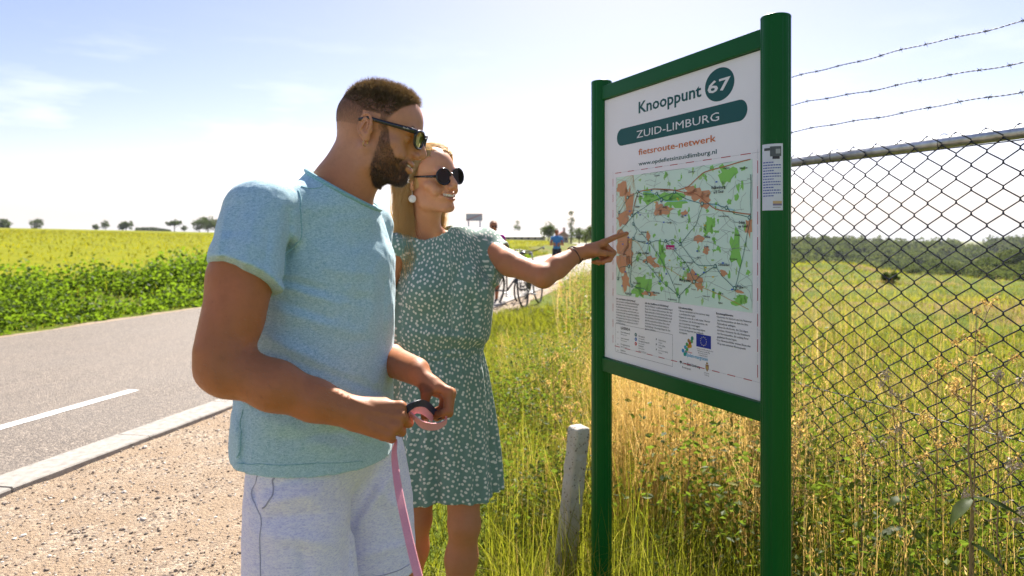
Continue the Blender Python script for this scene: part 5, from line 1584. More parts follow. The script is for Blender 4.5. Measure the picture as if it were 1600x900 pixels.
    for sx in (-1, 1):
        cx0 = 0.0350
        f_ = lambda rx, rz: np.array([Gp(sx * (cx0 + rx * math.cos(a)), 0.1050 - 2.3 * max(cx0 + rx * math.cos(a) - 0.01, 0) ** 2, 0.0 + rz * math.sin(a)) for a in th])
        sg.tube(f_(0.0300, 0.0262), 0.0027, 6, closed=True)
        lens.append(MB().poly(f_(0.0292, 0.0254)))
    sg.tube([Gp(-0.0075, 0.106, 0.006), Gp(0, 0.1085, 0.008), Gp(0.0075, 0.106, 0.006)], 0.0022, 6)
    fr_ = sg.build('sunglasses', M['black_plastic'], root, True)
    for l_ in lens: l_.build('lens', M['dark_lens'], fr_, True)
    for sx in (-1, 1):
        MB().tube(np.array([Gp(sx * 0.060, 0.094, 0.002), Gp(sx * 0.070, 0.080, 0.003), Gp(sx * 0.0765, 0.045, 0.006), Gp(sx * 0.079, -0.005, 0.010)]), [0.0046, 0.0042, 0.0030, 0.0024], 8, sx=0.6, up=HR[:, 0]).build('temple', M['black_plastic'], fr_, True)
    # round white earring
    c = Gp(0.083, -0.002, -0.062)
    n = HR @ nrm(np.array([0.75, 0.65, 0]))
    Re = frame(n, (0, 0, 1))
    e = MB(); e.sphere(c, (0.0125, 0.0028, 0.0125), Re, 24, 12); e.tube([c + (0, 0, 0.012), Gp(0.082, -0.002, -0.034)], 0.0008, 5)
    e.build('earring', M['pearl'], root, True)
    # braided wristbands
    aL = nrm(elL - wrL)
    for k, (o_, rr_, wv_) in enumerate(((0.004, 0.0290, 0.004), (0.010, 0.0300, -0.005), (0.016, 0.0305, 0.003))):
        th = np.linspace(0, 2 * math.pi, 41)[:-1]
        e1 = nrm(np.cross(aL, [0, 1, 0])); e2 = np.cross(aL, e1)
        rg = wrL + aL * (o_ + wv_ * np.sin(th)[:, None]) + (np.cos(th)[:, None] * e1 * (rr_) + np.sin(th)[:, None] * e2 * rr_)
        MB().tube(rg, 0.0017, 6, closed=True).build('wristband', M['bracelet'], root, True)
    for kn in (kL, kR):
        an = np.array([kn[0] - (0.03 if kn is kL else 0.045), 2.30 if kn is kL else 2.42, 0.08])
        z = Sdf(); z.cone(an + (-0.01, 0.03, -0.05), an + (0.055, -0.14, -0.06), 0.036, 0.028, 0.03); z.cone(an, an + (0, 0, -0.03), 0.038, 0.038, 0.03)
        z._op('i', lambda p: 0.002 - p[..., 2], 0.003)
        V, Q, N = z.mesh(0.006); link('shoe', np_mesh('shoe', V, Q, True, None, N), root, M['shoe'])
    return dict(root=root, tip=tips[0])
WOMAN = build_woman()
# ------------------------------------------------------------------ the cycling-network information board
SP0 = np.array([(1212 - CX) / F * 1.76, 1.76]); SDIR = nrm((-0.478, 1.0, 0))          # right post foot, direction to the left post
SNRM = np.array([-SDIR[1], SDIR[0], 0.0])                                             # faces the walkers
if SNRM[1] > 0: SNRM = -SNRM
SEX = -SDIR                                                                           # text runs left post -> right post
def hit(px, py, off=0.0):
    """point of the board plane (shifted off towards the viewer) behind photo pixel"""
    d = np.array([(px - CX) / F, 1.0, (HY - py) / F]); o = np.array([0, 0, HC]); p0 = np.array([*SP0, 0]) + SNRM * off
    t = np.dot(p0 - o, SNRM) / np.dot(d, SNRM); return o + d * t

def build_sign():
    t_ = NT('green_powder_coated_metal'); c_ = t_.coord(); nn_ = t_.noise(c_, 500, 3); big = t_.noise(c_, 3, 3, 0.5, (1, 1, 0.3))
    t_.set(t_.ramp(big, [(0.3, (0.001, 0.088, 0.012)), (0.7, (0.0015, 0.105, 0.018))]), Roughness=0.36); t_.b.inputs['Specular IOR Level'].default_value = 0.16; t_.b.inputs['Coat Weight'].default_value = 0.04; t_.b.inputs['Coat Roughness'].default_value = 0.12; t_.bump(nn_, 0.06, 0.001)
    M['green'] = t_.m
    M['board_white'] = flat('white_printed_panel', (0.84, 0.84, 0.87), 0.38, var=0.03, scale=4, spec=0.3)
    root_p = np.array([*SP0, 0]) + SDIR * 0.40
    root = empty('information_board', (root_p[0], root_p[1], 0), label='green framed cycling network map board with white panel', cat='information board')
    PL = hit(940, 370)[:2]; PR = SP0
    W = np.linalg.norm(PL - PR)
    zt = HC + (HY - 30) / F * 1.76
    zt2 = HC + (HY - 137) / F * PL[1]
    Rs = np.stack([SEX, SNRM * -1, [0, 0, 1]], 1)
    for pos, top, in ((PR, zt), (PL, zt)):
        n = 48; a = np.arange(n) / n * 2 * math.pi
        mb = MB(); rx, ry = 0.0375, 0.0375
        prof = []
        for q in a:
            g = 1.0
            for gq in (math.radians(195), math.radians(345), math.radians(15), math.radians(165), math.radians(250), math.radians(290)):
                dq = (q - gq + math.pi) % (2 * math.pi) - math.pi
                if abs(dq) < 0.05: g = 0.955
            prof.append((math.cos(q) * rx * g, math.sin(q) * ry * g))
        prof = np.array(prof)
        rings = []
        for z in np.concatenate([[-0.3], np.linspace(0.05, top - 0.004, 6), [top]]):
            rings.append(np.stack([prof[:, 0], prof[:, 1], np.full(n, z)], 1) @ Rs.T * 1.0 + np.array([pos[0], pos[1], 0]))
        V = np.concatenate(rings); m = len(rings); i = np.arange(m - 1)[:, None]; j = np.arange(n)[None]
        mb.add(V, np.stack([i * n + j, i * n + (j + 1) % n, (i + 1) * n + (j + 1) % n, (i + 1) * n + j], -1).reshape(-1, 4))
        p = mb.build('post', M['green'], root, True)
        es = p.modifiers.new('edge', 'EDGE_SPLIT'); es.split_angle = math.radians(24)
        cb = MB()
        for zz, rr in ((top, 0.0378), (top + 0.004, 0.0378), (top + 0.0065, 0.036), (top + 0.007, 0.0)):
            cb.add(np.stack([np.cos(a) * rr, np.sin(a) * rr, np.full(n, zz)], 1) + np.array([pos[0], pos[1], 0]), np.zeros((0, 4), int))
        i = np.arange(3)[:, None]
        cb.f.setdefault(4, []).append(np.stack([i * n + j, i * n + (j + 1) % n, (i + 1) * n + (j + 1) % n, (i + 1) * n + j], -1).reshape(-1, 4)); cb.m.setdefault(4, []).append(np.zeros(3 * n, int))
        cb.build('post_cap', M['green'], p, True)
        if pos is PR: post_r = p
    # heights on the board plane
    zr_top = hit(1192, 48)[2]; zr_in = hit(1192, 78)[2]; zb_in = hit(1191, 627)[2]; zb = hit(1190, 656)[2]
    off = 0.018
    def at(u, z, o=0.0):            # u metres from the left post centre towards the right post
        return np.array([PL[0], PL[1], 0]) + SEX * u + np.array([0, 0, z]) + SNRM * o
    u0, u1 = 0.030, W - 0.030
    for (z0, z1, nm) in ((zr_in, zr_top, 'top'), (zb, zb_in, 'bottom')):
        mb = MB(); c = at((u0 + u1) / 2, (z0 + z1) / 2)
        mb.box(c, (u1 - u0, 0.040, z1 - z0), Rs)
        mb.build('frame_rail', M['green'], root, bevel=0.003)
    pc = at((u0 + u1) / 2, (zr_in + zb_in) / 2, 0.003)
    mb = MB(); mb.box(pc, (u1 - u0 - 0.004, 0.012, zr_in - zb_in - 0.003), Rs)
    panel = mb.build('panel', M['board_white'], root, bevel=0.001)
    SURF = 0.003 + 0.006
    edge = MB()
    # flat print, several layers 0.3 mm apart
    M['ink'] = print_mat()
    def B(px, py, lay=0):           # photo pixel on the printed face
        return hit(px, py, SURF + 0.0003 + 0.0003 * lay)
    def q2(p):                      # world -> (u, z) board coordinates
        return np.array([np.dot(p - np.array([PL[0], PL[1], 0]), SEX), p[2]])
    def uz(px, py): return q2(hit(px, py, SURF))
    class Print:
        def __init__(s): s.v = []; s.f3 = []; s.c = []; s.n = 0
        def poly(s, pts, col, lay):
            pts = np.asarray(pts, float); n = len(pts); c = pts.mean(0)
            V = np.vstack([pts, c]); V = np.stack([at(a, b, SURF + 0.0003 + 0.0003 * lay) for a, b in V])
            j = np.arange(n); s.v.append(V); s.f3.append(np.stack([j, (j + 1) % n, np.full(n, n)], 1) + s.n); s.c.append(np.tile(col, (n + 1, 1))); s.n += n + 1
        def line(s, pts, w, col, lay):
            pts = np.asarray(pts, float); t = np.gradient(pts, axis=0); t /= np.linalg.norm(t, axis=1)[:, None] + 1e-9
            nn = np.stack([-t[:, 1], t[:, 0]], 1) * w / 2
            V = np.concatenate([pts + nn, pts - nn]); n = len(pts)
            V = np.stack([at(a, b, SURF + 0.0003 + 0.0003 * lay) for a, b in V])
            i = np.arange(n - 1)
            s.f3.append(np.concatenate([np.stack([i, i + 1, i + n], 1), np.stack([i + 1, i + 1 + n, i + n], 1)]) + s.n); s.v.append(V); s.c.append(np.tile(col, (2 * n, 1))); s.n += 2 * n
        def rect(s, a, b, c, d, col, lay): s.poly([(a, b), (c, b), (c, d), (a, d)], col, lay)
        def disc(s, c, r, col, lay, n=20, ry=None):
            th = np.arange(n) / n * 2 * math.pi; s.poly(np.stack([c[0] + r * np.cos(th), c[1] + (ry or r) * np.sin(th)], 1), col, lay)
        def build(s, name, parent):
            me = np_mesh(name, np.concatenate(s.v), np.concatenate(s.f3), False, None, None, {'ink': np.concatenate(s.c)})
            return link(name, me, parent, M['ink'])
    TEAL = (0.004, 0.085, 0.085); ORG = (0.60, 0.16, 0.03); RED = (0.42, 0.02, 0.04); BLK = (0.02, 0.025, 0.035); WHT = (0.75, 0.76, 0.78)
    def text(name, s_, px, py, size, col, lay=1, bold=0.0, px_end=None, spacing=1.0, align='LEFT', parent=panel):
        me = text_mesh(s_, size, bold, align, 0, 2, spacing)
        co = np.empty(len(me.vertices) * 3, np.float32); me.vertices.foreach_get('co', co); co = co.reshape(-1, 3)
        a = uz(px, py)
        if px_end is not None:
            b = uz(px_end[0], px_end[1]); wd = b[0] - a[0]; x0, x1 = co[:, 0].min(), co[:, 0].max()
            co[:, 0] = (co[:, 0] - x0) / (x1 - x0) * wd
        W_ = np.stack([at(a[0] + x, a[1] + y, SURF + 0.0003 + 0.0003 * lay) for x, y, _ in co])
        me.vertices.foreach_set('co', W_.astype(np.float32).ravel()); me.materials.clear()
        at_ = me.attributes.new('ink', 'FLOAT_VECTOR', 'POINT'); at_.data.foreach_set('vector', np.tile(col, (len(co), 1)).astype(np.float32).ravel())
        me.update(); return link(name, me, parent, M['ink'])
    # header
    text('place_lettering', 'Knooppunt', 998, 177, 0.053, TEAL, 1, 0.020, (1096, 152))
    pr = Print()
    c0 = uz(1124, 132); rr = (uz(1147, 132)[0] - uz(1101, 132)[0]) / 2
    pr.disc(c0, rr, TEAL, 0, 40, (uz(1124, 106)[1] - uz(1124, 158)[1]) / 2)
    a, b = uz(964, 213), uz(1168, 170)
    h = (uz(1066, 178)[1] - uz(1066, 208)[1]) / 2; ym = (uz(1066, 178)[1] + uz(1066, 208)[1]) / 2
    th = np.linspace(-math.pi / 2, math.pi / 2, 14)
    pts = [(b[0] - h + h * math.cos(t), ym + h * math.sin(t)) for t in th] + [(a[0] + h - h * math.cos(t), ym - h * math.sin(t)) for t in th]
    pr.poly(pts, TEAL, 0)
    # dashed red border round the map and legend
    A, Bq = uz(958, 271), uz(1184, 595)
    x0, x1 = uz(958, 400)[0], uz(1184, 400)[0]; zt_, zb_ = uz(1184, 238)[1], uz(1184, 597)[1]
    def dash(p, q, n):
        p, q = np.array(p), np.array(q)
        for i in range(n):
            s0, s1 = p + (q - p) * (i + 0.18) / n, p + (q - p) * (i + 0.68) / n
            pr.line([s0, s1], 0.0022, RED, 1); 
            e0 = p + (q - p) * (i + 0.72) / n; e1 = p + (q - p) * (i + 1.12) / n
            pr.line([e0, e1], 0.0008, (0.45, 0.46, 0.5), 1)
    dash((x0, zt_), (x1, zt_), 9); dash((x0, zb_), (x1, zb_), 11); dash((x0, zb_), (x0, zt_), 11); dash((x1, zb_), (x1, zt_), 9)
    pr.build('header_print', panel)
    text('number_lettering', '67', 1106, 147, 0.047, WHT, 2, 0.02, (1142, 138))
    text('place_lettering', 'ZUID-LIMBURG', 995, 216, 0.0345, WHT, 2, 0.0, (1124, 186))
    text('network_lettering', 'fietsroute-netwerk', 998, 242.4, 0.0285, ORG, 2, 0.010, (1119, 216.5))
    text('address_lettering', 'www.opdefietsinzuidlimburg.nl', 998, 259, 0.0185, TEAL, 1, 0.012, (1120, 236))
    # ---- the map
    mp = Print(); r = np.random.default_rng(21)
    mx0, mx1 = uz(963, 400)[0], uz(1176, 400)[0]; mz1, mz0 = uz(1176, 248)[1], uz(1176, 489)[1]
    MW, MH = mx1 - mx0, mz1 - mz0
    X = lambda a, b: (mx0 + a * MW, mz1 - b * MH)       # fractions, b downwards
    mp.rect(mx0, mz0, mx1, mz1, (0.64, 0.84, 0.72), 0)
    def blob(a, b, ra, rb, col, lay, n=18, rough=0.35):
        th = np.arange(n) / n * 2 * math.pi; k = 1 + rough * (r.random(n) - 0.5) * 2
        pts = [X(min(max(a + ra * c_ * math.cos(t), 0.002), 0.998), min(max(b + rb * c_ * math.sin(t), 0.002), 0.998)) for t, c_ in zip(th, k)]
        mp.poly(pts, col, lay)
    GRN = (0.24, 0.60, 0.12); URB = (0.60, 0.30, 0.16)
    for k in range(150):
        a, b = r.random() * 0.96 + 0.02, r.random() * 0.96 + 0.02
        if a < 0.17: continue
        blob(a, b, r.uniform(0.004, 0.014), r.uniform(0.006, 0.030), GRN if r.random() < 0.7 else (0.36, 0.60, 0.24), 1, 11, 0.6)
    for a, b, c_, d in ((0.28, 0.17, 0.05, 0.06), (0.24, 0.88, 0.06, 0.08), (0.42, 0.20, 0.12, 0.035), (0.50, 0.24, 0.09, 0.04), (0.90, 0.60, 0.03, 0.12), (0.40, 0.65, 0.03, 0.10), (0.85, 0.08, 0.05, 0.06), (0.74, 0.42, 0.04, 0.05), (0.20, 0.95, 0.05, 0.05), (0.93, 0.93, 0.05, 0.03)): blob(a, b, c_, d, GRN, 1, 16, 0.5)
    for a, b, c_, d in ((0.06, 0.55, 0.07, 0.11), (0.05, 0.72, 0.06, 0.10), (0.12, 0.22, 0.035, 0.12), (0.05, 0.35, 0.05, 0.06), (0.09, 0.88, 0.035, 0.07), (0.12, 0.64, 0.04, 0.12), (0.66, 0.20, 0.07, 0.04), (0.71, 0.25, 0.04, 0.05), (0.62, 0.17, 0.05, 0.03), (0.42, 0.31, 0.06, 0.03), (0.37, 0.29, 0.03, 0.05), (0.57, 0.33, 0.025, 0.02), (0.30, 0.69, 0.05, 0.035), (0.35, 0.73, 0.03, 0.02),
                        (0.64, 0.80, 0.05, 0.045), (0.67, 0.86, 0.03, 0.03), (0.67, 0.52, 0.03, 0.03), (0.72, 0.60, 0.02, 0.025), (0.29, 0.51, 0.02, 0.03), (0.92, 0.87, 0.03, 0.012), (0.98, 0.45, 0.02, 0.05), (0.30, 0.96, 0.05, 0.02), (0.83, 0.75, 0.02, 0.02), (0.05, 0.10, 0.05, 0.05)): blob(a, b, c_, d, URB, 2, 14, 0.45)
    def way(pts, w, col, lay, jit=0.006, m=6):
        pts = np.array(pts, float); k = np.linspace(0, len(pts) - 1, (len(pts) - 1) * m + 1)
        c_ = np.stack([np.interp(k, np.arange(len(pts)), pts[:, i]) for i in (0, 1)], 1); c_[1:-1] += r.normal(0, jit, (len(k) - 2, 2)) * 0.6
        for _ in range(1): c_[1:-1] = (c_[:-2] + 2 * c_[1:-1] + c_[2:]) / 4
        c_ = np.clip(c_, 0.002, 0.998); mp.line([X(a, b) for a, b in c_], w, col, lay)
    for k in range(120):           # small grey lanes
        a, b = r.random(2); L_ = r.uniform(0.08, 0.3); an = r.uniform(0, 6.28)
        way([(a, b), (a + L_ * math.cos(an) / 2, b + L_ * math.sin(an) / 2), (a + L_ * math.cos(an + 0.4), b + L_ * math.sin(an + 0.4))], 0.0008, (0.20, 0.26, 0.24), 3)
    for k in range(9): way([(0.0, 0.05 * k + 0.05), (0.1 + 0.01 * k, 0.02 * k), (0.16, 0.0)], 0.0009, (0.55, 0.33, 0.10), 3)
    for p_ in ([(0.15, 0.33), (0.2, 0.14), (0.35, 0.13), (0.52, 0.16), (0.6, 0.14), (0.7, 0.05), (0.82, 0.03), (0.99, 0.0)], [(0.33, 0.13), (0.5, 0.16), (0.66, 0.20), (0.78, 0.32), (0.99, 0.36)]): way(p_, 0.0030, (0.42, 0.16, 0.07), 4, 0.002)
    way([(0.05, 0.5), (0.2, 0.55), (0.28, 0.68), (0.45, 0.75), (0.64, 0.85), (0.8, 0.9), (0.98, 0.98)], 0.0016, (0.52, 0.33, 0.08), 4)
    way([(0.05, 0.05), (0.09, 0.3), (0.03, 0.6), (0.07, 0.98)], 0.0012, (0.52, 0.30, 0.08), 4)
    way([(0.2, 0.13), (0.35, 0.17), (0.42, 0.24), (0.6, 0.24), (0.72, 0.27), (0.9, 0.33)], 0.0020, (0.30, 0.62, 0.80), 3, 0.008)
    nodes = {'a': (0.16, 0.40), 'b': (0.16, 0.52), 'c': (0.15, 0.33), 'd': (0.20, 0.14), 'e': (0.36, 0.17), 'f': (0.40, 0.22), 'g': (0.50, 0.17), 'h': (0.695, 0.27), 'i': (0.99, 0.38), 'j': (0.43, 0.54), 'k': (0.54, 0.56), 'l': (0.30, 0.55), 'm': (0.275, 0.71), 'n': (0.78, 0.71), 'o': (0.64, 0.83), 'p': (0.53, 0.95), 'q': (0.12, 0.75), 'r': (0.02, 0.86), 's': (0.15, 0.91), 't': (0.03, 0.30), 'u': (0.85, 0.31), 'v': (0.90, 0.85), 'w': (0.30, 0.96), 'x': (0.11, 0.18)}
    for e in ('ab', 'bl', 'ca', 'cd', 'xd', 'de', 'ef', 'fg', 'gh', 'hu', 'ui', 'hk', 'kj', 'jl', 'kn', 'no', 'nv', 'op', 'lm', 'mp', 'jo', 'mq', 'qs', 'qr', 'sw', 'tx', 'lp', 'al', 'cg', 'iv'):
        (a, b), (c_, d) = nodes[e[0]], nodes[e[1]]; way([(a, b), ((a + c_) / 2 + r.normal(0, 0.02), (b + d) / 2 + r.normal(0, 0.02)), (c_, d)], 0.0017, (0.01, 0.13, 0.11), 5)
    for e in ((0.53, 0.95, 0.53, 1.0), (0.15, 0.52, 0.13, 1.0), (0.99, 0.1, 0.99, 0.38), (0.2, 0.3, 0.0, 0.5)): way([(e[0], e[1]), (e[2], e[3])], 0.0018, (0.01, 0.13, 0.11), 5)
    for a, b in nodes.values():
        mp.disc(X(min(a, 0.985), b), 0.0062, (0.01, 0.13, 0.12), 6, 14); mp.disc(X(min(a, 0.985), b), 0.0038, (0.45, 0.62, 0.55), 7, 12)
    for k in range(34): a, b = r.random(2) * 0.9 + 0.05; q = X(a, b); mp.rect(q[0] - 0.004, q[1] - 0.002, q[0] + 0.004, q[1] + 0.002, [(0.05, 0.15, 0.55), (0.7, 0.55, 0.05), (0.05, 0.12, 0.45)][k % 3], 6)
    q = X(0.435, 0.585); mp.rect(q[0], q[1] - 0.0065, q[0] + 0.040, q[1] + 0.0065, (0.50, 0.01, 0.16), 6)
    mp.build('map', panel)
    # place names
    def mtext(s_, a, b, size, col=BLK, bold=0.02):
        p = X(a, b); me = text_mesh(s_, size, bold, 'LEFT', 0, 1)
        co = np.empty(len(me.vertices) * 3, np.float32); me.vertices.foreach_get('co', co); co = co.reshape(-1, 3)
        return np.stack([at(p[0] + x, p[1] + y, SURF + 0.0003 * 9) for x, y, _ in co]), me
    names = [('Valkenburg', 0.755, 0.175, 0.0125), ('a/d Geul', 0.77, 0.205, 0.0115), ('Sibbe', 0.71, 0.515, 0.011), ('Margraten', 0.535, 0.835, 0.0125), ('Scheulder', 0.80, 0.705, 0.011), ('Cadier en Keer', 0.185, 0.645, 0.0115), ('Schin', 0.925, 0.42, 0.011), ('op Geul', 0.92, 0.445, 0.011), ('Berg', 0.41, 0.285, 0.010), ('Vilt', 0.545, 0.365, 0.010), ('Bemelen', 0.235, 0.475, 0.009), ('Wijlre', 0.91, 0.845, 0.010),
             ('Meerssen', 0.19, 0.185, 0.009), ('Amby', 0.18, 0.27, 0.010), ('Houthem', 0.39, 0.16, 0.010), ('Sint-Antoniusbank', 0.20, 0.55, 0.006), ('Terblijt', 0.44, 0.405, 0.008), ('IJzeren', 0.71, 0.58, 0.007), ('Gasthuis', 0.21, 0.49, 0.007), ('Bruisterbosch', 0.50, 0.865, 0.006), ('Groot Welsden', 0.56, 0.70, 0.007), ('Eckelrade', 0.33, 0.95, 0.009), ('Gronsveld', 0.16, 0.89, 0.010), ('Bruisterbosch', 0.45, 0.985, 0.0075), ('Heer', 0.07, 0.66, 0.009), ('Maastricht', 0.02, 0.49, 0.010),
             ('Gulpen', 0.80, 0.90, 0.007), ('Reijmerstok', 0.70, 0.93, 0.006), ('Honthem', 0.34, 0.79, 0.007), ('Ingber', 0.80, 0.965, 0.007), ('Rijckholt', 0.09, 0.985, 0.010), ('Keutenberg', 0.87, 0.66, 0.006), ('Schimmert', 0.60, 0.04, 0.007), ('Ulestraten', 0.34, 0.035, 0.007), ('Hulsberg', 0.83, 0.045, 0.007), ('Klimmen', 0.93, 0.06, 0.008), ('Strucht', 0.90, 0.50, 0.007), ('Oud-Valkenburg', 0.80, 0.37, 0.006), ('Nijswiller', 0.66, 0.66, 0.005), ('Termaar', 0.62, 0.89, 0.006)]
    VV = []; FF = []; n0 = 0
    for nm_, a, b, sz in names:
        W_, me = mtext(nm_, a, b, sz)
        VV.append(W_); 
        me.calc_loop_triangles(); tr = np.empty(len(me.loop_triangles) * 3, np.int32); me.loop_triangles.foreach_get('vertices', tr); FF.append(tr.reshape(-1, 3) + n0); n0 += len(W_); bpy.data.meshes.remove(me)
    V = np.concatenate(VV); link('map_lettering', kind='stuff', me=np_mesh('map_lettering', V, np.concatenate(FF), False, None, None, {'ink': np.tile(BLK, (len(V), 1))}), parent=panel, mats=M['ink'])
    q = X(0.445, 0.592)
    W_, me = mtext('Hier staat u', 0.447, 0.596, 0.0078); me.calc_loop_triangles(); tr = np.empty(len(me.loop_triangles) * 3, np.int32); me.loop_triangles.foreach_get('vertices', tr)
    link('map_lettering', np_mesh('map_lettering', W_, tr.reshape(-1, 3), False, None, None, {'ink': np.tile(WHT, (len(W_), 1))}), panel, M['ink'])
    # ---- text columns
    cols = [(963, 466, ['Info over fietsen in Zuid-Limburg?', 'Op de website opdefietsinzuidlimburg.nl', 'staat alles over het fietsroutenetwerk', 'in Zuid-Limburg. Hier kunt u uw eigen', 'routes samenstellen en downloaden, en', 'de kaart met alle knooppunten bekijken.', 'Onderweg volgt u de groene borden van', 'knooppunt naar knooppunt. De kaart is', 'verkrijgbaar bij de winkels van de VVV', 'in Zuid-Limburg.']),
            (1008, 473, ['Info über Radfahren in Süd-Limburg?', 'Auf der Website opdefietsinzuidlimburg.nl', 'finden Sie weitere Informationen über das', 'Radroutennetz in Süd-Limburg. Hier kann', 'man eigene Routen zusammenstellen und', 'herunterladen. Die Radwanderkarte mit', 'allen Knotenpunkten finden Sie in den', 'Läden des Fremdenverkehrsamtes in', 'Süd-Limburg. Unterwegs folgen Sie den', 'grünen Schildern.']),
            (1060, 480, ['Gebruiksaanwijzing:', '• Noteer startplaats en het nummer waar', '  u uw fietstocht begint.', '• Bepaal de route die u wilt rijden. Noteer', '  de nummers van de knooppunten, die', '  aan de gekozen route liggen.', '• De routebordjes onderweg wijzen', '  steeds de weg naar het volgende', '  knooppunt.']),
            (1119, 489, ['Benutzungshinweise:', '• Notieren Sie Startort und die Nummer', '  des Knotenpunktes an dem Sie Ihre', '  Fahrradtour anfangen.', '• Planen Sie die Route, der Sie folgen', '  möchten. Notieren Sie die Nummern', '  der Knotenpunkte, die entlang Ihrer', '  geplanten Route liegen.', '• Die Hinweisschilder weisen Ihnen den', '  Weg zum nächsten Knotenpunkt.'])]
    endw = [1000, 1051, 1112, 1176]
    VV = []; FF = []; n0 = 0
    def addtext(s_, u_, z_, size, bold, maxw=None):
        nonlocal n0
        me = text_mesh(s_, size, bold, 'LEFT', 0, 0)
        k = len(me.vertices)
        if k == 0: return
        co = np.empty(k * 3, np.float32); me.vertices.foreach_get('co', co); co = co.reshape(-1, 3)
        if maxw and co[:, 0].max() > maxw: co[:, 0] *= maxw / co[:, 0].max()
        b0 = at(0, 0, SURF + 0.0005)
        VV.append(b0 + (u_ + co[:, :1]) * SEX + (z_ + co[:, 1:2]) * np.array([0, 0, 1.0])); me.calc_loop_triangles()
        tr = np.empty(len(me.loop_triangles) * 3, np.int32); me.loop_triangles.foreach_get('vertices', tr); FF.append(tr.reshape(-1, 3) + n0); n0 += k; bpy.data.meshes.remove(me)
    for (px, py, lines), ex in zip(cols, endw):
        a = uz(px, py); wdt = uz(ex, py)[0] - a[0]
        for k, s_ in enumerate(lines): addtext(s_, a[0], a[1] - 0.0035 - k * 0.0094, 0.0082, 0.03 if k == 0 else 0.008, wdt)
    lg = uz(970, 514); addtext('LEGENDA', lg[0], lg[1], 0.0125, 0.03)
    for k, s_ in enumerate(('Fietsroutenetwerk', 'route onverhard', 'Doorgaande route', 'Rijksgrens')): q = uz(970, 519 + 9.5 * k + 0.0); addtext(s_, q[0], q[1] - 0.001, 0.0072, 0.01); addtext('Radroutennetz', q[0], q[1] - 0.0085, 0.0060, 0.0)
    for k, s_ in enumerate(('Knooppunt', 'Knooppunt met info', 'Startpunt')): q = uz(998, 526 + 7.5 * k); addtext(s_, q[0], q[1], 0.0072, 0.01); addtext('Knotenpunkt', q[0], q[1] - 0.0078, 0.0060, 0.0)
    q = uz(998, 549); addtext('VVV Informatie', q[0], q[1], 0.0066, 0.0)
    for k, s_ in enumerate(('matige stijging', 'steile stijging', 'zeer steile stijging')): q = uz(1029, 532 + 8.0 * k); addtext(s_, q[0], q[1], 0.0066, 0.0); addtext('Steigung', q[0], q[1] - 0.0075, 0.0055, 0.0)
    q = uz(1062, 567); addtext('♥', q[0], q[1], 0.009, 0); q = uz(1066, 568.5); addtext('visit', q[0], q[1], 0.0105, 0.0); addtext('Zuid-Limburg', q[0] + 0.022, q[1], 0.0105, 0.03); addtext('Routepunt', q[0], q[1] - 0.0125, 0.0095, 0.0)
    q = uz(1089, 545)
    for k, s_ in enumerate(('Europees Landbouwfonds voor', 'Plattelandsontwikkeling:', 'Europa investeert', 'in zijn platteland')): addtext(s_, q[0] + 0.003 * k, q[1] - 0.006 * k, 0.0055, 0.0, 0.074)
    q = uz(1101, 583); addtext('provincie', q[0] - 0.001, q[1], 0.0055, 0.0); addtext('Limburg', q[0], q[1] - 0.006, 0.0055, 0)
    V = np.concatenate(VV); o = link('small_lettering', kind='stuff', me=np_mesh('small_lettering', V, np.concatenate(FF), False, None, None, {'ink': np.tile(BLK, (len(V), 1))}), parent=panel, mats=M['ink'])
    text('logo_lettering', 'eijsden-margraten', 1071, 556, 0.0145, (0.02, 0.35, 0.60), 1, 0.01, (1106, 564))
    text('logo_lettering', 'gemeente', 1071, 550, 0.008, (0.70, 0.05, 0.03), 1, 0.0)
    lp = Print()
    # legend box
    a, b = uz(962, 508), uz(1051, 572)
    z1_, z0_ = uz(962, 505)[1], uz(1051, 572)[1]; z0_ = uz(962, 549)[1]; 
    for p_ in ([(a[0], z1_), (b[0], z1_)], [(b[0], z1_), (b[0], z0_)], [(b[0], z0_), (a[0], z0_)], [(a[0], z0_), (a[0], z1_)]): lp.line(p_, 0.0010, (0.2, 0.2, 0.22), 0)
    for k in range(4):
        q = uz(964, 518 + 9.5 * k); lp.line([(q[0], q[1] - 0.001), (q[0] + 0.011, q[1] - 0.001)], 0.0012, [BLK, (0.5, 0.5, 0.5), BLK, (0.25, 0.25, 0.25)][k], 0)
    for k, c_ in enumerate((TEAL, (0.02, 0.12, 0.45), (0.65, 0.02, 0.02))): q = uz(993.5, 523 + 7.0 * k); lp.disc(q, 0.0062, c_, 0, 16); lp.disc(q, 0.0028, (0.45, 0.55, 0.6), 1, 10)
    for k in range(3): q = uz(1026, 530 + 8 * k); lp.poly([(q[0] - 0.003, q[1] + 0.004), (q[0] + 0.002, q[1]), (q[0] - 0.003, q[1] - 0.004)], BLK, 0)
    # EU flag
    f0, f1 = uz(1088, 521), uz(1111, 521); zf1 = uz(1088, 521)[1]; zf0 = uz(1088, 541)[1]
    lp.rect(f0[0], zf0, f1[0], zf1, (0.01, 0.03, 0.32), 0)
    cc = ((f0[0] + f1[0]) / 2, (zf0 + zf1) / 2); R_ = (zf1 - zf0) * 0.33
    for k in range(12):
        an = k / 12 * 2 * math.pi; st = []
        for m in range(10): rr_ = 0.0022 if m % 2 == 0 else 0.0009; st.append((cc[0] + R_ * math.sin(an) + rr_ * math.sin(m * math.pi / 5), cc[1] + R_ * math.cos(an) + rr_ * math.cos(m * math.pi / 5)))
        lp.poly(st, (0.70, 0.70, 0.45), 1)
    # municipal mosaic emblem
    q = uz(1070, 546); r2 = np.random.default_rng(2)
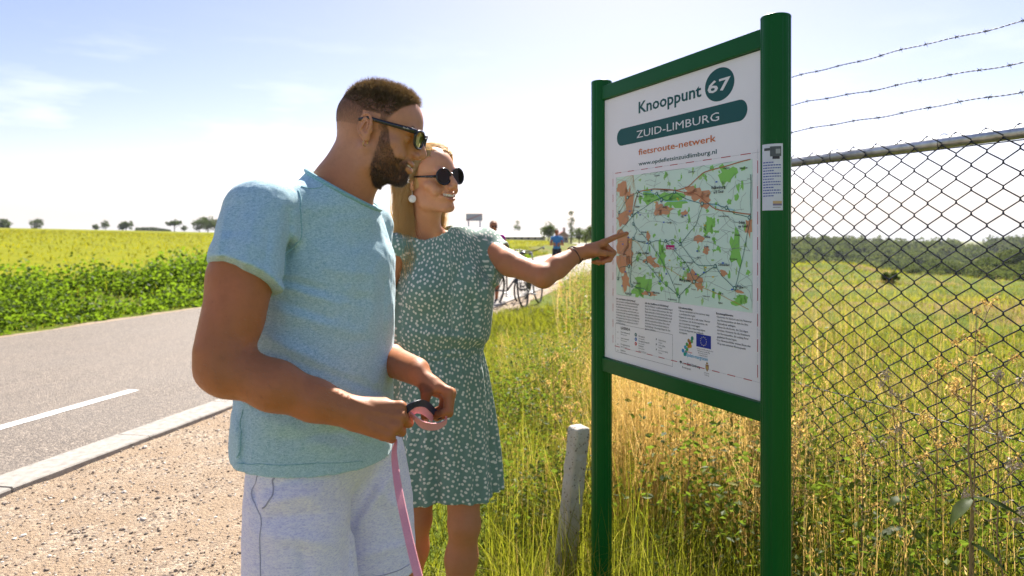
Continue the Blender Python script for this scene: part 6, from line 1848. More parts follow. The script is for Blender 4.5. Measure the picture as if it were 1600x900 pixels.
    for k, (dx, dy, c_) in enumerate(((0, -6, (0.02, 0.35, 0.25)), (-3, -2, (0.02, 0.25, 0.55)), (2, -3, (0.03, 0.40, 0.40)), (4, 1, (0.10, 0.40, 0.08)), (1, 3, (0.05, 0.35, 0.55)), (7, 5, (0.65, 0.25, 0.02)), (4, 7, (0.10, 0.35, 0.10)), (9, 9, (0.55, 0.08, 0.04)), (7, 12, (0.35, 0.22, 0.05)), (12, 12, (0.10, 0.35, 0.12)), (10, 6, (0.7, 0.4, 0.03)), (13, 16, (0.02, 0.25, 0.2)))):
        lp.poly([(q[0] + 0.0026 * dx + 0.0066 * math.cos(t + k), q[1] + 0.0024 * dy + 0.0066 * math.sin(t + k)) for t in np.arange(6) * math.pi / 3], c_, 0)
    # provincial shield
    q = uz(1105, 575); sh_ = [(-0.0055, 0.008), (0.0055, 0.008), (0.0055, -0.002), (0, -0.009), (-0.0055, -0.002)]
    lp.poly([(q[0] + a_ * 1.2, q[1] + b_ * 1.2) for a_, b_ in sh_], (0.32, 0.16, 0.08), 0); lp.poly([(q[0] + a_ * 0.6, q[1] + b_ * 0.6) for a_, b_ in sh_], (0.55, 0.42, 0.12), 1)
    lp.poly([(q[0] - 0.004, q[1] + 0.011), (q[0] + 0.004, q[1] + 0.011), (q[0] + 0.003, q[1] + 0.016), (q[0] - 0.003, q[1] + 0.016)], (0.30, 0.20, 0.05), 1)
    lp.build('legend_print', panel)['kind'] = 'stuff'
    # ---- sticker wrapped on the right post
    n = 14; A = math.atan2(SNRM[1], SNRM[0])
    view = math.atan2(-SP0[1], -SP0[0])          # side of the post that looks at the path
    x_l, x_r = 1195.5, 1224.5
    zt_s, zb_s = HC + (HY - 226) / F * 1.745, HC + (HY - 329) / F * 1.745
    cen = np.array([SP0[0], SP0[1]])
    def onpost(f, z, rad=0.0388):
        # f 0..1 between the two silhouette columns
        dxm = ((x_l + (x_r - x_l) * f) - 1214.5) / F * 1.745
        vd = nrm(np.array([SP0[0], SP0[1], 0]))[:2]; rt = np.array([vd[1], -vd[0]])
        s_ = np.clip(dxm / 0.0376, -0.99, 0.99); c_ = math.sqrt(1 - s_ * s_)
        p = cen + rad * (rt * s_ - vd * c_); return np.array([p[0], p[1], z])
    V = []; 
    for i in range(n + 1):
        for z in (zb_s, zt_s): V.append(onpost(i / n, z))
    me = np_mesh('sticker', V, [[2 * i, 2 * i + 2, 2 * i + 3, 2 * i + 1] for i in range(n)], True)
    M['sticker'] = flat('white_sticker', (0.62, 0.66, 0.74), 0.4, var=0.05)
    st = link('sticker', me, post_r, M['sticker'])
    sp = MB(); cols_ = []
    # device picture, blue lines of text, small coloured bars
    hgt = zt_s - zb_s
    def patch(f0, f1, g0, g1, col, poly=None, rad=0.0391):
        k = 5; vv = []
        for i in range(k + 1):
            f_ = f0 + (f1 - f0) * i / k
            vv += [onpost(f_, zt_s - hgt * g1, rad), onpost(f_, zt_s - hgt * g0, rad)]
        sp.add(vv, [[2 * i, 2 * i + 2, 2 * i + 3, 2 * i + 1] for i in range(k)]); cols_.extend([col] * len(vv))
    patch(0.10, 0.55, 0.06, 0.10, (0.08, 0.09, 0.10)); patch(0.38, 0.92, 0.04, 0.19, (0.10, 0.12, 0.13)); patch(0.5, 0.85, 0.19, 0.23, (0.05, 0.05, 0.06)); patch(0.66, 0.88, 0.08, 0.15, (0.35, 0.38, 0.40), rad=0.0394)
    for k in range(13): 
        y_ = 0.27 + k * 0.042; w_ = 0.55 + 0.4 * abs(math.sin(k * 2.1)); x_ = 0.05
        while x_ < w_:
            ww = 0.05 + 0.07 * abs(math.sin(k * 7 + x_ * 40)); patch(x_, min(x_ + ww, w_), y_, y_ + 0.016, (0.06, 0.10, 0.38)); x_ += ww + 0.025
    patch(0.52, 0.95, 0.86, 0.90, (0.55, 0.40, 0.22)); patch(0.52, 0.95, 0.90, 0.93, (0.20, 0.18, 0.30)); patch(0.52, 0.9, 0.95, 0.96, (0.2, 0.2, 0.25))
    me = sp.mesh('sticker_print'); at_ = me.attributes.new('ink', 'FLOAT_VECTOR', 'POINT'); at_.data.foreach_set('vector', np.array(cols_, np.float32).ravel())
    link('sticker_print', me, st, M['ink'])
    return root

def print_mat():
    t = NT('printing_ink'); a = t.attr('ink', 'Vector')
    t.set(a, Roughness=0.45); t.b.inputs['Specular IOR Level'].default_value = 0.25
    return t.m
SIGN = build_sign()
# ------------------------------------------------------------------ leash, kerbside post, fence
def ribbon(name, pts, wdir, w, th, mat, parent=None, **k):
    """flat strap: centre line, width directions, width"""
    pts = np.asarray(pts, float); n = len(pts); wdir = np.asarray(wdir, float); wdir = np.broadcast_to(wdir, (n, 3)).copy()
    t = np.gradient(pts, axis=0); t /= np.linalg.norm(t, axis=1)[:, None]
    wdir -= t * (wdir * t).sum(1)[:, None]; wdir /= np.linalg.norm(wdir, axis=1)[:, None]; nn = np.cross(t, wdir)
    w = np.broadcast_to(w, (n,))[:, None] / 2
    V = np.stack([pts + wdir * w + nn * th / 2, pts - wdir * w + nn * th / 2, pts - wdir * w - nn * th / 2, pts + wdir * w - nn * th / 2], 1).reshape(-1, 3)
    i = np.arange(n - 1)[:, None]; j = np.arange(4)[None]
    Q = np.stack([i * 4 + j, i * 4 + (j + 1) % 4, (i + 1) * 4 + (j + 1) % 4, (i + 1) * 4 + j], -1).reshape(-1, 4)
    Q = np.vstack([Q, [[3, 2, 1, 0]], [[4 * n - 4, 4 * n - 3, 4 * n - 2, 4 * n - 1]]])
    return link(name, np_mesh(name, V, Q, False), parent, mat, **k)
def crv(ctl, n=40):
    ctl = np.asarray(ctl, float); m = len(ctl) - 1; out = []
    for u in np.linspace(0, m, n):
        i = min(int(u), m - 1); f = u - i; g = lambda k: ctl[min(max(k, 0), m)]
        a, b, c, d = g(i - 1), g(i), g(i + 1), g(i + 2)
        out.append(0.5 * (2 * b + (c - a) * f + (2 * a - 5 * b + 4 * c - d) * f * f + (3 * b - a - 3 * c + d) * f ** 3))
    return np.array(out)
lr = empty('dog_leash', (-0.28, 1.42, 0.0), label='pink dog leash with navy lining held in the man\'s hands', cat='dog leash')
top = crv([P(628, 648, 1.435), P(640, 636, 1.42), P(655, 630, 1.43), P(668, 633, 1.49), P(680, 645, 1.545), P(686, 655, 1.555)], 30)
ribbon('handle_lining', top, (0, -0.35, 1), 0.0145, 0.0022, M['navy_web'], lr)
ribbon('handle_loop', crv([P(630, 650, 1.440), P(645, 640, 1.430), P(657, 638, 1.440), P(668, 645, 1.50), P(676, 652, 1.54)], 26) + (0, 0.004, -0.004), (0, -0.5, 1), 0.016, 0.0022, M['pink_web'], lr)
ribbon('handle_loop', crv([P(640, 646, 1.440), P(650, 655, 1.43), P(662, 664, 1.44), P(676, 667, 1.48), P(690, 664, 1.53), P(698, 656, 1.555), P(692, 648, 1.56)], 36), (0.1, -0.75, 1), 0.0165, 0.0022, M['pink_web'], lr)
drop = crv([P(618, 690, 1.435), P(616, 712, 1.40), P(622, 760, 1.33), P(634, 820, 1.26), P(655, 905, 1.18), P(690, 1010, 1.12), (-0.04, 1.02, 0.30), (0.06, 0.9, 0.12), (0.15, 0.75, 0.03)], 80)
wd = np.stack([np.interp(np.arange(80), [0, 20, 80], [0.25, 0.8, 1.0]), np.interp(np.arange(80), [0, 20, 80], [-1.0, -0.6, -0.15]), np.zeros(80)], 1)
ribbon('strap', drop, wd, 0.0155, 0.002, M['pink_web'], lr)

def stone_mat():
    t = NT('lichen_spotted_concrete'); p = t.coord()
    v = t.n('ShaderNodeTexVoronoi'); v.inputs['Scale'].default_value = 85; t.l(p, v.inputs['Vector'])
    a = t.noise(p, 40, 5, 0.7); b = t.noise(p, 9, 4)
    col = t.ramp(b, [(0.3, (0.36, 0.32, 0.26)), (0.7, (0.52, 0.48, 0.41))])
    col = t.mixc(t.math('MULTIPLY', t.remap(v.outputs['Distance'], 0.42, 0.25), t.remap(a, 0.50, 0.58)), col, (0.09, 0.065, 0.045))
    t.set(col, Roughness=0.92); t.bump(t.math('ADD', a, t.math('MULTIPLY', v.outputs['Distance'], 0.4)), 0.7, 0.006); return t.m
M['stone'] = stone_mat()
zb_ = -0.15; pT = P(909, 667, 2.92); pB = P(879, 903, 2.90); ax_ = nrm(pT - pB)
sb = Sdf(); Rp = frame(nrm((0.50, -0.86, 0)), ax_)
ln_ = np.linalg.norm(pT - pB) + 0.25
cp = pT - ax_ * ln_ / 2
sb.box(cp, (0.074, 0.074, ln_), np.stack([Rp[:, 0], Rp[:, 1], Rp[:, 2]], 1), 0.012, 0)
sb.plane(pT - ax_ * 0.004 + Rp[:, 0] * 0.03, nrm(ax_ + Rp[:, 0] * 0.45), 0.012)
sb.warp(lambda p: 0.0035 * fbm(p * 28, 3) + 0.002 * fbm(p * 90, 2), 0.005)
V, Q, N = sb.mesh(0.006)
link('boundary_post', np_mesh('boundary_post', V, Q, True, None, N), None, M['stone'], label='leaning square concrete post speckled with lichen left of the map board', cat='post')

# ---- chain-link fence
M['galv'] = flat('galvanised_steel', (0.42, 0.44, 0.47), 0.38, 0.85, 0.25, 30, 0.1)
M['wire'] = flat('dark_plastic_coated_wire', (0.012, 0.015, 0.026), 0.45, 0.0, 0.2, 60)
M['old_wire'] = flat('weathered_barbed_wire', (0.05, 0.05, 0.055), 0.6, 0.3, 0.3, 60)
def fpt(s, z, o=0.0):        # s metres along the fence (0 at F0, + away from the camera), o to the outer side
    return np.array([F0[0] + FD[0] * s + FN[0] * o, F0[1] + FD[1] * s + FN[1] * o, z])
S0f, S1f = -2.9, 0.48
fr = empty('chain_link_fence', tuple(fpt(0.4, 0)), label='chain link fence with steel top rail and three barbed wires', cat='fence')
MB().tube([fpt(S0f, 1.812, 0.022), fpt(S1f, 1.805, 0.022)], 0.0255, 14).build('top_rail', M['galv'], fr, True)
M['fence_post'] = flat('dark_steel_fence_post', (0.05, 0.055, 0.06), 0.45, 0.6, 0.2, 30)
for s_ in (S1f, S0f):
    mb = MB(); mb.tube([fpt(s_, -0.3, 0.035), fpt(s_, 1.92, 0.035), fpt(s_, 2.30, 0.10)], [0.027, 0.027, 0.022], 12); mb.build('fence_post', M['fence_post'], fr, True)
pch = 0.0595; rows = 40; rz = 0.0475
def wire_me(ph):
    pts = []
    for k in range(rows + 1):
        z = 1.845 - k * rz; side = (k + ph) % 2
        for dz, dy in ((0.004, -0.0022), (-0.004, 0.0022)):
            if k == 0 and dz > 0: continue
            pts.append((side * pch * 1.0 + (0.0015 if side else -0.0015), dy * (1 if side else -1), z + dz))
    return MB().tube(pts, 0.0029, 5).mesh('wire', True)
wmes = [wire_me(0), wire_me(1)]
for m_ in wmes: m_.materials.append(M['wire'])
ang = math.atan2(-FD[1], -FD[0])
nw = int((S1f - S0f) / pch)
for k in range(nw):
    o = bpy.data.objects.new('wire', wmes[k % 2]); COL.objects.link(o); o.parent = fr
    p = fpt(S1f - 0.01 - k * pch, 0) - fpt(0.4, 0)
    o.location = tuple(p); o.rotation_euler = (0, 0, ang)
for z_ in (1.78, 0.675, 0.08):
    MB().tube([fpt(S0f, z_, -0.004), fpt(-1.4, z_ - 0.006, -0.004), fpt(S1f, z_ + 0.002, -0.004)], 0.0022, 6).build('tension_wire', M['wire'], fr, True)
r = np.random.default_rng(8)
for s_ in np.arange(-2.6, 0.4, 0.47):      # ties that hold the mesh to the rail
    th = np.linspace(0, 5.6, 14); c = fpt(s_ + r.normal(0, 0.03), 1.81, 0.016)
    pts = [c + np.array([FD[0] * 0.004 * k, FD[1] * 0.004 * k, 0]) * 0.6 + FN[0] * 0 + np.array([FN[0] * 0.031 * math.cos(t), FN[1] * 0.031 * math.cos(t), 0.031 * math.sin(t)]) for k, t in enumerate(th)]
    MB().tube(pts, 0.0014, 5).build('wire_tie', M['wire'], fr, True)
for z0_, z1_, ph, nb_ in ((2.268, 2.238, 0.4, 22), (2.120, 2.082, 1.3, 22), (1.978, 1.972, 2.2, 22)):
    n = 260; s = np.linspace(S1f, S0f, n)
    z = np.interp(s, [-1.1, 0.0, S1f], [z1_, z0_, z0_ + 0.0]); z = np.where(s < -1.1, z1_, z) + 0.0025 * np.sin(s * 9 + ph) + 0.002 * np.sin(s * 23 + ph)
    off = 0.10 + 0.003 * np.sin(s * 14 + ph)
    base = np.stack([fpt(a, b, c) for a, b, c in zip(s, z, off)])
    mb = MB(); tw = s * 2 * math.pi / 0.045
    for h_ in (0, math.pi):
        d = np.stack([FN[0] * np.cos(tw + h_), FN[1] * np.cos(tw + h_), np.sin(tw + h_)], 1) * 0.0019
        mb.tube(base + d, 0.00155, 5)
    bw = mb.build('barbed_wire', M['old_wire'], fr, True)
    sb_ = S1f - 0.05 - 0.03 * ph
    while sb_ > S0f + 0.1:
        k = int((S1f - sb_) / (S1f - S0f) * (n - 1)); c = base[k]; b2 = MB()
        fd = np.array([FD[0], FD[1], 0]); fn = np.array([FN[0], FN[1], 0]); up = np.array([0, 0, 1.0])
        a0 = r.uniform(0, 3.14)
        for q_ in range(2):
            e = fd * (0.002 - 0.004 * q_)
            th = np.linspace(0, 4 * math.pi, 20)
            co = [c + fd * (0.0016 * t - 0.01) + (fn * math.cos(t + a0) + up * math.sin(t + a0)) * 0.0042 for t in th]
            b2.tube(co, 0.0011, 4)
            a1 = a0 + q_ * 1.57 + r.normal(0, 0.2)
            d1 = fn * math.cos(a1) + up * math.sin(a1)
            b2.tube([c + e - d1 * 0.0145 - fd * 0.005, c + e, c + e + d1 * 0.0145 + fd * 0.005], [0.0004, 0.0013, 0.0004], 4)
        b2.build('barb', M['old_wire'], bw, True)
        sb_ -= 0.125 + r.normal(0, 0.008)
# ------------------------------------------------------------------ bicycles, far people, town sign, buildings
M['tyre'] = flat('black_rubber', (0.012, 0.012, 0.013), 0.75); M['bike'] = flat('black_bicycle_paint', (0.015, 0.016, 0.02), 0.3, coat=0.4); M['chrome'] = flat('brushed_aluminium', (0.55, 0.56, 0.58), 0.3, 0.9)
M['red_paint'] = flat('red_plastic', (0.45, 0.02, 0.03), 0.4)
def bicycle(x, y, rz, label, lean=0.10, bag=True):
    z0 = float(ground_z(np.array([x]), np.array([y]))[0])
    R = rotz(rz) @ rotx(lean); T = np.array([x, y, z0])
    w = lambda p: (np.atleast_2d(np.asarray(p, float) * 1.13) @ R.T + T)
    root = empty('bicycle', (x, y, z0), label=label, cat='bicycle', group=None)
    for cx in (-0.54, 0.54):
        th = np.linspace(0, 2 * math.pi, 37)[:-1]; c = np.array([cx, 0, 0.345])
        tb = MB().tube(w(c + np.stack([np.cos(th) * 0.33, 0 * th, np.sin(th) * 0.33], 1)), 0.019, 7, closed=True).build('wheel', M['tyre'], root, True)
        MB().tube(w(c + np.stack([np.cos(th) * 0.308, 0 * th, np.sin(th) * 0.308], 1)), 0.012, 5, closed=True).build('rim', M['bike'], tb, True)
        sp = MB()
        for k in range(28):
            a = k / 28 * 2 * math.pi; s_ = 0.03 * (1 if k % 2 else -1)
            sp.tube(w([c + (0.02 * math.cos(a + 0.5), s_, 0.02 * math.sin(a + 0.5)), c + (0.30 * math.cos(a), 0, 0.30 * math.sin(a))]), 0.0016, 3, cap=False)
        sp.tube(w([c + (0, -0.05, 0), c + (0, 0.05, 0)]), 0.022, 8)
        sp.build('spokes', M['bike'], tb, True)['kind'] = 'stuff'
    fm = MB(); bb = (-0.08, 0, 0.30); st = (-0.22, 0, 0.80); hd = (0.36, 0, 0.82); hl = (0.40, 0, 0.66); ra = (-0.54, 0, 0.345); fa = (0.54, 0, 0.345)
    for a, b, rr in ((bb, st, .017), (st, hd, .015), (bb, hl, .019), (hd, hl, .02), (hl, (0.45, 0, 0.60), .018)): fm.tube(w([a, b]), rr, 8)
    for s_ in (-1, 1):
        fm.tube(w([ra + np.array([0, s_ * 0.06, 0]), np.array(bb) + (0, s_ * 0.03, 0)]), 0.010, 6); fm.tube(w([ra + np.array([0, s_ * 0.06, 0]), np.array((-0.20, s_ * 0.02, 0.74))]), 0.009, 6)
        fm.tube(w([(0.44, s_ * 0.05, 0.70), (0.48, s_ * 0.055, 0.55), fa + np.array([0, s_ * 0.055, 0])]), 0.011, 6)
    fm.build('frame', M['bike'], root, True)
    MB().tube(w([hd, (0.33, 0, 0.98)]), 0.014, 8).build('stem', M['chrome'], root, True)
    hb = MB().tube(w([(0.16, -0.28, 1.03), (0.26, -0.26, 1.06), (0.34, -0.12, 1.02), (0.34, 0, 1.0), (0.34, 0.12, 1.02), (0.26, 0.26, 1.06), (0.16, 0.28, 1.03)]), 0.012, 8).build('handlebar', M['bike'], root, True)
    for s_ in (-1, 1): MB().tube(w([(0.13, s_ * 0.285, 1.025), (0.25, s_ * 0.262, 1.058)]), 0.018, 8).build('grip', M['tyre'], hb, True)
    MB().tube(w([st, (-0.255, 0, 0.95)]), 0.013, 8).build('seat_post', M['chrome'], root, True)
    mb = MB(); mb.sphere(w([(-0.30, 0, 0.985)])[0], (0.085, 0.075, 0.035), R, 14, 8); mb.tube(w([(-0.30, 0, 0.985), (-0.12, 0, 0.985)]), [0.045, 0.018], 8, sx=0.6); mb.build('saddle', M['bike'], root, True)
    cr = MB(); th = np.linspace(0, 2 * math.pi, 25)[:-1]
    cr.tube(w(np.array(bb) + np.stack([0.09 * np.cos(th), 0 * th + 0.045, 0.09 * np.sin(th)], 1)), 0.006, 4, closed=True)
    for s_ in (-1, 1):
        cr.tube(w([np.array(bb) + (0, s_ * 0.05, 0), np.array(bb) + (s_ * 0.15, s_ * 0.07, -0.07)]), 0.010, 6); cr.box(w([np.array(bb) + (s_ * 0.15, s_ * 0.12, -0.07)])[0], (0.09, 0.09, 0.02), R)
    cr.build('crank', M['chrome'], root, True)
    for cx, a0, a1 in ((-0.54, 0.2, 3.0), (0.54, 0.6, 2.9)):
        th = np.linspace(a0, a1, 18); MB().tube(w(np.array([cx, 0, 0.345]) + np.stack([0.365 * np.cos(th), 0 * th, 0.365 * np.sin(th)], 1)), 0.020, 6, sx=0.35).build('mudguard', M['bike'], root, True)
    rk = MB(); rk.box(w([(-0.60, 0, 0.745)])[0], (0.36, 0.13, 0.012), R)
    for s_ in (-1, 1): rk.tube(w([(-0.70, s_ * 0.06, 0.74), (-0.54, s_ * 0.07, 0.35)]), 0.006, 5)
    rk.build('rack', M['bike'], root)
    if bag:
        bg = Sdf(); bg.at(R * 1.0, T); bg.box((-0.60, 0.13, 0.55), (0.30, 0.12, 0.32), None, 0.03); V, Q, N = bg.mesh(0.02); link('pannier', np_mesh('pannier', V, Q, True, None, N), root, M['tyre'])
    MB().sphere(w([(-0.80, 0, 0.68)])[0], (0.03, 0.045, 0.035), R, 10, 6).build('rear_light', M['red_paint'], root, True)
    MB().tube(w([(-0.12, 0.05, 0.28), (-0.06, 0.20, 0.02)]), 0.009, 6).build('kickstand', M['chrome'], root, True)
    return root
bicycle(-0.10, 14.6, math.radians(62), 'dark bicycle parked on the verge, the one nearer the road', 0.12)
bicycle(0.42, 14.1, math.radians(74), 'dark touring bicycle parked on the verge, the one nearer the tall weeds', -0.10, False)

def far_person(px, Y, htot, face, top_col, low_col, hair_col, label, arms='hang', shorts=True, seed=1, z0=None):
    x = (px - CX) / F * Y; k = htot / 1.78
    z0 = float(ground_z(np.array([x]), np.array([Y]))[0]) if z0 is None else z0
    R = frame((math.cos(face), math.sin(face), 0), (0, 0, 1)); T = np.array([x, Y, z0])
    root = empty('person', (x, Y, z0), label=label, cat='person')
    s = Sdf(); s.at(R * k, T); w = lambda p: p
    def C(a, b, ra, rb, kk=0.02): s.cone(a, b, ra * k, rb * k, kk)
    add_head(s, R, T + R @ np.array([0, 0.02, 1.655]) * k, dict(scale=k, smile=0))
    s.at(R * k, T)
    C((0, 0, 1.58), (0, -0.01, 1.46), 0.052, 0.06); C((0, -0.01, 1.42), (0, 0, 1.05), 0.12, 0.115, 0.05)
    for sx in (-1, 1):
        sh = (sx * 0.185, -0.01, 1.43)
        C((0, -0.01, 1.44), sh, 0.06, 0.052, 0.03)
        if arms == 'front': el, wr = (sx * 0.25, 0.05, 1.14), (sx * 0.07, 0.28, 1.20)
        else: el, wr = (sx * 0.26, -0.03, 1.13), (sx * 0.25, 0.08, 0.90)
        C(sh, el, 0.05, 0.038); C(el, wr, 0.038, 0.025); C(wr, (wr[0], wr[1] + 0.05, wr[2] - 0.06), 0.028, 0.028)
        for f_ in range(4): C((wr[0] + (f_ - 1.5) * 0.018, wr[1] + 0.05, wr[2] - 0.06), (wr[0] + (f_ - 1.5) * 0.02, wr[1] + 0.08, wr[2] - 0.13), 0.0095, 0.008, 0.004)
        C((wr[0] - sx * 0.025, wr[1] + 0.03, wr[2] - 0.03), (wr[0] - sx * 0.045, wr[1] + 0.07, wr[2] - 0.075), 0.011, 0.009, 0.004)
        st = 0.12 * sx
        C((sx * 0.09, 0, 0.93), (sx * 0.10, 0.03 + st, 0.49), 0.085, 0.055); C((sx * 0.10, 0.03 + st, 0.49), (sx * 0.10, -0.03 + st * 1.7, 0.09), 0.055, 0.035)
        C((sx * 0.10, -0.03 + st * 1.7, 0.05), (sx * 0.11, 0.13 + st * 1.7, 0.035), 0.040, 0.034)
    V, Q, N = s.mesh(0.011); link('body', np_mesh('body', V, Q, True, None, N, {'lip': np.zeros(len(V)), 'beard': np.zeros(len(V))}), root, M['skin_man'])
    t = Sdf(); t.at(R * k, T)
    def D(a, b, ra, rb, kk=0.02): t.cone(a, b, ra * k, rb * k, kk)
    D((0, -0.01, 1.40), (0, 0, 1.02), 0.145, 0.150, 0.05)
    for sx in (-1, 1): D((0, -0.01, 1.44), (sx * 0.185, -0.01, 1.42), 0.075, 0.065, 0.03); D((sx * 0.19, -0.01, 1.42), (sx * 0.235, -0.01, 1.24), 0.066, 0.062)
    t._op('i', lambda p: (z0 + 0.93 * k) - p[..., 2], 0.01)
    t.warp(lambda p: 0.006 * fbm(p * 12, 3), 0.007)
    V, Q, N = t.mesh(0.014); nm = 'shirt'; m_ = flat('shirt_cloth', top_col, 0.85, var=0.15); link(nm, np_mesh(nm, V, Q, True, None, N), root, m_)
    t = Sdf(); t.at(R * k, T); D((0, 0, 0.98), (0, 0, 0.90), 0.14, 0.14, 0.04)
    for sx in (-1, 1): D((sx * 0.09, 0, 0.93), (sx * 0.105, 0.03 + 0.10 * sx, 0.55 if shorts else 0.12), 0.105, 0.085 if shorts else 0.05)
    t.warp(lambda p: 0.006 * fbm(p * 12 + 3, 3), 0.007)
    V, Q, N = t.mesh(0.014); link('shorts', np_mesh('shorts', V, Q, True, None, N), root, flat('trouser_cloth', low_col, 0.9))
    hh = Sdf(); hr = hh.at(R * k, T + R @ np.array([0, 0.02, 1.655]) * k); hh.ell((0, -0.022, 0.040), np.array((0.083, 0.102, 0.090)) * k, None, 0); hh.ell((0, 0.085, -0.03), np.array((0.066, 0.06, 0.10)) * k, None, 0.008, 's'); hh.ell((0, 0.0, -0.12), np.array((0.12, 0.14, 0.10)) * k, None, 0.01, 's'); hh.warp(lambda p: 0.004 * fbm(p * 60, 2), 0.005)
    V, Q, N = hh.mesh(0.008); link('hair', np_mesh('hair', V, Q, True, None, N), root, flat('short_hair', hair_col, 0.8))
    G = lambda a: T + R @ ((np.array([0, 0.02, 1.655]) + np.asarray(a)) * k)
    mb = MB()
    for sx in (-1, 1): mb.sphere(G((sx * 0.032, 0.098, 0.0)), (0.026 * k, 0.006, 0.018 * k), R, 12, 6); mb.tube([G((sx * 0.058, 0.09, 0.005)), G((sx * 0.08, 0.0, 0.01))], 0.003, 5)
    mb.build('sunglasses', M['black_plastic'], root, True)
    mb = MB()
    for sx in (-1, 1):
        z = Sdf(); st = 0.12 * sx * 1.7; z.at(R * k, T); z.cone((sx * 0.10, -0.04 + st, 0.045), (sx * 0.11, 0.14 + st, 0.040), 0.046 * k, 0.040 * k, 0.01); V, Q, N = z.mesh(0.014); link('shoe', np_mesh('shoe', V, Q, True, None, N), root, M['tyre'])
    return root
far_person(870, 28.0, 1.76, math.radians(-95), (0.06, 0.24, 0.50), (0.02, 0.022, 0.03), (0.06, 0.035, 0.02), 'man in light blue shirt and dark shorts walking along the road', 'front')
far_person(771, 14.8, 1.80, math.radians(-80), (0.48, 0.02, 0.30), (0.03, 0.03, 0.05), (0.22, 0.11, 0.05), 'person in pink top and sunglasses standing beside the parked bicycles', 'hang', seed=2)

# town-limit sign
sx_, sy_ = (741 - CX) / F * 26, 26.0
zc = HC + (HY - 339.5) / F * 26; g0 = float(ground_z(np.array([sx_]), np.array([sy_]))[0])
ts = empty('town_sign', (sx_, sy_, g0), label='pale rectangular town limit sign with diagonal red stroke', cat='road sign')
M['sign_face'] = flat('pale_grey_sign_face', (0.46, 0.50, 0.52), 0.5, var=0.05); M['sign_red'] = flat('faded_red_film', (0.45, 0.16, 0.14), 0.5); M['sign_dark'] = flat('grey_sign_edge', (0.16, 0.17, 0.18), 0.5)
mb = MB(); mb.box((sx_, sy_, zc), (0.62, 0.02, 0.27)); pn = mb.build('panel', M['sign_face'], ts)
mb = MB()
for a, b in (((0, 0.128), (0.62, 0.014)), ((0, -0.128), (0.62, 0.014)), ((-0.303, 0), (0.014, 0.242)), ((0.303, 0), (0.014, 0.242))): mb.box((sx_ + a[0], sy_ - 0.013, zc + a[1]), (b[0], 0.006, b[1]))
mb.build('border', M['sign_dark'], pn)
mb = MB(); mb.box((sx_, sy_ - 0.0125, zc), (0.62, 0.005, 0.026), roty(-0.39)); mb.build('diagonal_stroke', M['sign_red'], pn)
for q_ in (-0.22, 0.22): MB().tube([(sx_ + q_, sy_ + 0.03, g0 - 0.2), (sx_ + q_, sy_ + 0.03, zc + 0.1)], 0.024, 8).build('pole', M['galv'], ts, True)

# buildings beyond the field
def house(name, px0, px1, Y, yeave, yridge, label, wallc, roofc, deep=9.0, bays=5, ridge_along=True, mats={}):
    x0, x1 = (px0 - CX) / F * Y, (px1 - CX) / F * Y; ze = HC + (HY - yeave) / F * Y; zr = HC + (HY - yridge) / F * Y
    g = float(ground_z(np.array([(x0 + x1) / 2]), np.array([Y]))[0]) - 0.3; W = x1 - x0
    root = empty(name, ((x0 + x1) / 2, Y + deep / 2, g), label=label, cat='building')
    mw = flat(name + '_wall', wallc, 0.9, var=0.1, scale=2); mr = flat(name + '_roofing', roofc, 0.7, var=0.15, scale=3)
    t = 0.25; mb = MB(); c = (x0 + x1) / 2
    mb.box((c, Y + t / 2, (g + ze) / 2), (W, t, ze - g)); mb.box((c, Y + deep - t / 2, (g + ze) / 2), (W, t, ze - g))
    for xx in (x0 + t / 2, x1 - t / 2): mb.box((xx, Y + deep / 2, (g + ze) / 2), (t, deep - 2 * t - 0.01, ze - g))
    if ridge_along:
        for xx in (x0 + 0.1, x1 - 0.1): mb.poly([(xx, Y, ze), (xx, Y + deep, ze), (xx, Y + deep / 2, zr - 0.1)])
    else:
        for yy in (Y + 0.1, Y + deep - 0.1): mb.poly([(x0, yy, ze), (x1, yy, ze), (c, yy, zr - 0.1)])
    mb.build('wall', mw, root)
    rf = MB(); ov = 0.35; th = 0.14
    if ridge_along: ends = [((x0 - ov, x1 + ov), (Y - ov, Y + deep / 2)), ((x0 - ov, x1 + ov), (Y + deep + ov, Y + deep / 2))]
    if ridge_along:
        for ya, yb in ((Y - ov, Y + deep / 2), (Y + deep + ov, Y + deep / 2)):
            a = np.array([[x0 - ov, ya, ze - 0.05], [x1 + ov, ya, ze - 0.05], [x1 + ov, yb, zr], [x0 - ov, yb, zr]]); rf.add(np.vstack([a, a - (0, 0, th)]), [[0, 1, 2, 3], [7, 6, 5, 4], [0, 4, 5, 1], [1, 5, 6, 2], [2, 6, 7, 3], [3, 7, 4, 0]])
    else:
        for xa in (x0 - ov, x1 + ov):
            a = np.array([[xa, Y - ov, ze - 0.05], [xa, Y + deep + ov, ze - 0.05], [c, Y + deep + ov, zr], [c, Y - ov, zr]]); rf.add(np.vstack([a, a - (0, 0, th)]), [[0, 1, 2, 3], [7, 6, 5, 4], [0, 4, 5, 1], [1, 5, 6, 2], [2, 6, 7, 3], [3, 7, 4, 0]])
    ro = rf.build('roof', mr, root)
    if roofc[0] < 0.4: mb = MB(); mb.box((c + W * 0.2, Y + deep * 0.5, zr + 0.3), (0.6, 0.6, 1.2)); mb.build('chimney', mw, ro)
    for k in range(bays):
        xx = x0 + W * (k + 0.5) / bays; ww = min(1.2, W / bays * 0.5); hh = min(1.2, (ze - g) * 0.4); zz = g + (ze - g) * 0.55
        mb = MB(); mb.box((xx, Y - 0.02, zz), (ww, 0.06, hh)); f_ = mb.build('window', M['white_print'], root)
        mb = MB(); mb.box((xx, Y - 0.055, zz), (ww * 0.84, 0.02, hh * 0.84)); mb.build('pane', M['dark_lens'], f_)
    return root
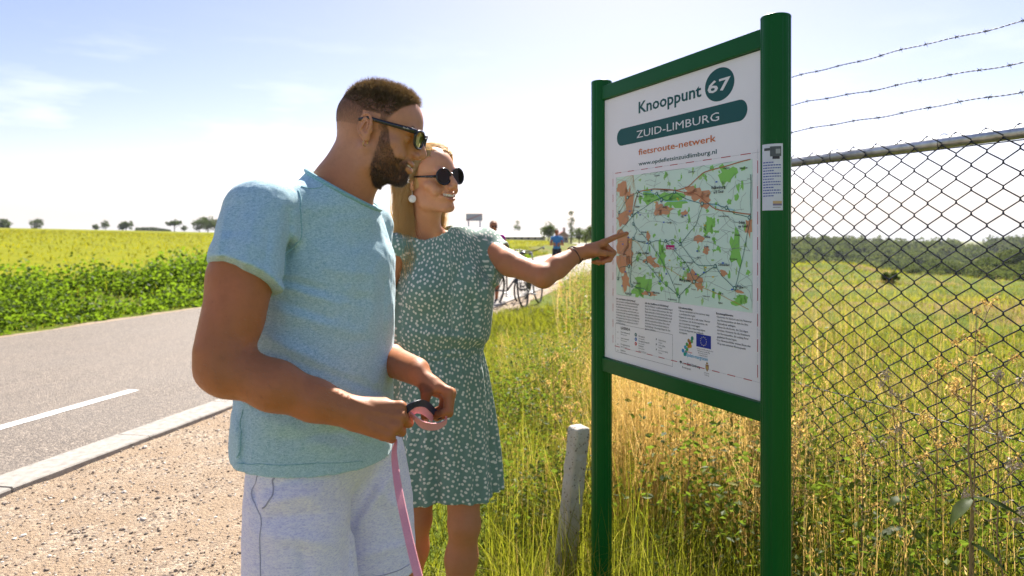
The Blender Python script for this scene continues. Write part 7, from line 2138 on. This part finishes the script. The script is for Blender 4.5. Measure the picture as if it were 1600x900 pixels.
house('barn', 768, 852, 170, 369.3, 361.0, 'long low barn with pale roof beyond the field', (0.50, 0.42, 0.38), (0.78, 0.74, 0.72), 16, 8)
house('farmhouse', 873, 888, 165, 367.5, 361, 'small farmhouse with red brown tiled roof beside the poplar', (0.45, 0.30, 0.25), (0.26, 0.09, 0.07), 9, 2, False)

# trees along the horizon, left to right
for a in ((6, 345, 20, 'round', 'leftmost small round tree on the field horizon'), (57, 343, 14, 'round', 'compact dark tree standing alone on the left horizon'), (150, 352, 9, 'round', 'tiny bush on the horizon left of the narrow upright tree'),
          (165, 345, 10, 'round', 'narrow upright tree on the left horizon'), (197, 347, 19, 'round', 'low wide bush on the left horizon'), (273, 346, 19, 'round', 'umbrella shaped tree with bare trunk on the horizon'), (288, 352, 8, 'round', 'small shrubby tree just right of the umbrella shaped tree')):
    tree('horizon_tree', a[0], 300, a[1] - 3.5, a[2] * 1.6, int(a[0]) + 3, a[4], a[3], None, -0.12, 1300, trunk_show=0.40 if a[0] == 273 else 0.02)
for k, (px_, yt, w_) in enumerate(((312, 343, 20), (325, 340, 24), (340, 341, 22), (354, 343, 20))):
    tree('grove_tree', px_, 290 + 7 * k, yt - 3.5, w_ * 1.35, 60 + k, ('left end tree of the grove behind the man\'s sleeve', 'tallest tree of the grove behind the man\'s sleeve', 'broad third tree of the grove behind the man\'s sleeve', 'right end tree of the grove touching the man\'s sleeve')[k], 'round', None, -0.05, 1300, 'trees of the grove on the left horizon', 0.05)
tree('pine_tree', 808, 190, 344, 20, 31, 'small dark pointed tree above the barn roof', 'cone', None, -0.1, 700)
tree('shrub', 756, 60, 351, 26, 33, 'rounded green bush behind the person in pink', 'round', None, 0.1, 900, None, 0.05)
tree('shrub', 834, 200, 358, 16, 34, 'low dark bush behind the right end of the barn', 'round', None, -0.1, 600, None, 0.05)
tree('oak_tree', 857, 150, 345, 34, 35, 'round bushy tree left of the farmhouse', 'round', None, 0.02, 1400, None, 0.1)
tree('poplar_tree', 893, 150, 328, 14, 36, 'tall narrow poplar right of the farmhouse', 'poplar', None, -0.08, 1100, None, 0.1)
tree('lime_tree', 905, 140, 348, 28, 37, 'light green tree between poplar and map board', 'round', None, 0.12, 1200, None, 0.08)
tree('lime_tree', 925, 120, 342, 38, 38, 'olive green tree right beside the board\'s left post', 'round', None, 0.16, 1400, None, 0.08)
tree('lime_tree', 916, 95, 357, 18, 39, 'low yellowish tree in front of the olive green tree', 'round', None, 0.22, 1000, None, 0.05)
# hedge line on the horizon
hx = []; r = np.random.default_rng(5)
n = 2600; px_ = r.uniform(212, 266, n); x = (px_ - CX) / F * 430; z = 4.5 + r.random(n) * np.interp(px_, [212, 240, 266], [2.7, 3.0, 1.4])
build_np('hedge', [leaf_mesh(np.stack([x, 430 + r.normal(0, 0.8, n), z], 1), r.normal(size=(n, 3)), r.uniform(0.4, 0.8, n), np.clip(r.normal(0.35, 0.15, n), 0, 1), r, 0.8)], M['tree_leaf'], None, label='low clipped hedge line on the left horizon', cat='hedge')
# solitary bush in the meadow behind the fence
tree('shrub', 1388, 22, 424, 40, 71, 'dark round bush standing alone in the meadow behind the fence', 'round', None, 0.0, 2600, None, 0.02)

# ---- the wood across the valley: one mass
def wood(name, spec, seed, mat, nleaf, szl):
    r = np.random.default_rng(seed); parts = []
    cx, cy, cz, cr = spec; N = len(cx)
    ci = np.repeat(np.arange(N), nleaf); n = len(ci)
    q = r.normal(size=(n, 3)); q /= np.linalg.norm(q, axis=1)[:, None]; q[:, 2] = np.abs(q[:, 2]) * 1.0 - 0.35 * (r.random(n) < 0.3)
    lump = 1 + 0.22 * fbm(q * 2.6 + ci[:, None] * 3.1, 2)
    pos = np.stack([cx, cy, cz], 1)[ci] + q * cr[ci][:, None] * lump[:, None] * r.uniform(0.86, 1.04, (n, 1)) * np.array([1, 1, 0.95])
    tone = np.clip(0.48 + r.normal(0, 0.10, n) + r.normal(0, 0.16, N)[ci], 0, 1)
    parts.append(leaf_mesh(pos, r.normal(size=(n, 3)) + q * 0.3, cr[ci] * szl * r.uniform(0.6, 1.4, n), tone, r, 0.9))
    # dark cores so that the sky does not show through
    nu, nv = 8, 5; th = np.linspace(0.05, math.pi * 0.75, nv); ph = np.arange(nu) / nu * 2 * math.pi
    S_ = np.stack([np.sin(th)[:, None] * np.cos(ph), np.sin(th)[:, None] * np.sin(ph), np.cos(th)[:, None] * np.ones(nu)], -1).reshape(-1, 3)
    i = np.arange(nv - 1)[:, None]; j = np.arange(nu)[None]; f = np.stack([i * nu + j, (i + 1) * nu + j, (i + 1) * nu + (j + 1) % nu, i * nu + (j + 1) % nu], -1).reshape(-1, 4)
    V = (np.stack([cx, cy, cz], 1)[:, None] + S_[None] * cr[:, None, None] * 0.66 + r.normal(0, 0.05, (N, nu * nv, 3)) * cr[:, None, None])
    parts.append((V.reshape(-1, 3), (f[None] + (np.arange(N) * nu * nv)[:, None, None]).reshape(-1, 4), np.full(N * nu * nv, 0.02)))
    return build_np(name, parts, mat, None, kind='stuff')
r = np.random.default_rng(77)
n = 560; ux = r.uniform(0.36, 0.98, n); yy = r.uniform(250, 500, n) ** 1.0
cx = ux * yy; cz = np.interp(yy, [250, 330, 420, 500], [-14.5, -11.0, -6.5, -3.8]) + r.normal(0, 0.8, n) + 1.6 * np.sin(ux * 17) + 1.1 * np.sin(ux * 43 + 1)
wood('far_wood', (cx, yy, cz, r.uniform(2.8, 6.4, n)), 3, M['far_leaf'], 150, 0.21)
n = 95; t_ = r.random(n); yy = r.uniform(105, 175, n); ux = 0.50 + 0.42 * t_ ** 0.8
zt_ = np.interp(ux, [0.50, 0.60, 0.70, 0.78, 0.95], [-9.5, -5.5, -2.2, 0.2, 2.0]) - (175 - yy) * 0.055
wood('near_wood', (ux * yy, yy, zt_ - 2.5 + r.normal(0, 0.5, n), r.uniform(2.2, 3.6, n)), 4, M['far_leaf'], 560, 0.13)
# ------------------------------------------------------------------ ground plants
r = np.random.default_rng(100)
def keep_xy(n, x0, x1, y0, y1, cond, seed, pw=1.0):
    q = np.random.default_rng(seed); out = np.zeros((0, 2)); tries = 0
    while len(out) < n and tries < 60:
        a = np.stack([q.uniform(x0, x1, n * 2), y0 + (y1 - y0) * q.random(n * 2) ** pw], 1)
        out = np.vstack([out, a[cond(a[:, 0], a[:, 1])]]); tries += 1
    return out[:n, 0], out[:n, 1]
def inview(x, y, m=0.06): return (np.abs(x / y) < 0.75 + m) & (y > 0.6)
def U(x, y): return uv_road(x, y)[0]
def wd(v): return np.interp(v, vs, wid)
def near_verge(x, y):
    u, v = uv_road(x, y); return (u > ROADW + wd(v) - 0.06) & inview(x, y) & ((fence_w(x, y) < 0.4) | (y > 4.1))
# short green grass on the verge
x, y = keep_xy(52000, -2.4, 3.0, 1.6, 13, lambda x, y: near_verge(x, y), 1, 1.35)
n = len(x); pt = n2(x, y, 1.3, 3); r = np.random.default_rng(2)
h = (0.05 + 0.11 * r.random(n)) * (1 + 0.6 * pt) * np.interp(y, [2, 6, 13], [1, 1.2, 1.5]); h = np.maximum(h, 0.03)
tone = np.clip(0.45 + 0.35 * pt + r.normal(0, 0.15, n) + 0.25 * (r.random(n) < 0.12), 0, 1)
build_np('grass', [blade_mesh(x, y, ground_z(x, y) - 0.01, h, np.interp(y, [2, 13], [0.0045, 0.012]) * r.uniform(0.7, 1.4, n), r.uniform(0.2, 1.0, n), r.uniform(0, 6.28, n), tone)], M['grass'], kind='stuff')
# meadow and bank grass farther off, coarser
x, y = keep_xy(40000, -6, 42, 7, 55, lambda x, y: inview(x, y) & (U(x, y) > ROADW + wd(uv_road(x, y)[1])) & (x / y > -0.1), 3, 1.5)
n = len(x); pt = n2(x, y, 0.35, 3); r = np.random.default_rng(4)
h = (0.05 + 0.12 * r.random(n)) * (1 + 0.9 * pt) * np.interp(y, [7, 55], [1, 1.5]); h = np.maximum(h, 0.05)
tone = np.clip(0.52 + 0.95 * pt + r.normal(0, 0.16, n), 0, 1)
build_np('meadow_grass', [blade_mesh(x, y, ground_z(x, y) - 0.02, h, 0.0011 * y + 0.004 * r.random(n), r.uniform(0.3, 1.1, n), r.uniform(0, 6.28, n), tone, rows=3)], M['grass'], kind='stuff')
# low meadow just behind the fence
x, y = keep_xy(24000, 0.8, 9, 3.2, 11, lambda x, y: inview(x, y) & (fence_w(x, y) > 0.25), 5, 1.2)
n = len(x); pt = n2(x, y, 0.9, 3); r = np.random.default_rng(6)
h = (0.05 + 0.10 * r.random(n)) * (1 + 0.8 * pt); tone = np.clip(0.46 + 0.5 * pt + r.normal(0, 0.14, n), 0, 1)
build_np('meadow_grass', [blade_mesh(x, y, ground_z(x, y) - 0.01, h, 0.006 + 0.004 * r.random(n), r.uniform(0.3, 1.1, n), r.uniform(0, 6.28, n), tone, rows=3)], M['grass'], kind='stuff')
# left bank: broad fresh leaves in clumps
x, y = keep_xy(4300, -24, 2, 5, 48, lambda x, y: (U(x, y) < -0.42) & (U(x, y) > -3.0 - 0.9 * n2(x, y, 0.35)) & (n2(x, y, 0.75, 2, 4.0) > -0.22) & inview(x, y), 7, 1.5)
n = len(x); r = np.random.default_rng(8)
hh = (0.12 + 0.36 * r.random(n) ** 1.5) * np.maximum(1 + 1.8 * n2(x, y, 0.75, 2, 4.0), 0.3) * smooth01(-U(x, y), 0.30, 1.1) + 0.03
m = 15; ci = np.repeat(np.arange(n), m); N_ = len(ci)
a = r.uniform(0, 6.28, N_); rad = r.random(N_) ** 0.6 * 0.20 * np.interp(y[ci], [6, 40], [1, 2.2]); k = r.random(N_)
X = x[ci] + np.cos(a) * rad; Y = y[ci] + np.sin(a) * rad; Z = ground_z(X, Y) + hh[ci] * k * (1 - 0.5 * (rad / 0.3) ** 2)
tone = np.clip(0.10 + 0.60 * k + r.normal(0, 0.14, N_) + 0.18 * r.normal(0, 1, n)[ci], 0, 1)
d = np.stack([np.cos(a), np.sin(a), r.uniform(-0.3, 0.9, N_)], 1) + r.normal(0, 0.35, (N_, 3))
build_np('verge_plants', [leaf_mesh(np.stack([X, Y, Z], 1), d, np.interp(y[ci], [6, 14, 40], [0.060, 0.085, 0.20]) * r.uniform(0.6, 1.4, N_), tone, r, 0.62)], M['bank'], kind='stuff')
x, y = keep_xy(9000, -26, 3, 5, 60, lambda x, y: (U(x, y) < -0.30) & (U(x, y) > -3.6) & inview(x, y), 9, 1.5)
n = len(x); r = np.random.default_rng(10)
build_np('verge_grass', [blade_mesh(x, y, ground_z(x, y) - 0.01, (0.08 + 0.30 * r.random(n) ** 2) * smooth01(-U(x, y), 0.1, 0.9) + 0.03, 0.006 + 0.0009 * y, r.uniform(0.2, 1.0, n), r.uniform(0, 6.28, n), np.clip(r.normal(0.55, 0.2, n), 0, 1), rows=3)], M['grass'], kind='stuff')
# crop field
x, y = keep_xy(15000, -95, 12, 9, 130, lambda x, y: (U(x, y) < -3.0) & inview(x, y), 11, 1.9)
n = len(x); r = np.random.default_rng(12); pt = n2(x, y, 0.25, 3)
build_np('field_crop', [blade_mesh(x, y, ground_z(x, y) - 0.02, (0.10 + 0.14 * r.random(n)) * (1 + 0.3 * pt), 0.0022 * y + 0.006, r.uniform(0.2, 0.9, n), r.uniform(0, 6.28, n), np.clip(0.40 + 0.3 * pt + 0.5 * smooth01(9 - (-U(x, y)), 0, 5) * r.random(n) + r.normal(0, 0.12, n), 0, 0.85), rows=3)], M['field'], kind='stuff')
# leafy undergrowth round the board and along the fence
def weeds_zone(x, y): return near_verge(x, y) | ((fence_w(x, y) >= 0.4) & (fence_w(x, y) < 1.1) & inview(x, y))
def leafy(name, n, cond, box, hmin, hmax, m, sz, seed, mat, rad0=0.10, pw=1.0, t0=0.15):
    x, y = keep_xy(n, *box, cond, seed, pw); n = len(x); r = np.random.default_rng(seed + 1)
    hh = r.uniform(hmin, hmax, n) * (1 + 0.5 * n2(x, y, 1.7, 2))
    ci = np.repeat(np.arange(n), m); N_ = len(ci); k = r.random(N_) ** 0.8; a = r.uniform(0, 6.28, N_); rad = rad0 * r.random(N_) ** 0.7 * (0.5 + k)
    lx = r.normal(0, 0.10, n)[ci] * k; ly = r.normal(0, 0.10, n)[ci] * k
    X = x[ci] + np.cos(a) * rad + lx; Y = y[ci] + np.sin(a) * rad + ly; Z = ground_z(X, Y) + hh[ci] * k
    tone = np.clip(t0 + 0.5 * k + r.normal(0, 0.16, N_) + r.normal(0, 0.1, n)[ci], 0, 1)
    d = np.stack([np.cos(a), np.sin(a), r.uniform(-0.4, 0.7, N_)], 1) + r.normal(0, 0.3, (N_, 3))
    return build_np(name, [leaf_mesh(np.stack([X, Y, Z], 1), d, sz * r.uniform(0.5, 1.4, N_), tone, r, 0.55)], mat, kind='stuff')
leafy('undergrowth', 480, lambda x, y: weeds_zone(x, y) & (x > 0.22 * y) & (x / y < 0.42), (0.3, 3.0, 2.7, 5.6), 0.25, 0.70, 26, 0.032, 21, M['leaf'], 0.11)
leafy('undergrowth', 620, lambda x, y: weeds_zone(x, y) & (x / y > 0.38), (0.6, 3.2, 1.7, 4.6), 0.15, 0.46, 26, 0.028, 23, M['leaf'], 0.10, 1.0, 0.05)
leafy('undergrowth', 620, lambda x, y: weeds_zone(x, y) & (x / y > -0.03) & (x / y < 0.16) & (n2(x, y, 1.6, 2, 7.0) > -0.1), (-0.5, 1.4, 3.0, 7), 0.12, 0.46, 28, 0.028, 25, M['leaf'], 0.12, 1.0, 0.02)
leafy('undergrowth', 700, lambda x, y: near_verge(x, y) & (x / y > 0.075), (0.2, 3.4, 7, 22), 0.25, 0.8, 24, 0.045, 27, M['leaf'], 0.22, 1.0, 0.40)
# long fine grass, bent and tangled
def long_grass(n, cond, box, hmin, hmax, seed, w, tlo, thi, pw=1.0):
    x, y = keep_xy(n, *box, cond, seed, pw); n = len(x); r = np.random.default_rng(seed + 1); pt = n2(x, y, 1.1, 3, seed)
    h = r.uniform(hmin, hmax, n) * (1 + 0.6 * pt)
    return build_np('long_grass', [blade_mesh(x, y, ground_z(x, y) - 0.01, h, w * r.uniform(0.6, 1.5, n), np.abs(r.normal(0.45, 0.35, n)), r.uniform(0, 6.28, n), np.clip(r.uniform(tlo, thi, n) + 0.35 * pt, 0, 1), 0.8, 5)], M['grass'], kind='stuff')
long_grass(6500, lambda x, y: near_verge(x, y) & (x / y > -0.04) & (x / y < 0.16), (-0.6, 2.6, 2.3, 7.5), 0.16, 0.50, 61, 0.0036, 0.45, 1.0, 1.2)
long_grass(8000, lambda x, y: weeds_zone(x, y) & (x / y > 0.16), (0.4, 3.2, 1.8, 4.8), 0.15, 0.55, 63, 0.0030, 0.05, 0.95)
long_grass(6000, lambda x, y: inview(x, y) & (fence_w(x, y) > 1.0), (1.2, 14, 3.4, 16), 0.10, 0.30, 65, 0.006, 0.5, 1.0, 1.3)
# dry golden stalks with feathery tops
def stalks(name, n, cond, box, hmin, hmax, seed, pw=1.0, w=0.0030, head=True):
    x, y = keep_xy(n, *box, cond, seed, pw); n = len(x); r = np.random.default_rng(seed + 1)
    cl = fbm(np.stack([x * 2.2, y * 2.2, 0 * x + seed], -1), 2)
    h = r.uniform(hmin, hmax, n) * (1 + 0.35 * cl); lean = np.abs(r.normal(0.12, 0.16, n)) + 0.5 * (r.random(n) < 0.10); az = r.uniform(0, 6.28, n)
    tone = np.clip(r.normal(0.55, 0.22, n), 0, 1); z = ground_z(x, y) - 0.01
    parts = [blade_mesh(x, y, z, h, np.full(n, w) * r.uniform(0.6, 1.4, n), lean, az, tone)]
    if head:
        m = 8; ci = np.repeat(np.arange(n), m); k = np.tile(np.linspace(0.80, 1.0, m), n)
        hor = lean[ci] * h[ci] * (0.5 * k + 0.5 * k * k); up = h[ci] * (k - 0.3 * lean[ci] * k * k)
        c = np.stack([x[ci] + np.cos(az[ci]) * hor, y[ci] + np.sin(az[ci]) * hor, z[ci] + up], 1) + r.normal(0, 0.006, (n * m, 3))
        parts.append(leaf_mesh(c, np.stack([r.normal(0, 0.5, n * m), r.normal(0, 0.5, n * m), np.full(n * m, 1.0)], 1), r.uniform(0.009, 0.020, n * m), tone[ci], r, 0.24))
    return build_np(name, parts, M['dry'], kind='stuff')
stalks('dry_grass', 2600, lambda x, y: weeds_zone(x, y) & (x / y > 0.12) & (x / y < 0.40) & (n2(x, y, 1.4, 2) > -0.25), (0.2, 2.2, 2.75, 4.8), 0.35, 0.95, 31)
stalks('dry_grass', 520, lambda x, y: weeds_zone(x, y) & (x / y > 0.40), (0.6, 3.2, 1.75, 4.4), 0.30, 0.85, 33)
stalks('dry_grass', 500, lambda x, y: near_verge(x, y) & (x / y > -0.02) & (x / y < 0.14), (-0.5, 1.4, 3.2, 8), 0.18, 0.45, 35, 1.0, 0.004)
stalks('dry_grass', 800, lambda x, y: near_verge(x, y) & (x / y > 0.065), (0.4, 3.6, 6, 22), 0.4, 1.05, 37, 1.0, 0.009)
stalks('dry_grass', 800, lambda x, y: inview(x, y) & (fence_w(x, y) > 0.5) & (n2(x, y, 0.5, 2) > 0.05), (0.8, 16, 4, 22), 0.15, 0.45, 39, 1.3, 0.006)
stalks('fallen_straw', 900, lambda x, y: near_verge(x, y) & (x > 0.0), (0, 2.6, 2.2, 5), 0.10, 0.30, 41, 1.0, 0.004, False)

# individual tall plants one can point at
def tall_weed(name, px, Y, ytop, seed, label, cat='plant', nb=7, head='cluster', leaves=0, lean=(0, 0), thick=0.004, spread=0.16, start=0.45):
    r = np.random.default_rng(seed); x = (px - CX) / F * Y; z0 = float(ground_z(np.array([x]), np.array([Y]))[0]); zt = HC + (HY - ytop) / F * Y; H = zt - z0
    bx = x - lean[0] * H; by = Y - lean[1] * H
    root = empty(name, (bx, by, z0), label=label, cat=cat)
    ks = np.linspace(0, 1, 9); wig = np.cumsum(r.normal(0, 0.006, (9, 2)), 0)
    main = np.stack([bx + (x - bx) * ks + wig[:, 0], by + (Y - by) * ks + wig[:, 1], z0 - 0.03 + (H + 0.03) * ks], 1)
    MB().tube(main, thick * (1 - 0.65 * ks), 6).build('stem', M['stem'], root, True)
    tips = [main[-1]]
    for k in range(nb):
        t = start + (0.97 - start) * (k + 0.5 * r.random()) / nb; i = t * 8; i0 = int(i); st = main[i0] * (1 - i + i0) + main[min(i0 + 1, 8)] * (i - i0)
        a = k * 2.4 + r.normal(0, 0.3); L_ = spread * r.uniform(0.6, 1.1) * (1.2 - t * 0.6)
        e = st + np.array([math.cos(a) * L_, math.sin(a) * L_, L_ * r.uniform(0.6, 1.2)]); m = (st + e) / 2 + (0, 0, -0.012)
        MB().tube([st, m, e], [thick * 0.5, thick * 0.38, thick * 0.22], 5).build('branch', M['stem'], root, True); tips.append(e)
        for q in range(2): 
            e2 = (m * 0.5 + e * 0.5) + np.array([r.normal(0, 0.03), r.normal(0, 0.03), 0.035 + 0.02 * r.random()]); tips.append(e2)
            MB().tube([(m + e) / 2, e2], [thick * 0.25, thick * 0.18], 4).build('twig', M['stem'], root, True)
    hd = []
    for e in tips:
        n = 16 if head != 'fluff' else 26
        c = e + r.normal(0, 0.008, (n, 3)); hd.append(leaf_mesh(c, r.normal(size=(n, 3)) + (0, 0, 0.5), r.uniform(0.008, 0.017, n), np.clip(r.normal(0.45, 0.25, n), 0, 1), r, 0.5))
    build_np('flower_heads', hd, M['fluff'] if head == 'fluff' else M['dry'], root)['kind'] = 'stuff'
    if leaves:
        for k in range(leaves):
            t = 0.12 + 0.7 * k / leaves; i = t * 8; i0 = int(i); st = main[i0]
            a = k * 2.2 + r.random(); L_ = r.uniform(0.07, 0.12); d = np.array([math.cos(a), math.sin(a), r.uniform(-0.5, 0.3)]); d /= np.linalg.norm(d)
            u = nrm(np.cross(d, [0, 0, 1])); pts = []
            kk = np.linspace(0, 1, 6); wv = 0.020 * np.sin(np.clip(kk * 0.92 + 0.06, 0, 1) * math.pi)
            for s_, w_ in zip(kk, wv):
                c = st + d * L_ * s_ + np.array([0, 0, -0.05 * s_ * s_]); pts += [c + u * w_ + (0, 0, 0.004), c, c - u * w_ + (0, 0, 0.004)]
            f = []
            for s_ in range(5): b = s_ * 3; f += [[b, b + 1, b + 4, b + 3], [b + 1, b + 2, b + 5, b + 4]]
            me = np_mesh('leaf', pts, f, True, None, None, {'tone': np.full(18, r.uniform(0.1, 0.5))}); link('leaf', me, root, M['leaf'])
    return root
tall_weed('dried_ragwort', 1528, 2.35, 486, 1, 'tallest dried branching weed at the right edge of the fence', nb=9, spread=0.17, lean=(0.03, 0))
tall_weed('dried_ragwort', 1452, 2.55, 560, 2, 'bushy brown weed with dense dry heads left of the tallest weed', nb=8, spread=0.12, lean=(-0.02, 0))
tall_weed('dried_thistle', 1560, 2.15, 590, 3, 'dried thistle with white fluffy heads at the far right', nb=6, head='fluff', spread=0.11)
tall_weed('dried_thistle', 1408, 2.75, 585, 4, 'thin weed with pale fluffy tops in front of the meadow', nb=5, head='fluff', spread=0.10)
tall_weed('leafy_dock', 1515, 2.0, 560, 5, 'thick brown stalk with long drooping dark leaves', nb=3, leaves=9, thick=0.006, spread=0.08, start=0.8)
tall_weed('leafy_dock', 1420, 2.35, 640, 6, 'dark slender stem with green leaves left of the dock stalk', nb=2, leaves=12, thick=0.0035, spread=0.05, start=0.8)
tall_weed('dried_stalk', 1348, 2.5, 690, 7, 'brown upright stalk halfway between board post and leafy stem', nb=4, thick=0.004, spread=0.07, start=0.6)
tall_weed('dried_stalk', 1252, 2.4, 665, 8, 'rust brown flower stalk right beside the board\'s right post', nb=6, thick=0.003, spread=0.07, start=0.6)
tall_weed('dried_yarrow', 898, 3.4, 640, 9, 'dried yarrow with brown heads above the concrete post', nb=6, spread=0.10, start=0.5)
tall_weed('dried_yarrow', 1085, 3.1, 610, 10, 'pale dry weed standing under the middle of the board', nb=5, spread=0.10, start=0.5, lean=(0.05, 0))
tall_weed('dried_yarrow', 865, 4.2, 560, 12, 'feathery brown weed on the bank left of the board', nb=6, spread=0.12, start=0.5)

# loose stones on the gravel strip
r = np.random.default_rng(50); ico = None
ph = (1 + 5 ** 0.5) / 2
iv = np.array([(-1, ph, 0), (1, ph, 0), (-1, -ph, 0), (1, -ph, 0), (0, -1, ph), (0, 1, ph), (0, -1, -ph), (0, 1, -ph), (ph, 0, -1), (ph, 0, 1), (-ph, 0, -1), (-ph, 0, 1)], float) / 1.9
itf = np.array([(0, 11, 5), (0, 5, 1), (0, 1, 7), (0, 7, 10), (0, 10, 11), (1, 5, 9), (5, 11, 4), (11, 10, 2), (10, 7, 6), (7, 1, 8), (3, 9, 4), (3, 4, 2), (3, 2, 6), (3, 6, 8), (3, 8, 9), (4, 9, 5), (2, 4, 11), (6, 2, 10), (8, 6, 7), (9, 8, 1)])
x, y = keep_xy(9000, -3.2, 0.6, 2.3, 9, lambda x, y: on_gravel(x, y) & inview(x, y, 0.02), 51, 1.5)
n = len(x); s = 0.0032 + 0.0065 * r.random(n) ** 3; s[:60] = r.uniform(0.010, 0.019, 60)
sc = r.uniform(0.6, 1.3, (n, 1, 3)) * s[:, None, None]; sc[:, :, 2] *= 0.65
V = iv[None] * sc * (1 + r.normal(0, 0.13, (n, 12, 1))); a = r.uniform(0, 6.28, n); c_, s_ = np.cos(a), np.sin(a)
VX = V[..., 0] * c_[:, None] - V[..., 1] * s_[:, None]; VY = V[..., 0] * s_[:, None] + V[..., 1] * c_[:, None]
zg = gr_z(x, y) + 0.018
V = np.stack([VX + x[:, None], VY + y[:, None], V[..., 2] + (zg + s * 0.25)[:, None]], -1).reshape(-1, 3)
Fc = (itf[None] + (np.arange(n) * 12)[:, None, None]).reshape(-1, 3)
t = NT('mixed_gravel_stones'); t.set(t.ramp(t.attr('tone'), [(0.0, (0.10, 0.08, 0.065)), (0.35, (0.27, 0.20, 0.14)), (0.7, (0.42, 0.34, 0.26)), (1.0, (0.60, 0.56, 0.50))]), Roughness=0.85); M['stones'] = t.m
link('gravel_stones', np_mesh('gravel_stones', V, Fc, False, None, None, {'tone': np.repeat(r.random(n), 12)}), None, M['stones'], kind='stuff')
# ------------------------------------------------------------------ thin air haze
hm_ = bpy.data.materials.new('thin_haze'); hm_.use_nodes = True; ht_ = hm_.node_tree; ht_.nodes.clear()
ho_ = ht_.nodes.new('ShaderNodeOutputMaterial'); hv_ = ht_.nodes.new('ShaderNodeVolumePrincipled')
hv_.inputs['Color'].default_value = (0.86, 0.92, 1.0, 1); hv_.inputs['Density'].default_value = 0.00011; hv_.inputs['Anisotropy'].default_value = 0.25
ht_.links.new(hv_.outputs['Volume'], ho_.inputs['Volume'])
MB().box((0, 1350, -4.0), (3800, 3500, 48)).build('haze', hm_, kind='stuff')
